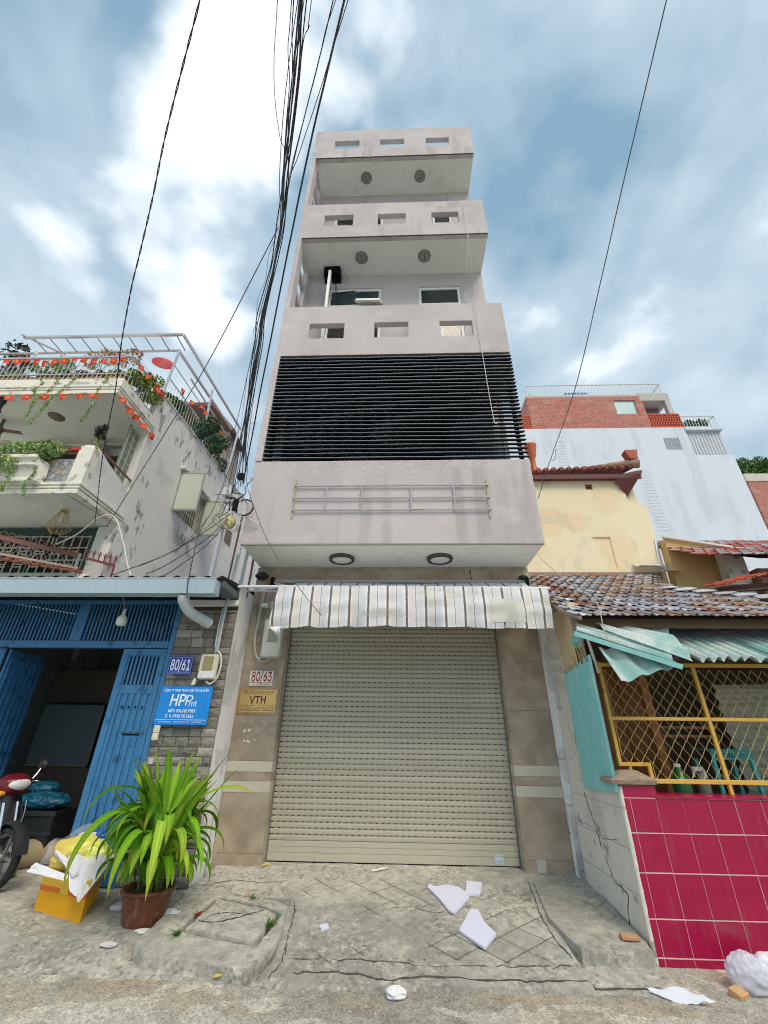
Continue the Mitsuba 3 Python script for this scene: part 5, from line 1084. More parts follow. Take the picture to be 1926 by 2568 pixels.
# lower grille window
wn = add('window', [box(-11.2, -7.89, LB + .16, LB + .20, 4.86, 4.90), box(-9.6, -9.54, LB + .16, LB + .2, 4.9, 6.19)], 'vc_mid', lh, col=(.10, .14, .13), label='wide dark window behind a pale square grille')
room(wn, -11.2, -7.89, LB + .205, LB + 2.6, 4.90, 6.19)
add('frame', [box(-11.2, -7.89, LB + .06, LB + .15, 5.98, 6.19), box(-7.98, -7.885, LB + .02, LB + .15, 4.9, 6.19)], 'vc_mid', wn, col=(.03, .06, .055), kind='stuff')
g = [bar((-11.1 + .22 * k, LB + .03, 4.9), (-11.1 + .22 * k, LB + .03, 5.96), .022) for k in range(15)] + [bar((-11.1, LB + .03, z), (-7.98, LB + .03, z), .022) for z in (4.93, 5.28, 5.62, 5.93)] + [bar((-11.1 + .44 * k, LB + .035, z), (-10.88 + .44 * k, LB + .035, z), .02) for k in range(7) for z in (5.10, 5.17, 5.45, 5.52)]
add('grille', g, 'vc_mid', wn, col=(.50, .52, .42), kind='stuff')
add('apron', box(-11.2, -7.4, LB - .03, LB - .001, 4.3, 4.88), 'vc', lh, col=(.36, .44, .34))
# side window with two shutters
sw2 = add('window', [box(LX - .20, LX - .02, 11.69, 13.65, 7.74, 7.765)], 'vc_mid', lh, col=(.30, .33, .28), label='side window with white bars and two open shutters')
add('room', [box(LX - 2.6, LX - 2.55, 11.2, 14.2, 7.2, 9.4), box(LX - 2.55, LX - .225, 11.15, 11.2, 7.2, 9.4), box(LX - 2.55, LX - .225, 14.2, 14.25, 7.2, 9.4), box(LX - 2.6, LX - .225, 11.15, 14.25, 9.4, 9.45), box(LX - 2.6, LX - .225, 11.15, 14.25, 7.15, 7.2)], 'vc', sw2, col=(.24, .25, .23))
grille(sw2, (LX - .05, 11.74, 7.80), (0, 1, 0), (0, 0, 1), 1.86, 1.40, 12, 4, .022, col=(.62, .60, .54))
add('frame', [box(LX - .10, LX + .004, 11.68, 11.73, 7.76, 9.24), box(LX - .10, LX + .004, 13.60, 13.65, 7.76, 9.24)], 'vc_mid', sw2, col=(.22, .26, .22), kind='stuff')
for y, dx in ((11.70, .80), (13.66, .84)):
    s = add('shutter', bar((LX + .01, y, 8.48), (LX + dx, y + .06, 8.48), .04, 1.46, .006), 'vc_mid', sw2, col=(.52, .58, .50), label='pale green shutter standing open at right angles')
    a, b = np.array((LX + .03, y - .024, 0)), np.array((LX + dx - .02, y + .036, 0))
    add('frame', [bar(a + (0, 0, z), b + (0, 0, z), .012, .045) for z in (7.79, 9.17)] + [bar(q + (0, 0, 7.77), q + (0, 0, 9.19), .012, .045, up=(1, 0, 0)) for q in (a, b)], 'vc_mid', s, col=(.28, .33, .28), kind='stuff')
add('hood', box(LX, LX + .16, 11.55, 13.85, 9.27, 9.36, .01), 'old_trim', lh)
vt = add('vent', box(LX - .21, LX - .12, 15.8, 16.65, 8.45, 9.25), 'vc', lh, col=(.30, .28, .2))
for k in range(6): add('louvre', bar((LX - .06, 15.86, 8.56 + .12 * k), (LX - .06, 16.59, 8.56 + .12 * k), .10, .03), 'vc', vt, col=(.45, .43, .33))
# ceiling fittings
add('ceiling_light', lathe([(0, -.06), (.15, -.05), (.20, -.02), (.21, 0)], (-9.6, 8.9, 9.255), 20), 'vc_mid', lh, True, col=(.15, .13, .10))
fn = add('ceiling_fan', lathe([(0, -.45), (.10, -.42), (.12, -.30), (.04, -.28), (.04, 0)], (-11.2, 9.0, 9.255), 14), 'vc_mid', lh, True, col=(.12, .09, .08))
for a in (.3, 2.4, 4.5): add('blade', bar((-11.2, 9.0, 8.9), (-11.2 + .55 * math.cos(a), 9.0 + .55 * math.sin(a), 8.9), .16, .012), 'vc_mid', fn, col=(.16, .09, .07))
wl = tag(add('wall_lantern', lathe([(0, 0), (.09, 0), (.10, .05), (.07, .08), (.08, .30), (.11, .34), (.09, .42), (0, .44)], (-10.5, 8.15, 8.8), 12), 'vc_mid', smooth=True, col=(.03, .035, .04)), 'small black lantern hanging under the upper balcony', 'lantern')
# roof terrace: rail, pergola, back roof
tr2 = add('terrace_railing', [bar((-16, 8.05, 10.62), (LX, 8.05, 10.62), .05), bar((LX - .02, 8.05, 10.62), (LX - .02, 9.6, 10.72), .05), bar((-16, 8.05, 9.98), (LX, 8.05, 9.98), .03)] , 'vc_metal', lh, col=(.62, .60, .62), label='thin metal terrace railing')
add('baluster', [bar((x, 8.05, 9.76), (x, 8.05, 10.62), .014) for x in np.arange(-12.4, LX, .13)] + [bar((LX - .02, y, 9.76), (LX - .02, y, 10.68), .014) for y in np.arange(8.2, 9.6, .14)], 'vc_mid', tr2, col=(.55, .54, .55), kind='stuff')
scr = [tube([(x + .22 + .20 * math.cos(t), 8.06, 10.18 + .14 * math.sin(t)) for t in np.linspace(0, 2 * math.pi, 13)], .011, 4, False) for x in np.arange(-12.2, -7.6, .46)]
add('scroll', scr, 'vc_mid', tr2, True, col=(.55, .54, .55), kind='stuff')
pg = add('pergola', [bar((-12.9, 9.62, 13.43), (LX, 9.62, 13.43), .08), bar((LX, 9.62, 13.43), (LX, 15.2, 13.9), .08)], 'vc_metal', lh, col=(.60, .58, .58), label='steel pergola frame over the roof terrace')
add('beam', [bar((-14.5, 10.28, 13.42), (-7.70, 10.28, 13.42), .06), bar((-7.77, 10.28, 13.42), (-7.72, 15.2, 13.88), .08), bar((-7.85, 11.5, 13.3), (-7.85, 15.2, 13.5), .05)], 'vc_metal', pg, col=(.55, .45, .42), kind='stuff')
for k in range(10): add('rafter', bar((-12.6 + .56 * k, 9.60, 13.45), (-12.6 + .56 * k, 10.32, 13.45), .03), 'vc_mid', pg, col=(.40, .36, .40))
add('rafter', bar((-12.9, 9.5, 13.45), (-12.0, 10.4, 13.45), .05), 'vc_mid', pg, col=(.40, .36, .40))
for p, q in (((-7.42, 9.75, 10.7), (-7.72, 10.26, 13.4)), ((-12.3, 9.9, 9.8), (-12.9, 10.2, 13.4)), ((LX - .02, 14.9, 11.1), (LX - .02, 15.1, 13.85)), ((LX, 12.4, 10.9), (-7.45, 12.4, 13.6))): add('post', bar(p, q, .06), 'vc_metal', pg, col=(.66, .66, .68))
add('mesh_rail', [bar((LX - .03, 9.7, z), (LX - .03, 15, z + .38), .03) for z in (11.5, 12.1)] + [bar((LX - .03, y, 10.7 + (y - 9.7) * .07), (LX - .03, y, 11.5 + (y - 9.7) * .07), .012) for y in np.arange(9.8, 15, .16)] + [bar((LX - .03, y, 10.8 + (y - 9.7) * .07), (LX - .03, y + .5, 11.5 + (y - 9.7) * .07), .012) for y in np.arange(11.8, 14.4, .2)], 'vc_mid', pg, col=(.60, .60, .58), kind='stuff', label='pale side rail with crossed bars')
br = add('back_roof', hull([(x, y, z) for x, y, z in ((-11, 14.6, 15.0), (-8.6, 14.6, 15.0), (-7.75, 15.6, 14.2), (-7.7, 17.0, 14.0), (-11, 17.0, 15.2), (-11, 14.6, 14.85), (-8.55, 14.6, 14.8), (-7.7, 15.6, 14.0), (-7.65, 17.0, 13.8))]), 'vc', lh, col=(.13, .085, .075), label='brown roof at the back of the terrace')
add('wall', box(-10.8, -7.95, 15.6, 17, 10, 14.2), 'vc', lh, col=(.30, .24, .21))
tag(add('antenna', [bar((-8.2, 18, 13), (-8.2, 18, 17.3), .03), bar((-8.6, 18, 16.6), (-7.8, 18, 16.6), .025), bar((-7.5, 18, 13), (-7.5, 18, 17.1), .03)], 'vc_mid', col=(.55, .55, .58)), 'thin grey aerial mast behind the terrace roof', 'aerial')
tag(add('red_hat', lathe([(0, .12), (.18, .07), (.38, -.02), (.40, -.03)], (0, 0, 0), 20), 'vc_mid', smooth=True, col=(.50, .05, .06)), 'round red disc hung on the pergola post', 'hat')
v_, f_ = lathe([(0, .10), (.16, .07), (.34, 0), (.36, -.02)], (0, 0, 0), 24)
scene['red_hat'] = mikit.ply(move((v_, f_), (-8.15, 10.25, 12.80), rx=1.25, rz=.5), 'vc_mid', smooth=True, color=np.tile((.52, .05, .06), (len(v_), 1)))

# flags on strings
def star(r):
    return sg.Polygon([(r * (1 if k % 2 == 0 else .40) * math.sin(k * math.pi / 5), r * (1 if k % 2 == 0 else .40) * math.cos(k * math.pi / 5)) for k in range(10)])
STAR = np.array(trimesh.creation.extrude_polygon(star(.036), .002, engine='earcut').vertices), np.array(trimesh.creation.extrude_polygon(star(.036), .002, engine='earcut').faces)
frng = np.random.default_rng(17)
def flag(p, d, w, h, grp, lab):
    d = np.array((d[0], d[1], 0.0)); d /= np.linalg.norm(d)
    nrm = np.array((d[1], -d[0], 0)); nrm = nrm if nrm @ np.array((1, -1, 0)) > 0 else -nrm
    w, h = w * (.85 + .3 * frng.random()), h * (.85 + .3 * frng.random())
    ph, am, sk, tl = frng.random() * 6, .012 + .05 * frng.random(), .5 * (frng.random() - .5), .6 * (frng.random() - .4)
    def f(a, b):
        off = am * np.sin(a * 4 + ph + b * 2) * b + tl * h * b * .5
        q = np.asarray(p) + d * ((a - .5) * w)[..., None] + nrm * off[..., None] + np.array((0, 0, -1)) * (b * h * (1 - .1 * abs(tl)))[..., None] + d * (sk * b * h)[..., None]
        return q[..., 0], q[..., 1], q[..., 2]
    k = tag(add('flag', sheet(f, 9, 9, .002), 'vc', None, True, col=np.array((.70, .07, .04)) * (.85 + .3 * frng.random())), lab, 'flag', grp)
    v = STAR[0]
    a, b = v[:, 0] / w + .5, .5 - v[:, 1] / h
    x, y, z = f(a, b)
    add('star', (np.stack([x, y, z], 1) + nrm * (.004 + .004 * (v[:, 2:] > .001)), STAR[1]), 'vc', k, col=(.78, .55, .04))
ORDN = ('first', 'second', 'third', 'fourth', 'fifth', 'sixth', 'seventh', 'eighth', 'ninth', 'tenth', 'eleventh', 'twelfth', 'thirteenth', 'fourteenth', 'fifteenth')
R1 = 'small red flags along the front terrace rail'
for k, x in enumerate(np.linspace(-10.8, -7.5, 13)): flag((x, 8.0, 10.52 + .05 * math.sin(k * 1.1)), (1, .15), .165, .17, R1, ORDN[k] + ' red star flag from the left on the front terrace rail')
R2 = 'small red flags under the upper balcony'
for k, x in enumerate((-10.45, -10.12, -9.62, -9.15, -8.65, -8.2, -7.85)): flag((x, 7.95, 9.17), (1, .1), .20, .17, R2, ORDN[k] + ' red star flag from the left under the upper balcony front')
R3 = 'small red flags down the side of the upper balcony'
for k, y in enumerate((8.15, 8.55, 8.82, 9.2, 9.62)): flag((LX + .08, y, 9.2), (.6, 1), .16, .17, R3, ORDN[k] + ' red star flag from the corner along the side edge of the upper balcony')
R4 = 'small red flags along the side terrace rail'
for k, (y, z) in enumerate(((8.35, 10.62), (8.8, 10.66), (9.2, 10.7), (9.5, 10.75), (10.4, 11.7), (11.1, 11.8), (11.7, 12.2), (12.05, 12.2), (12.7, 12.3), (13.5, 12.4))): flag((LX + .05, y, z), (.4, 1), .17, .22, R4, ORDN[k] + ' red star flag from the corner along the side terrace rail')
tag(add('flag_string', [tube(curve(q, 6), .006, 4) for q in ([(-12, 8.0, 10.56), (-9, 8.0, 10.5), (LX, 8.0, 10.55), (LX + .05, 9.6, 10.76)],)][0], 'vc', col=(.5, .1, .08)), 'thin string carrying the flags along the terrace rail', 'string')
tag(add('flag_string', tube(curve([(-12, 7.97, 9.2), (-9.5, 7.97, 9.17), (-7.5, 7.97, 9.18), (LX + .08, 8.1, 9.22), (LX + .08, 9.7, 9.22)], 6), .006, 4), 'vc', col=(.5, .1, .08)), 'thin string carrying the flags under the upper balcony', 'string')
tag(add('red_cloth', lump((-8.10, 8.02, 7.45), (.13, .06, .07), 3, 3, .4), 'vc', smooth=True, col=(.68, .04, .03)), 'red cloth draped on the balcony handrail', 'cloth')
tag(add('red_cloth', [bar((-7.86, 8.02, 7.44), (-7.62, 8.02, 7.47), .06, .07, .01)], 'vc', col=(.60, .05, .05)), 'folded red cloth on the handrail beside the pillar', 'cloth')
tag(add('drink_can', lathe([(0, 0), (.04, 0), (.045, .02), (.045, .17), (.035, .19), (0, .19)], (-7.42, 8.12, 7.60), 14), 'vc_gloss', smooth=True, col=(.45, .03, .05)), 'red can standing on the balcony pillar', 'can')
m, c = leaf_cloud([(-7.40, 8.12, 7.95), (-7.45, 8.1, 8.1), (-7.36, 8.14, 8.2)], [.10, .10, .07], 260, .06, 44, ((.03, .025, .02), (.05, .035, .03)))
tag(add('dried_nest', m, 'leaf_mat', col=c), 'dark dried clump hanging beside the twisted cable above the pillar', 'dried plant')
# plants on the balconies
def bush(label, centres, radii, n, size, seed, cols=((.09, .19, .045), (.14, .28, .07), (.05, .11, .03)), pot=None):
    p = thing('balcony_plant', label, 'plant')
    m, c = leaf_cloud(centres, radii, n, size, seed, cols)
    add('foliage', m, 'leaf_mat', p, col=c)
    if pot: add('pot', box(pot[0] - pot[3], pot[0] + pot[3], pot[1] - .12, pot[1] + .12, pot[2], pot[2] + .22, .015), 'vc', p, col=(.36, .19, .12))
    return p
YG = ((.20, .34, .09), (.26, .42, .12), (.12, .24, .06))
bush('feathery yellow green shrub overflowing the lower balcony planter', [(-9.3 + .25 * k, 7.8, 7.2 + .06 * (k % 3)) for k in range(6)] + [(-9.1, 7.72, 6.95), (-8.9, 7.7, 6.8), (-9.4, 7.7, 6.7), (-9.3, 7.7, 6.9)], [.20] * 10, 2100, .045, 3, ((.26, .40, .13), (.34, .48, .18), (.14, .26, .07), (.30, .42, .20)))
bush('dark green fern at the end of the balcony planter', [(-8.5, 7.9, 7.25), (-8.3, 7.95, 7.35), (-8.6, 7.9, 7.4), (-8.4, 7.9, 7.45)], [.2, .17, .16, .15], 800, .06, 6, ((.13, .26, .06), (.18, .34, .08), (.08, .17, .04)))
for k in range(8):
    x = -11.4 + .5 * k + .1 * rng.random()
    bush(f'potted terrace plant {["with blue grey leaves", "low and bushy", "tall with broad leaves", "thin and pale", "round and dark", "with red leaves", "small and clipped", "spreading and light green"][k]} behind the front terrace rail', [(x, 8.3, 10.05 + .1 * (k % 2)), (x + .12, 8.3, 10.22 + .3 * (k == 2))], [.17, .13], 400, .055, 60 + k, (((.10, .17, .12), (.14, .22, .16)), YG, ((.12, .26, .05), (.2, .36, .08)), YG, ((.04, .11, .05), (.06, .14, .06)), ((.20, .08, .06), (.12, .18, .05)), ((.06, .15, .08), (.08, .18, .09)), YG)[k], (x, 8.28, 9.80, .2))
bush('tall shrub with yellow blossom at the side of the terrace', [(-7.4, 8.4 + .22 * k, 10.2 + .12 * (k % 3)) for k in range(6)] + [(-7.45, 9.0, 10.7), (-7.4, 9.3, 10.9)], [.22] * 8, 1100, .07, 81, YG + ((.07, .15, .04), (.5, .36, .04)))
bush('large dark green shrub at the back of the terrace side', [(-7.4 + .1 * (k % 2), 12.0 + .26 * k, 11.2 + .3 * (k % 4)) for k in range(9)], [.36] * 9, 2200, .08, 82, ((.045, .11, .05), (.03, .08, .035), (.08, .17, .07)))
bush('orange blossoming climber on the terrace pergola', [(-10.9 + .5 * k, 10.4, 13.1 + .2 * (k % 2)) for k in range(4)], [.28] * 4, 500, .07, 83, ((.55, .22, .10), (.16, .26, .08), (.60, .34, .22)))
bush('light green shrub standing in the pergola corner', [(-11.6, 10.2, 12.7), (-11.9, 10.2, 12.5)], [.3, .25], 500, .07, 84, YG)
bush('broad leaved green plant behind the side terrace rail', [(-7.6, 10.1 + .2 * k, 11.0 + .08 * k) for k in range(5)], [.26] * 5, 900, .09, 85)
pk = add('wood_edging', [box(-12 + .20 * k, -11.83 + .20 * k, 8.08, 8.11, 9.76, 9.76 + .15 + .04 * math.sin(k * 2.1)) for k in range(23)], 'vc', lh, col=(.42, .22, .14), kind='stuff', label='row of short terracotta boards behind the terrace kerb')
add('wood_edging', [box(LX - .14, LX - .11, 8.15 + .17 * k, 8.29 + .17 * k, 9.76, 9.94) for k in range(8)], 'vc', lh, col=(.30, .15, .12), kind='stuff')
for k, (x, y, z0, ln, dx) in enumerate(((-9.05, 7.95, 9.8, 1.5, -.35), (-8.62, 7.95, 9.9, 1.75, -.55), (-7.75, 7.95, 9.85, 1.7, -.05), (-9.3, 7.66, 7.0, 1.3, -.2), (-8.35, 7.75, 7.1, 1.1, .15), (-8.75, 7.68, 6.95, 1.9, -.1), (-9.45, 7.95, 9.7, .6, 0), (-7.36, 8.1, 8.1, .75, .02))):
    n = int(ln / .02)
    t = np.linspace(0, 1, n)
    P = np.stack([x + dx * t + .05 * np.sin(t * 9 + k), y - .05 * t + .03 * np.sin(t * 7), z0 - ln * t ** .9], 1)
    m, c = leaf_cloud(P, [.045] * n, int(ln * 120), .034, 90 + k, ((.26, .40, .12), (.34, .48, .16), (.16, .28, .08)))
    v = thing('hanging_vine', ('first hanging vine from the terrace edge', 'longest hanging vine from the terrace edge before the dark ceiling light', 'hanging vine beside the twisted cable', 'hanging vine below the left of the planter', 'short hanging vine over the crazy paving panel', 'long vine from the planter reaching down to the spiked fence', 'shortest vine under the terrace edge', 'vine trailing down the balcony pillar')[k], 'vine')
    add('stem', tube(P[::4], .006, 4), 'vc', v, col=(.14, .17, .05))
    add('foliage', m, 'leaf_mat', v, col=c)
# bamboo lantern frame
bl2 = thing('bamboo_lantern', 'bare bamboo lantern frame hanging under the lower balcony', 'lantern')
LC = np.array((-8.08, 8.75, 5.5))
BAM = (.52, .36, .14)
for k in range(16):
    a = k * 2 * math.pi / 16
    c_, s_ = math.cos(a), math.sin(a)
    add('rib', tube([LC + (.07 * c_, .07 * s_, .66), LC + (.26 * c_, .26 * s_, .22), LC + (.06 * c_, .06 * s_, 0)], .006, 4), 'vc', bl2, col=BAM)
add('collar', lathe([(.06, .64), (.085, .64), (.085, .68), (.06, .68)], LC, 14), 'vc', bl2, col=BAM)
add('hub', lathe([(0, -.02), (.075, -.02), (.075, .03), (0, .03)], LC, 14), 'dark', bl2)
add('bulb', lathe([(0, .34), (.04, .36), (.05, .42), (.03, .50), (.02, .60), (0, .60)], LC, 12), 'vc_gloss', bl2, True, col=(.70, .68, .62))
add('cord', tube([LC + (0, 0, .6), LC + (.02, 0, .76)], .006, 5), 'vc', bl2, col=(.6, .6, .55))
add('tail', tube([LC + (0, 0, 0), LC + (.01, 0, -.22)], .012, 5), 'vc', bl2, col=(.45, .33, .18))
# spiked fence behind the tin canopy
sf2 = thing('spiked_fence', 'rusty brown spiked fence with wire mesh below the lower balcony', 'fence')
A, Bq = np.array((-9.6, 7.55, 5.25)), np.array((-7.84, 9.37, 5.25))
dv = (Bq - A) / np.linalg.norm(Bq - A)
RU = (.24, .115, .095)
add('rail', bar(A, Bq, .04, .10), 'vc_mid', sf2, col=RU)
add('rail', bar(A + (0.1, 0, -.42), Bq + (.3, -.25, -.42), .03, .05), 'vc_mid', sf2, col=(.42, .32, .27))
Ln = np.linalg.norm(Bq - A)
for k in range(int(Ln / .14)):
    p = A + dv * (.07 + .14 * k)
    add('spike', [tube([p + dv * (.055 * math.cos(t)) + (0, 0, .10 + .055 * math.sin(t)) for t in np.linspace(-1.2, 4.3, 12)], .010, 5)], 'vc_mid', sf2, True, col=RU)
add('mesh', [bar(A + dv * s + (0, 0, -.03), A + dv * (s + .25) + (0, 0, -.40), .006) for s in np.arange(0, Ln - .25, .09)] + [bar(A + dv * (s + .25) + (0, 0, -.03), A + dv * s + (0, 0, -.40), .006) for s in np.arange(0, Ln - .25, .09)], 'vc', sf2, col=(.40, .36, .32), kind='stuff')
add('post', bar(Bq + (.02, .0, -.9), Bq + (.02, 0, .06), .05), 'vc_mid', sf2, col=(.42, .40, .38))
sf3 = thing('spiked_fence', 'short maroon spiked fence panel against the mouldy side wall', 'fence')
A3, B3 = np.array((-7.51, 9.2, 5.12)), np.array((-7.08, 9.66, 5.10))
for z in (0, -.42): add('rail', bar(A3 + (0, 0, z), B3 + (0, 0, z), .03, .05), 'vc_mid', sf3, col=(.22, .05, .06))
add('post', bar(B3 + (0, 0, -.45), B3 + (0, 0, .03), .035), 'vc_mid', sf3, col=(.22, .05, .06))
for k in range(6):
    p = A3 + (B3 - A3) * (.04 + k / 5.3)
    add('spike', [bar(p, p + (0, 0, .24), .02), bar(p + (0, 0, .10), p + (.03, .03, .20), .014), bar(p + (0, 0, .10), p + (-.03, -.03, .20), .014)], 'vc_mid', sf3, col=(.22, .05, .06))
d3 = (B3 - A3)
add('mesh', [bar(A3 + d3 * s + (0, 0, -.02), A3 + d3 * min(s + .35, 1) + (0, 0, -.40), .006) for s in np.arange(0, .8, .1)] + [bar(A3 + d3 * min(s + .35, 1) + (0, 0, -.02), A3 + d3 * s + (0, 0, -.40), .006) for s in np.arange(0, .8, .1)], 'vc', sf3, col=(.55, .50, .48), kind='stuff')
add('wall', box(-7.56, -7.31, 9.2, 9.7, 4.3, 4.72), 'old_trim', sf3)
tag(add('tile_strip', [move(box(0, .16, 0, .28, 0, .05, .02), (-9.2 + .14 * k, 7.9 + .10 * k, 4.70), rx=.3) for k in range(12)], 'vc', col=(.30, .11, .07), kind='stuff'), 'strip of rust red tiles behind the tin canopy', 'tiles', kind='stuff')
tag(add('white_pipe', tube(curve([(-8.1, 8.9, 5.35), (-7.7, 8.9, 5.6), (-7.35, 8.9, 6.0), (-7.1, 8.9, 6.12), (-6.85, 8.9, 6.0), (-6.5, 8.9, 5.4), (-6.2, 8.9, 4.8), (-5.95, 8.9, 4.4)], 8), .018, 6), 'vc_mid', smooth=True, col=(.68, .68, .66)), 'white hose arching in front of the mouldy wall', 'hose')
tag(add('far_palm', leaf_cloud([(-14.6, 11, 14.2), (-14.2, 11, 13.6), (-14.4, 11, 13.0)], [.5, .4, .5], 260, .16, 99, ((.05, .07, .06), (.09, .10, .10)))[0], 'leaf_mat', col=np.tile((.06, .08, .07), (260 * 4, 1))), 'dark feathery treetop at the left edge behind the terrace', 'tree')
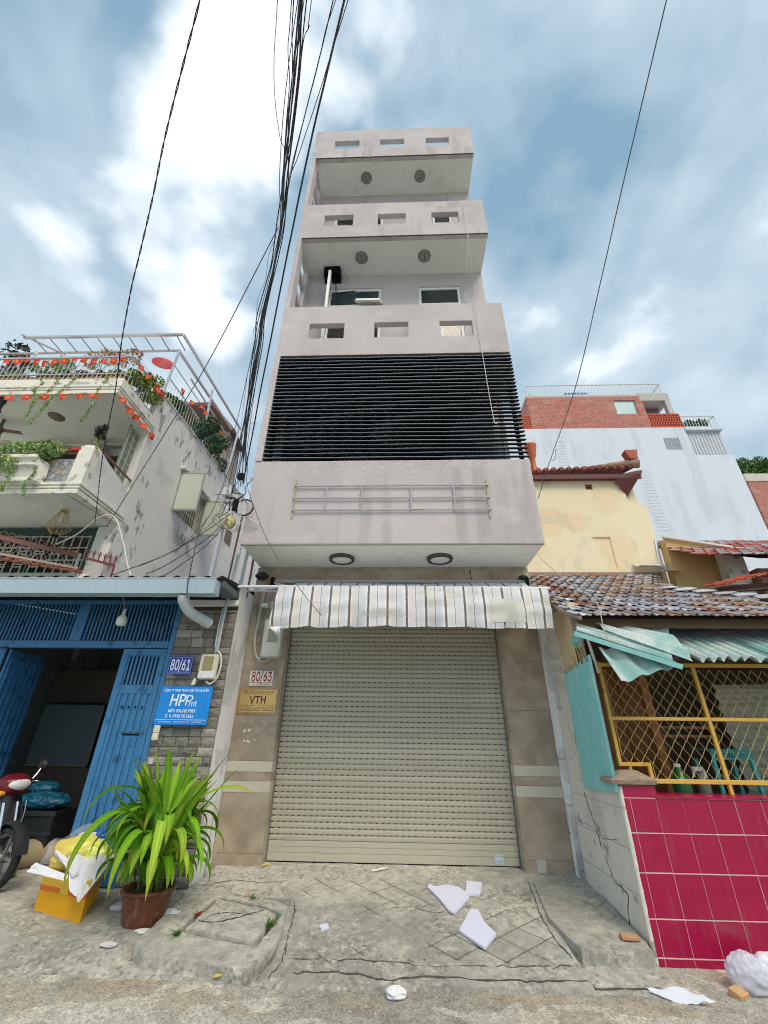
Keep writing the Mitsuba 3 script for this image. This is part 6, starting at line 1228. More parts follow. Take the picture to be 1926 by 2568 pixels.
# ------------------------------------------------------------------ overhead cables
CABLES = [(0.006, [(-2.44, 5.45, 4.75), (-2.41, 5.28, 4.82), (-2.33, 5.09, 4.9), (-2.17, 4.74, 5.05), (-2.11, 4.53, 5.13), (-1.79, 3.76, 5.46), (-1.67, 3.46, 5.58), (-1.56, 3.2, 5.69), (-1.41, 2.9, 5.82), (-1.31, 2.68, 5.91), (-1.17, 2.37, 6.04), (-1.05, 1.9, 6.24), (-1.07, 1.78, 6.28), (-1.07, 1.55, 6.38), (-1.03, 1.32, 6.47), (-0.94, 1.02, 6.6), (-0.54, -0.31, 7.16)]),
          (0.007, [(-2.55, 5.45, 4.6), (-2.48, 5.32, 4.65), (-2.31, 4.94, 4.83), (-2.17, 4.61, 4.98), (-2.1, 4.44, 5.05), (-1.79, 3.7, 5.39), (-1.67, 3.41, 5.52), (-1.56, 3.16, 5.64), (-1.41, 2.87, 5.77), (-1.3, 2.66, 5.86), (-1.17, 2.35, 6), (-1.08, 2.05, 6.14), (-1.01, 1.74, 6.28), (-0.92, 1.44, 6.41), (-0.9, 1.26, 6.49), (-0.83, 1.03, 6.6), (-0.45, -0.3, 7.2)]),
          (0.007, [(-2.69, 5.45, 4.93), (-2.63, 5.26, 5), (-2.51, 4.99, 5.1), (-2.31, 4.65, 5.23), (-1.9, 3.83, 5.54), (-1.75, 3.52, 5.66), (-1.63, 3.25, 5.76), (-1.46, 2.94, 5.88), (-1.35, 2.72, 5.96), (-1.2, 2.4, 6.08), (-1.14, 2.07, 6.2), (-1.03, 1.68, 6.35), (-0.92, 1.37, 6.47), (-0.88, 1.27, 6.51), (-0.78, 1.03, 6.6), (-0.22, -0.27, 7.09)]),
          (0.011, [(-2.39, 5.45, 4.83), (-2.32, 5.17, 4.94), (-2.2, 4.83, 5.08), (-2.12, 4.58, 5.17), (-1.8, 3.79, 5.49), (-1.67, 3.48, 5.61), (-1.57, 3.22, 5.72), (-1.42, 2.92, 5.84), (-1.31, 2.7, 5.93), (-1.18, 2.38, 6.06), (-1.11, 2.07, 6.18), (-0.96, 1.67, 6.34), (-0.85, 1.36, 6.47), (-0.76, 1.03, 6.6), (-0.41, -0.32, 7.14)]),
          (0.01, [(-2.42, 5.45, 4.79), (-2.35, 5.14, 4.91), (-2.24, 4.88, 5.02), (-2.15, 4.64, 5.12), (-1.78, 3.77, 5.47), (-1.66, 3.47, 5.6), (-1.56, 3.21, 5.71), (-1.41, 2.91, 5.83), (-1.31, 2.69, 5.92), (-1.17, 2.38, 6.05), (-1.09, 2.06, 6.18), (-0.99, 1.82, 6.27), (-0.83, 1.37, 6.46), (-0.75, 1.03, 6.6), (-0.42, -0.33, 7.16)]),
          (0.01, [(-2.38, 5.45, 4.86), (-2.27, 5.12, 5), (-2.17, 4.77, 5.13), (-1.83, 3.81, 5.51), (-1.69, 3.5, 5.63), (-1.59, 3.23, 5.74), (-1.43, 2.92, 5.86), (-1.32, 2.71, 5.94), (-1.18, 2.39, 6.07), (-1.04, 1.99, 6.22), (-0.93, 1.68, 6.35), (-0.79, 1.28, 6.5), (-0.71, 1.03, 6.6), (-0.26, -0.3, 7.12)]),
          (0.006, [(-2.41, 5.45, 4.83), (-2.29, 5.08, 4.97), (-2.15, 4.66, 5.14), (-1.78, 3.79, 5.49), (-1.65, 3.48, 5.61), (-1.56, 3.22, 5.72), (-1.41, 2.92, 5.84), (-1.31, 2.7, 5.93), (-1.18, 2.38, 6.06), (-1.03, 1.98, 6.22), (-0.89, 1.6, 6.37), (-0.77, 1.24, 6.52), (-0.71, 1.16, 6.55), (-0.67, 1.03, 6.6), (-0.17, -0.28, 7.13)]),
          (0.009, [(-2.35, 5.45, 4.92), (-2.25, 5.13, 5.04), (-2.2, 4.82, 5.16), (-1.81, 3.83, 5.54), (-1.68, 3.52, 5.66), (-1.58, 3.25, 5.76), (-1.43, 2.94, 5.88), (-1.32, 2.72, 5.96), (-1.18, 2.4, 6.08), (-1.02, 2.03, 6.22), (-0.84, 1.68, 6.35), (-0.65, 1.33, 6.49), (-0.5, 1.04, 6.6), (0.14, -0.23, 7.08)]),
          (0.006, [(-2.37, 5.45, 5.06), (-2.28, 5.01, 5.22), (-1.86, 3.9, 5.6), (-1.72, 3.57, 5.72), (-1.61, 3.29, 5.82), (-1.45, 2.97, 5.93), (-1.34, 2.74, 6.01), (-1.2, 2.41, 6.12), (-1.04, 2.05, 6.25), (-0.93, 1.84, 6.32), (-0.69, 1.41, 6.47), (-0.57, 1.17, 6.55), (-0.48, 1.04, 6.6), (0.32, -0.16, 7.02)]),
          (0.007, [(-2.39, 5.45, 4.84), (-2.25, 5.1, 4.98), (-2.17, 4.84, 5.09), (-1.77, 3.8, 5.5), (-1.65, 3.49, 5.62), (-1.55, 3.23, 5.73), (-1.41, 2.92, 5.85), (-1.31, 2.7, 5.94), (-1.18, 2.39, 6.06), (-1.03, 2.05, 6.2), (-0.93, 1.91, 6.26), (-0.67, 1.51, 6.41), (-0.56, 1.33, 6.49), (-0.38, 1.04, 6.6), (0.37, -0.17, 7.08)]),
          (0.017, [(-2.39, 5.45, 4.83), (-2.31, 5.26, 4.9), (-2.2, 5, 5.01), (-2.02, 4.59, 5.17), (-1.79, 4.05, 5.39), (-1.55, 3.51, 5.61), (-1.35, 3.05, 5.79), (-1.17, 2.64, 5.96), (-1.07, 2.42, 6.04), (-0.95, 2.15, 6.15), (-0.75, 1.72, 6.32), (-0.6, 1.42, 6.45), (-0.41, 1.04, 6.6), (0.23, -0.22, 7.11)]),
          (0.008, [(-3.08, 5.3, 3.65), (-2.53, 4.88, 3.94), (-2.29, 4.58, 4.15), (-2.16, 4.39, 4.28), (-1.91, 4.01, 4.54), (-1.85, 3.9, 4.62), (-1.59, 3.34, 5.01), (-1.5, 3.11, 5.17), (-1.42, 2.91, 5.3), (-1.3, 2.67, 5.47), (-1.22, 2.49, 5.59), (-1.11, 2.23, 5.77), (-1.01, 1.82, 6.05), (-0.89, 1.43, 6.32), (-0.77, 1.03, 6.6), (-0.42, -0.17, 7.43)]),
          (0.007, [(-3.53, 5.3, 3.44), (-2.99, 5.1, 3.59), (-2.47, 4.82, 3.8), (-2.24, 4.61, 3.95), (-2.14, 4.47, 4.06), (-2, 4.18, 4.27), (-1.86, 3.92, 4.46), (-1.8, 3.81, 4.54), (-1.56, 3.27, 4.94), (-1.47, 3.06, 5.1), (-1.4, 2.86, 5.25), (-1.28, 2.63, 5.42), (-1.2, 2.46, 5.54), (-1.09, 2.21, 5.73), (-1.01, 1.81, 6.02), (-0.87, 1.37, 6.35), (-0.73, 1.03, 6.6), (-0.27, -0.12, 7.45)]),
          (0.004, [(-2.43, 5.45, 4), (-1.72, 3.5, 4.86), (-1.58, 3.22, 4.99), (-1.49, 3.03, 5.07), (-1.49, 2.93, 5.11), (-1.45, 2.87, 5.14), (-1.35, 2.73, 5.2)]),
          (0.004, [(-2.71, 5.45, 7), (-2.05, 4.17, 6.44), (-1.81, 3.55, 6.17), (-1.66, 3.19, 6.01), (-1.45, 2.85, 5.86), (-1.29, 2.49, 5.7), (-1.14, 2.26, 5.6)])]
TWISTED_WIRE = [(-7.09, 8.6, 5.7), (-5.62, 6.38, 6.14), (-4.7, 5.11, 6.4), (-4.12, 4.24, 6.57), (-3.57, 3.47, 6.73), (-3.31, 3.14, 6.79), (-2.84, 2.53, 6.92), (-2.41, 1.95, 7.03), (-1.74, 1.12, 7.2), (-0.8, -0.03, 7.43)]
RIGHT_WIRE = [(2.11, 5.62, 4.64), (2.18, 5.04, 4.98), (2.31, 4.16, 5.49), (2.34, 3.09, 6.12), (2.35, 2.37, 6.54), (2.38, 1.25, 7.2), (2.42, -0.04, 7.96)]
LEFT_WIRE = [(-7.41, 9.4, 6.08), (-4.81, 6.97, 7.65), (-3.7, 5.89, 8.35), (-2.12, 4.2, 9.44)]
GUY_WIRE = [(-2.38, 5.5, 4.9), (-2.32, 5.5, 4.85), (-2.22, 5.5, 4.58), (-1.8, 5.5, 3.77), (-1.24, 5.5, 3.06), (-0.99, 5.5, 2.79)]
LOW_WIRES = [[(-3.85, 5.28, 3.31), (-3.22, 5.35, 3.64), (-2.78, 5.44, 4.05), (-2.53, 5.5, 4.34)],
             [(-3.4, 5.28, 3.32), (-3.16, 5.31, 3.47), (-2.74, 5.42, 3.91), (-2.55, 5.5, 4.27)],
             [(-3.31, 5.28, 3.28), (-3.11, 5.29, 3.33), (-2.71, 5.4, 3.81), (-2.53, 5.5, 4.26)],
             [(-2.74, 5.25, 2.99), (-2.78, 5.26, 3.15), (-2.79, 5.26, 3.33), (-2.81, 5.29, 3.88), (-2.75, 5.3, 4.17)]]
BK2 = (.035, .036, .042)
wr = np.random.default_rng(23)
for k, (r, pts) in enumerate(CABLES):
    if 'x' and r > .015: lab, grp = 'thickest dark overhead cable on the right of the bundle', None
    elif k in (11, 12): lab, grp = ('black cable of the bundle running on down to the tin canopy', 'second black cable of the bundle running on down to the tin canopy')[k - 11], None
    elif r < .005: lab, grp = ('slack thin wire looping off the left of the cable bundle', 'slack thin wire bowing away from the upper cable bundle')[k - 13], None
    else: lab, grp = 'dark overhead cable in the bundle left of the grey building', 'overhead cables in the bundle'
    tag(add('overhead_cable', tube(curve(pts, 7), r * .52, 6), 'vc_mid', smooth=True, col=np.array(BK2) * (.9 + 1.1 * wr.random())), lab, 'cable', grp)
for k in range(4):   # the rest of the bundle
    r, pts = CABLES[(3, 4, 5, 1, 6, 2, 7)[k]]
    P = np.array(pts) + np.array((.05 * (wr.random() - .5), .10 * (wr.random() - .5), .10 * (wr.random() - .5)))
    P = P[max(0, int(3 * wr.random())):]
    P[1:] += .035 * (wr.random((len(P) - 1, 3)) - .5)
    tag(add('overhead_cable', tube(curve(P, 7), .003 + .003 * wr.random(), 6), 'vc_mid', smooth=True, col=np.array(BK2) * (.8 + .9 * wr.random())), 'dark overhead cable in the bundle left of the grey building', 'cable', 'overhead cables in the bundle')
C = curve(TWISTED_WIRE, 60)
tg = np.gradient(C, axis=0); tg /= np.linalg.norm(tg, axis=1, keepdims=True)
sd = np.cross(tg, (0, 0, 1)); sd /= np.linalg.norm(sd, axis=1, keepdims=True); ud = np.cross(sd, tg)
L_ = np.concatenate([[0], np.cumsum(np.linalg.norm(np.diff(C, axis=0), axis=1))])
tw = [tube(C + .0055 * (np.cos(L_ * 16 + a)[:, None] * sd + np.sin(L_ * 16 + a)[:, None] * ud), .0052, 5) for a in (0, math.pi)]
tag(add('overhead_cable', tw, 'vc_mid', smooth=True, col=(.05, .05, .055)), 'twisted pair cable crossing the sky at the left', 'cable')
tag(add('overhead_cable', tube(curve(RIGHT_WIRE, 10), .006, 6), 'vc_mid', smooth=True, col=(.12, .12, .15)), 'single thin cable crossing the sky at the right', 'cable')
tag(add('wire_knot', tube(curve([(2.19, 5.03, 4.99), (2.15, 5.0, 4.93), (2.19, 4.98, 4.90), (2.23, 4.99, 4.97), (2.24, 4.97, 5.08)], 8), .006, 5), 'vc', col=(.3, .3, .3)), 'wire loop tied on the right hand cable', 'wire')
tag(add('overhead_cable', tube(curve(LEFT_WIRE, 10), .009, 6), 'vc_mid', smooth=True, col=(.12, .12, .13)), 'cable slanting from the bundle down to the mouldy house', 'cable')
for k, q in enumerate(LOW_WIRES):
    tag(add('drop_wire', tube(curve(q, 8), .007, 5), 'vc_mid', smooth=True, col=(.05, .05, .06)), ('lowest sagging wire from the junction to the tin canopy', 'middle sagging wire from the junction to the tin canopy', 'innermost sagging wire from the junction to the tin canopy', 'wire dropping over the gutter in front of the blue transom')[k], 'wire')
tag(add('drop_wire', tube(curve([(x, y - .10 - .06 * (z < 3.5), z) for x, y, z in GUY_WIRE], 8), .005, 5), 'vc_mid', smooth=True, col=(.10, .10, .11)), 'thin wire slanting across the blank band and the awning', 'wire')
tag(add('facade_wire', tube(curve([(1.60, 5.60, 13.0), (1.61, 5.60, 11.7), (1.58, 5.9, 10.9), (1.55, 6.3, 10.4), (1.55, 5.62, 9.2), (1.56, 5.62, 8.4), (1.57, 5.60, 7.7), (1.58, 5.58, 6.9), (1.60, 5.57, 6.15), (1.64, 5.57, 6.05)], 8), .007, 5), 'vc', smooth=True, col=(.62, .62, .60)), 'pale wire trailing down the grey front over the louvres', 'wire')
tag(add('facade_wire', tube(curve([(1.63, 5.60, 11.7), (1.70, 6.0, 10.9), (1.78, 6.4, 10.5)], 6), .006, 5), 'vc', smooth=True, col=(.58, .58, .56)), 'short pale wire end hanging from the middle balcony', 'wire')
# junction on the corner: pole, boxes, coil, loops
tag(add('cable_pole', tube([(-2.86, 6.0, 3.3), (-2.82, 6.0, 4.75)], .035, 10), 'vc_mid', smooth=True, col=(.55, .57, .62)), 'pale steel pole behind the tin canopy carrying the cable junction', 'pole')
for k, (x0, y0, x1, r, c) in enumerate(((-2.56, 6.1, -2.48, .016, (.16, .09, .07)), (-2.30, 6.3, -2.24, .018, (.20, .12, .09)), (-2.40, 6.2, -2.30, .03, (.48, .55, .58)))):
    tag(add('riser_pipe', tube([(x0 - .06, y0, 3.3), (x1 - .10, y0, 4.6)], r, 8), 'vc_mid', smooth=True, col=c), ('rusty thin pipe between the canopy and the cable junction', 'brown thin pipe beside the left edge of the grey building', 'wide pale blue conduit rising from the canopy end')[k], 'pipe')
jb = thing('splice_box', 'grey cable splice boxes tangled in wire at the building corner', 'junction box')
for x, z, w, h in ((-2.62, 4.72, .16, .14), (-2.50, 4.62, .14, .12), (-2.55, 4.56, .20, .05)):
    add('housing', box(x - w / 2, x + w / 2, 5.46, 5.56, z - h / 2, z + h / 2, .015), 'vc_mid', jb, col=(.55, .58, .62))
add('clamp', [box(-2.50, -2.40, 5.42, 5.50, 4.93, 5.03, .01), box(-2.47, -2.40, 5.40, 5.46, 4.36, 4.56, .01), box(-2.60, -2.47, 5.44, 5.452, 4.585, 4.60)], 'dark', jb, kind='stuff')
tag(add('cable_coil', [tube([(-2.32 + .13 * (1 + .04 * wr.random()) * math.cos(t), 5.48 + .03 * wr.random(), 4.45 + .135 * math.sin(t)) for t in np.linspace(0, 2 * math.pi, 28)], .008, 5, False) for _ in range(5)], 'vc_mid', smooth=True, col=(.03, .03, .035)), 'black coil of spare cable hung at the building corner', 'cable coil')
for k in range(16):
    a = np.array((-2.70 + .42 * wr.random(), 5.44 + .08 * wr.random(), 4.35 + .75 * wr.random()))
    pts = [a + np.array((.16 * (wr.random() - .5) + .05 * j * (wr.random() - .5), .04 * (wr.random() - .5), -.10 * j + .14 * (wr.random() - .5))) for j in range(5)]
    c = [(.03, .03, .035), (.62, .63, .62), (.25, .24, .2)][k % 3]
    tag(add('tangled_wire', tube(curve(pts, 6), .0045 + .002 * (k % 2), 5), 'vc', smooth=True, col=c), ('black', 'white', 'olive grey')[k % 3] + ' loose wire tangled round the splice boxes', 'wire', ('black', 'white', 'olive grey')[k % 3] + ' wires tangled at the cable junction')
tag(add('support_arm', bar((-2.36, 5.50, 4.35), (-2.10, 5.60, 4.22), .022), 'vc_mid', col=(.52, .53, .55)), 'short metal arm holding the cable coil to the grey wall', 'bracket')
tag(add('wall_fan', lathe([(0, .0), (.10, .0), (.12, .05), (.05, .12), (0, .13)], (-2.72, 5.9, 4.42), 14, 'y'), 'vc_mid', smooth=True, col=(.58, .50, .20)), 'yellow round insulator below the splice boxes', 'insulator')
tag(add('plastic_scrap', lump((-2.24, 6.50, 3.72), (.10, .08, .06), 12, 3, .5), 'vc_mid', smooth=True, col=(.02, .025, .025)), 'black plastic scrap tucked above the left end of the awning', 'plastic')
tag(add('plastic_scrap', lump((1.98, 6.52, 3.70), (.07, .06, .04), 13, 3, .5), 'vc_mid', smooth=True, col=(.02, .025, .025)), 'black plastic scrap above the right end of the awning', 'plastic')
tag(add('wire_end', tube(curve([(2.35, 6.9, 4.35), (2.33, 6.5, 4.0), (2.42, 6.0, 3.5), (2.45, 5.5, 3.15), (2.35, 5.0, 2.85), (2.28, 4.85, 2.55), (2.30, 4.85, 2.40)], 8), .006, 5), 'vc', smooth=True, col=(.5, .42, .30)), 'pale loose wire lying over the corner of the mossy tiles', 'wire')

# ------------------------------------------------------------------ things on the ground
# foam crate with papers
fx = thing('foam_crate', 'yellow foam crate with an orange band, full of waste paper', 'crate')
ax, ay = np.array((-.652, .255, 0)), np.array((-.205, .56, 0))
FC = np.array((-3.03, 5.228, -.155))
def crate_pt(u, v, z): return FC + ax * u + ay * v + (0, 0, z * .86)
def cwall(u0, u1, v0, v1, z0, z1):
    return hull([crate_pt(u, v, z) for u in (u0, u1) for v in (v0, v1) for z in (z0, z1)])
FO = (.76, .38, .015)
add('side', [cwall(0, 1, 0, .06, 0, .20), cwall(0, 1, .94, 1, 0, .20), cwall(0, .07, .06, .94, 0, .20), cwall(.93, 1, .06, .94, 0, .20)], 'vc', fx, col=FO, kind='stuff')
add('upper_side', [cwall(-.012, 1.012, -.01, .06, .25, .36), cwall(-.012, 1.012, .94, 1.01, .25, .36), cwall(-.012, .07, .06, .94, .25, .36), cwall(.93, 1.012, .06, .94, .25, .36)], 'vc_gloss', fx, col=(.66, .40, .02), kind='stuff')
add('band', [cwall(-.004, 1.004, -.004, .05, .201, .249), cwall(-.004, 1.004, .95, 1.004, .201, .249), cwall(-.004, .06, .05, .95, .201, .249), cwall(.94, 1.004, .05, .95, .201, .249)], 'vc_mid', fx, col=(.72, .16, .02), kind='stuff', label='orange band round the crate')
add('base', cwall(.02, .98, .02, .98, .01, .05), 'vc', fx, col=FO)
add('tape', [cwall(.38, .56, -.014, -.011, .20, .36), cwall(.0, 1.0, -.0135, -.0112, .255, .275)], 'vc_gloss', fx, col=(.72, .46, .03), kind='stuff')
def paper(name, pts, lab, cat, col, mt='vc', bend=.02, seed=1, thick=.0015):
    A, B, C2, D = (np.array(q, float) for q in pts)
    n = np.cross(B - A, D - A); n /= np.linalg.norm(n)
    def f(u, v):
        P = (A * (1 - u[..., None]) + B * u[..., None]) * (1 - v[..., None]) + (D * (1 - u[..., None]) + C2 * u[..., None]) * v[..., None]
        w = bend * 2 * (meshkit.fbm(np.stack([u * 3, v * 3, 0 * u], -1), 3, seed) - .5) * 2 + bend * np.sin(3 * u + 2 * v + seed)
        P = P + n * w[..., None]
        return P[..., 0], P[..., 1], P[..., 2]
    return tag(add(name, sheet(f, 14, 14, thick), mt, None, True, col=col), lab, cat)
PW = (.68, .70, .78)
z0 = .20
paper('paper_sheet', [(-3.40, 5.36, .325), (-3.145, 5.13, .10), (-2.985, 5.04, .045), (-3.24, 5.60, .325)], 'large white crumpled sheet draped over the near corner of the foam crate', 'paper', PW, bend=.010, seed=3)
paper('paper_sheet', [(-2.985, 5.05, .045), (-3.07, 5.66, .262), (-3.17, 5.56, .33), (-3.20, 5.36, .27)], 'white sheet folded up along the right side of the foam crate', 'paper', (.72, .74, .80), bend=.009, seed=5)
paper('paper_sheet', [(-3.80, 5.37, .18), (-3.25, 5.17, .165), (-3.27, 5.23, .20), (-3.75, 5.41, .245)], 'white folded paper sticking out to the left of the foam crate', 'paper', (.70, .72, .77), bend=.008, seed=7)
paper('paper_sheet', [(-3.62, 5.45, .33), (-3.20, 5.20, .20), (-3.18, 5.24, .22), (-3.60, 5.50, .35)], 'narrow white paper roll leaning across the foam crate', 'paper', (.66, .66, .73), bend=.006, seed=8, thick=.02)
scene['clear_film'] = {'type': 'blendbsdf', 'weight': 0.30, 'first': {'type': 'thindielectric'}, 'second': {'type': 'twosided', 'bsdf': {'type': 'principled', 'base_color': rgb((.60, .64, .74)), 'roughness': .2, 'specular': .6}}}
scene['bag_film'] = {'type': 'blendbsdf', 'weight': 0.62, 'first': {'type': 'thindielectric'}, 'second': {'type': 'twosided', 'bsdf': {'type': 'principled', 'base_color': rgb((.70, .74, .86)), 'roughness': .3, 'specular': .5}}}
yb_ = lump((-3.43, 5.60, .29), (.30, .17, .15), 6, 4, .30)
tag(add('yellow_bag', yb_, 'vc_gloss', smooth=True, col=np.stack([.66 + .08 * np.clip(-(yb_[0][:, 0] + 3.45) * 3, -1, 1), .58 - .12 * np.clip(-(yb_[0][:, 0] + 3.45) * 3, -1, 1), .12 + 0 * yb_[0][:, 0]], 1)), 'yellow and orange plastic bag stuffed in the foam crate', 'bag')
tag(add('blue_bag', lump((-3.36, 5.80, .40), (.09, .07, .06), 9, 3, .4), 'vc_gloss', smooth=True, col=(.03, .10, .55)), 'small bright blue bag behind the yellow one in the crate', 'bag')
tag(add('white_bag', lump((-3.50, 5.76, .40), (.10, .07, .05), 4, 3, .5), 'vc_gloss', smooth=True, col=(.68, .60, .70)), 'crumpled white and pink wrapper behind the yellow bag', 'bag')
cb = sheet(lambda u, v: (-3.92 + .36 * u + .04 * np.sin(3 * v), 5.66 + .22 * u + .08 * np.sin(4 * u + 2 * v) * v, .15 + .34 * v * (.55 + .50 * u) + .02 * np.sin(9 * u)), 24, 18, 0)
tag(add('clear_bag', cb, 'clear_film', smooth=True), 'clear crinkled plastic bag standing behind the yellow bag', 'bag')
tag(add('foam_offcut', box(-2.92, -2.80, 5.50, 5.66, -.14, -.10, .01), 'vc', col=(.62, .64, .70)), 'white foam offcut on the ground between the crate and the plant pot', 'foam')

# potted plant
pp = thing('potted_plant', 'large strap leaved green plant in a brown pot by the stone pier', 'potted plant')
PC = np.array((-2.475, 5.33, -.175))
def potc(p, n, uv): return mix(mix((.11, .036, .017), (.17, .056, .026), fbm(p.x * 9, p.y * 9, p.z * 9, 4)), (.30, .20, .15), .4 * smoothstep(.6, .75, fbm(p.x * 15, p.y * 15, p.z * 8, 4)))
mat('pot_glaze', proc(potc), .4, spec=.4)
add('pot', lathe([(0, 0), (.165, 0), (.18, .02), (.215, .18), (.225, .235), (.235, .25), (.255, .255), (.258, .275), (.24, .285), (.22, .275), (.21, .23), (0, .23)], PC, 36), 'pot_glaze', pp, True)
add('soil', lump(PC + (0, 0, .225), (.21, .21, .035), 3), 'vc', pp, True, col=(.05, .04, .03))
scene['strap_leaf'] = {'type': 'principledthin', 'base_color': VC, 'roughness': .40, 'diff_trans': .55, 'spec_trans': 0.0, 'eta': 1.45}
lr = np.random.default_rng(37)
def strap(base, az, el, ln, w, droop, twist, col):
    n = 18
    t = np.linspace(0, 1, n)
    ang = el - droop * t ** 1.35
    ds = ln / (n - 1)
    h, z = np.cumsum(np.cos(ang)) * ds, np.cumsum(np.sin(ang)) * ds
    ca, sa = math.cos(az), math.sin(az)
    P = np.stack([base[0] + h * ca, base[1] + h * sa, base[2] + z], 1)
    wid = w * np.clip(t / .12, .35, 1) * (1 - np.clip((t - .55) / .45, 0, 1) ** 2.0) + .001
    S = np.stack([-sa + 0 * t, ca + 0 * t, 0 * t], 1)
    N = np.stack([-np.sin(ang) * ca, -np.sin(ang) * sa, np.cos(ang)], 1)
    tw = twist * t
    S2 = S * np.cos(tw)[:, None] + N * np.sin(tw)[:, None]
    N2 = N * np.cos(tw)[:, None] - S * np.sin(tw)[:, None]
    us = np.array((-1, -.5, 0, .5, 1.0))
    wav = .10 * np.sin(t * 17 + az * 3)
    V = (P[:, None] + S2[:, None] * (us[None, :, None] * wid[:, None, None] / 2) + N2[:, None] * ((np.abs(us)[None, :, None] * .35 + wav[:, None, None] * us[None, :, None] * .4) * wid[:, None, None] / 2)).reshape(-1, 3)
    i = np.arange(n * 5).reshape(n, 5)
    a, b, c, d = i[:-1, :-1].ravel(), i[1:, :-1].ravel(), i[1:, 1:].ravel(), i[:-1, 1:].ravel()
    sh = np.tile((1.0 + .25 * (np.abs(us) < .1) - .10 * (np.abs(us) == .5)), n)
    tip = np.repeat(np.clip((t - .72) / .28, 0, 1) * lr.random() * .8, 5)[:, None]
    C = np.array(col)[None] * sh[:, None] * (1 - tip) + np.array((.42, .38, .07)) * tip
    return (V, np.vstack([np.stack([a, b, c], 1), np.stack([a, c, d], 1)])), C
GR = [(.13, .33, .02), (.19, .42, .03), (.25, .48, .045), (.085, .24, .02), (.33, .52, .06)]
top = PC + (0, 0, .29)
specs = []
for k in range(58):                         # rising leaves
    specs.append((lr.random() * 6.28, 1.52 - .42 * lr.random(), .55 + .42 * lr.random(), .062 + .048 * lr.random(), .25 + .8 * lr.random(), .5 * (lr.random() - .5)))
for k in range(80):                         # arching and hanging leaves
    specs.append((lr.random() * 6.28, 1.45 - .35 * lr.random(), .42 + .34 * lr.random(), .060 + .045 * lr.random(), 2.55 + .6 * lr.random(), .8 * (lr.random() - .5)))
specs += [(-1.15, 1.3, 1.42, .085, 3.05, .2), (-1.85, 1.35, 1.45, .08, 3.05, -.3), (-1.5, 1.35, 1.2, .075, 3.05, -.3), (-.5, 1.35, .95, .07, 2.95, .2), (.05, .95, .92, .07, 1.35, .6), (-3.0, 1.4, .85, .07, 2.9, .1), (-2.4, 1.4, 1.0, .075, 3.0, -.2), (.25, 1.05, .95, .06, .25, .2), (.1, 1.2, 1.02, .055, .3, .1), (1.6, 1.5, 1.05, .06, .3, .1)]
for az, el, ln, w, dp, twi in specs:
    r0 = .05 + .10 * lr.random()
    b = top + (r0 * math.cos(az), r0 * math.sin(az), -.02 + .46 * lr.random())
    (m, c) = strap(b, az, el, ln, w, dp, twi, np.array(GR[int(lr.integers(5))]) * (.8 + .4 * lr.random()))
    add('leaf', m, 'strap_leaf', pp, True, col=c)
for k in range(9):
    a = lr.random() * 6.28
    add('stem', tube(curve([top + (.10 * math.cos(a), .10 * math.sin(a), -.06), top + (.12 * math.cos(a), .12 * math.sin(a), .2), top + (.15 * math.cos(a), .15 * math.sin(a), .42)], 4), .014, 6), 'vc', pp, True, col=(.16, .17, .05))
tag(add('paper_scrap', crumple((-2.26, 5.42, -.12), (.11, .07, .04), 21, 3), 'vc', smooth=True, col=(.70, .72, .74)), 'crumpled white wrapper beside the plant pot', 'paper')
tag(add('paper_scrap', crumple((-2.34, 5.12, -.16), (.10, .05, .018), 22, 3), 'vc', smooth=True, col=(.66, .68, .66)), 'flat pale wrapper in front of the plant pot', 'paper')
tag(add('paper_scrap', crumple((-2.52, 4.88, -.175), (.08, .04, .018), 23, 3), 'vc', smooth=True, col=(.66, .60, .62)), 'small torn white paper on the kerb before the crate', 'paper')

# scooter parked half in the gateway
sc = thing('motor_scooter', 'dark red motor scooter parked at the open blue gate', 'motor scooter')
SO, SA = np.array((-4.79, 6.02, -.12)), -.38
def S(mesh): return move(mesh, SO, rz=SA)
CR = (.13, .010, .018)
add('tyre', S(lathe([(.225, -.035), (.262, -.045), (.285, -.02), (.29, 0), (.285, .02), (.262, .045), (.225, .035)], (.30, 0, .29), 36, 'y')), 'vc_mid', sc, True, col=(.018, .018, .02))
w = add('wheel', S(lathe([(.225, -.03), (.20, -.02), (.20, .02), (.225, .03), (.225, -.03)], (.30, 0, .29), 36, 'y')), 'vc_metal', sc, True, col=(.5, .5, .52))
for k in range(5):
    a = k * 2 * math.pi / 5
    add('spoke', S(bar((.30, 0, .29), (.30 + .205 * math.cos(a), 0, .29 + .205 * math.sin(a)), .03, .03)), 'vc_metal', w, col=(.35, .35, .37))
add('hub', S(lathe([(0, -.05), (.05, -.05), (.05, .05), (0, .05)], (.30, 0, .29), 14, 'y')), 'vc_metal', w, True, col=(.3, .3, .3))
add('mudguard', S(sheet(lambda u, v: (.30 + (.315 + .0 * v) * np.cos(.15 + 2.3 * u), -.065 + .13 * v, .29 + (.315 + .03 * np.sin(np.pi * v)) * np.sin(.15 + 2.3 * u)), 22, 8, .006)), 'vc_gloss', sc, True, col=(.03, .03, .035))
for s_ in (-.075, .075): add('fork', S(tube([(.30, s_, .29), (.10, s_, .80)], .022, 8)), 'chrome', sc, True)
def shield(u, v):
    s1 = (u - .5) * 2
    wd = np.interp(v, [0, .25, .6, 1], [.10, .19, .215, .15])
    return .10 + .10 * (1 - s1 ** 2) - .09 * np.abs(v - .2) - .04 * v, wd * s1, .36 + .52 * v
add('leg_shield', S(sheet(shield, 18, 16, .012)), 'vc_gloss', sc, True, col=(.035, .032, .036), label='black front leg shield with a clear cover')
add('trim', S(tube(curve([(.02, -.22, .80), (.05, -.225, .66), (.07, -.20, .52), (.08, -.14, .40)], 6), .009, 6)), 'chrome', sc, True)
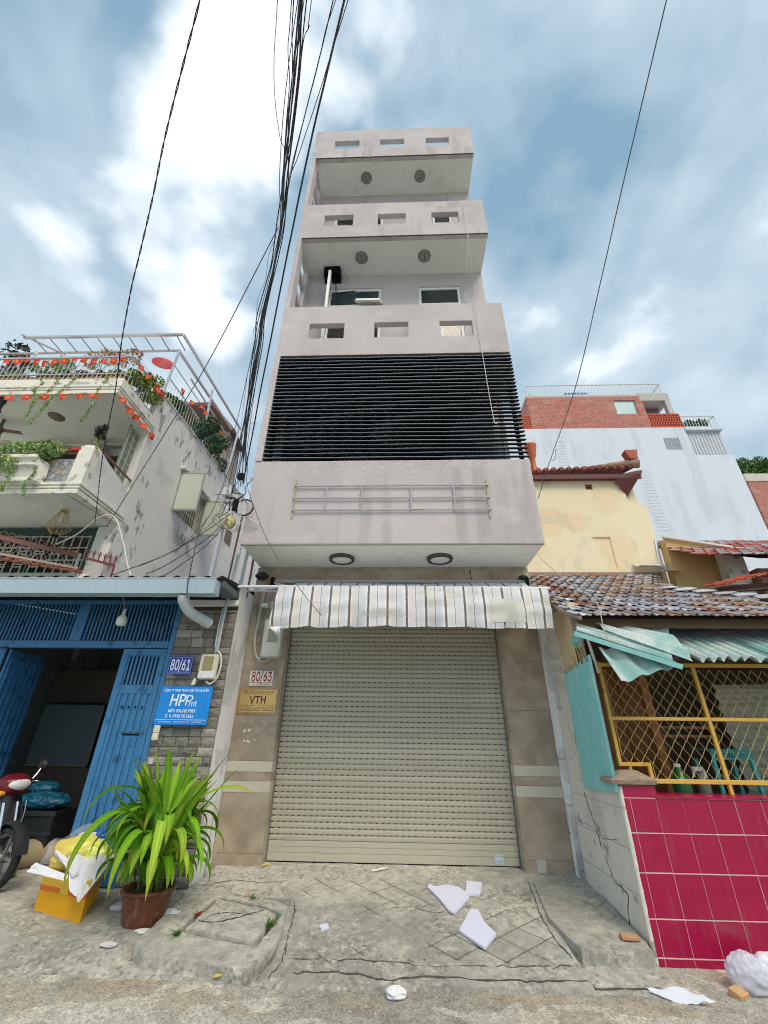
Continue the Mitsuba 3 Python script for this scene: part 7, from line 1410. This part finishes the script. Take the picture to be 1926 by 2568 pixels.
add('trim', S(tube(curve([(.02, .22, .80), (.05, .225, .66), (.07, .20, .52), (.08, .14, .40)], 6), .009, 6)), 'chrome', sc, True)
add('front_cowl', S(lump((.03, 0, .98), (.17, .19, .115), 3, 4, .10)), 'vc_gloss', sc, True, col=CR, label='glossy dark red headlamp cowl')
hl = add('headlight', S(lump((.145, 0, .985), (.07, .125, .065), 5, 3, .03)), 'vc_gloss', sc, True, col=(.62, .64, .66))
add('indicator', S(lump((.10, -.15, .90), (.05, .05, .03), 5, 2, .03)), 'vc_gloss', sc, True, col=(.62, .28, .03))
add('handlebar', S(tube(curve([(-.06, -.36, 1.03), (-.02, -.2, 1.0), (0, 0, 1.0), (-.02, .2, 1.0), (-.06, .36, 1.03)], 5), .016, 8)), 'dark', sc, True)
for s_ in (-1, 1):
    add('grip', S(tube([(-.07, .37 * s_, 1.035), (-.045, .25 * s_, 1.02)], .022, 8)), 'vc_mid', sc, True, col=(.02, .02, .02))
    add('brake_lever', S(tube(curve([(.0, .22 * s_, 1.0), (.05, .28 * s_, 1.0), (.02, .38 * s_, 1.0)], 4), .008, 6)), 'chrome', sc, True)
    mrr = add('mirror', S(move(lathe([(0, .012), (.05, .010), (.066, 0), (.05, -.02), (0, -.03)], (0, 0, 0), 20, 'y'), (-.06, .33 * s_, 1.17), rz=.5)), 'vc_mid', sc, True, col=(.02, .02, .025))
    add('glass', S(move(lathe([(0, .016), (.058, .014)], (0, 0, 0), 20, 'y'), (-.06, .33 * s_, 1.17), rz=.5)), 'chrome', mrr, True)
    add('stalk', S(tube(curve([(-.04, .24 * s_, 1.02), (-.05, .29 * s_, 1.09), (-.06, .32 * s_, 1.15)], 4), .008, 6)), 'chrome', mrr, True)
add('body', S(hull([(x, y, z) for x, y, z in ((-.1, -.12, .34), (-.1, .12, .34), (-1.2, -.14, .42), (-1.2, .14, .42), (-.5, -.16, .40), (-.5, .16, .40), (-.55, -.14, .70), (-.55, .14, .70), (-1.35, -.13, .80), (-1.35, .13, .80), (-1.5, 0, .74))])), 'vc_gloss', sc, True, col=CR)
add('seat', S(lump((-.88, 0, .82), (.42, .15, .08), 6, 3, .06)), 'vc_mid', sc, True, col=(.02, .02, .022))
add('tyre', S(lathe([(.20, -.045), (.255, -.05), (.28, 0), (.255, .05), (.20, .045), (.20, -.045)], (-1.15, 0, .28), 28, 'y')), 'vc_mid', sc, True, col=(.018, .018, .02))

# litter
def litter(pts, zt, lab, col, thick=.018, cat='foam', name='foam_sheet'):
    P = sg.Polygon(pts).buffer(.012).buffer(-.008)
    m = extrude(P, zt - thick, zt, 'xy')
    v = m[0].copy()
    v[:, 2] += np.interp(v[:, 1], [4.3, 4.56, 5.1, 5.8, 6.5], [-.262, -.215, -.165, -.085, -.012]) * 1.0
    return tag(add(name, (v, m[1]), 'vc', col=col), lab, cat)
FW = (.62, .64, .80)
litter([(.30, 6.10), (.33, 6.16), (.37, 6.10), (.52, 6.15), (.64, 6.10), (.70, 6.0), (.72, 5.86), (.68, 5.80), (.53, 5.55), (.48, 5.60), (.42, 5.80), (.36, 5.95)], .026, 'largest broken white foam sheet on the scored ramp, with a wavy edge', FW)
litter([(.76, 6.28), (.92, 6.24), (.85, 5.98), (.70, 5.94)], .022, 'smallest white foam piece on the ramp, nearest the shutter', FW)
litter([(.70, 5.62), (.77, 5.62), (.79, 5.40), (.86, 5.20), (.72, 4.98), (.54, 5.24)], .026, 'white foam wedge on the ramp nearest the road', FW)
litter([(-.76, 5.27), (-.70, 5.30), (-.67, 5.24), (-.73, 5.21)], .02, 'tiny white foam crumb in the middle of the ramp', FW)
tag(add('paper_cup', crumple((-.04, 4.42, -.235), (.085, .06, .04), 31, 3), 'vc', smooth=True, col=(.72, .74, .76)), 'crumpled white tissue on the road in front of the ramp', 'paper')
paper('paper_strip', [(1.86, 4.60, -.235), (2.10, 4.55, -.20), (2.28, 4.42, -.235), (2.02, 4.47, -.24)], 'long flat white paper strip on the road before the red wall', 'paper', (.68, .72, .80), bend=.012, seed=12)
tag(add('plastic_bag', crumple((2.70, 4.68, -.165), (.15, .12, .14), 41, 4, .15), 'bag_film', smooth=True), 'swollen pale plastic bag on the road at the foot of the red wall', 'bag')
tag(add('plastic_bag', crumple((2.95, 4.74, -.17), (.19, .13, .12), 42, 4, .16), 'vc_gloss', smooth=True, col=(.66, .70, .80)), 'second white plastic bag at the edge of view by the red wall', 'bag')
tag(add('orange_wrapper', move(box(-.055, .055, -.045, .045, 0, .045, .006), (2.54, 4.60, -.262), rz=.5, rx=.25), 'vc', col=(.55, .33, .16)), 'orange carton scrap beside the plastic bag', 'carton')
tag(add('brick_piece', move(box(-.075, .075, -.05, .05, 0, .03, .006), (2.02, 5.12, -.115), rz=-.15), 'vc', col=(.44, .26, .15)), 'flat orange brick piece on the raised step by the red wall', 'brick')
paper('white_strap', [(-.36, 6.50, .012), (-.14, 6.57, .018), (-.13, 6.60, .018), (-.33, 6.53, .012)], 'thin white strap lying at the foot of the shutter', 'strap', (.72, .72, .70), bend=.006, seed=4)
def fallen(x, y, z, s, a, lab, col):
    c = curve([(-s, 0, 0), (-.3 * s, .28 * s, .15 * s), (.4 * s, .22 * s, .1 * s), (s, 0, .05 * s), (.4 * s, -.25 * s, .12 * s), (-.4 * s, -.25 * s, 0), (-s, 0, 0)], 3)
    m = hull(np.vstack([c, c + (0, 0, .004)]))
    tag(add('fallen_leaf', move(m, (x, y, z), rz=a), 'vc', col=col), lab, 'leaf')
fallen(-1.42, 4.58, -.235, .055, .4, 'yellow fallen leaf in the gutter below the drain cover', (.60, .42, .10))
fallen(-1.66, 6.60, .012, .06, .2, 'yellow leaf at the left foot of the shutter', (.58, .50, .18))
fallen(-1.62, 5.80, -.07, .045, 1.0, 'orange leaf in the joint behind the drain cover', (.50, .28, .14))
def weed(x, y, z, n, s, seed, lab, red=False):
    r = np.random.default_rng(seed)
    ms, cs = [], []
    for k in range(n):
        (m, c) = strap(np.array((x + .05 * (r.random() - .5), y + .05 * (r.random() - .5), z)), r.random() * 6.28, 1.3 - .6 * r.random(), s * (.6 + .7 * r.random()), .008, 1.2, 0, (.30, .04, .03) if red else (.08, .2, .04))
        ms.append(m); cs.append(c)
    tag(add('weed', join(ms), 'strap_leaf', col=np.vstack(cs)), lab, 'weed')
weed(-1.20, 5.18, -.125, 40, .07, 3, 'small green weed in the right joint of the drain cover')
weed(-1.98, 4.98, -.14, 26, .06, 4, 'small green weed at the near left corner of the drain cover')
weed(-1.55, 5.74, -.085, 16, .05, 5, 'tiny green weed in the back joint of the drain cover')
weed(-1.96, 5.35, -.115, 18, .06, 6, 'tiny red weed in the left joint of the drain cover', True)
# scattered chips on the ground: nobody could count them
gr = np.random.default_rng(51)
ch_ = []
for _ in range(420):
    x, y = -4.4 + 7.4 * gr.random(), 4.0 + 1.9 * gr.random() ** 1.5
    if x > -2.36 and x < 2.1: z = float(forecourt(np.array([x]), np.array([y]))[0]); z = max(z, float(roadz(np.array([x]), np.array([y]))[0]))
    elif x <= -2.36: z = float(yardz(np.array([x]), np.array([y]))[0])
    else: z = float(roadz(np.array([x]), np.array([y]))[0])
    if x > 2.1 and y > 4.95: continue
    s = .004 + .010 * gr.random() ** 2
    ch_.append(hull(np.array((x, y, z + s * .3)) + s * (gr.random((7, 3)) - .5) * (2.4, 2.0, 1.0)))
struct('gravel', ch_, 'vc', col=(.46, .44, .40), label='loose chips and grit scattered on the ground', kind='stuff')
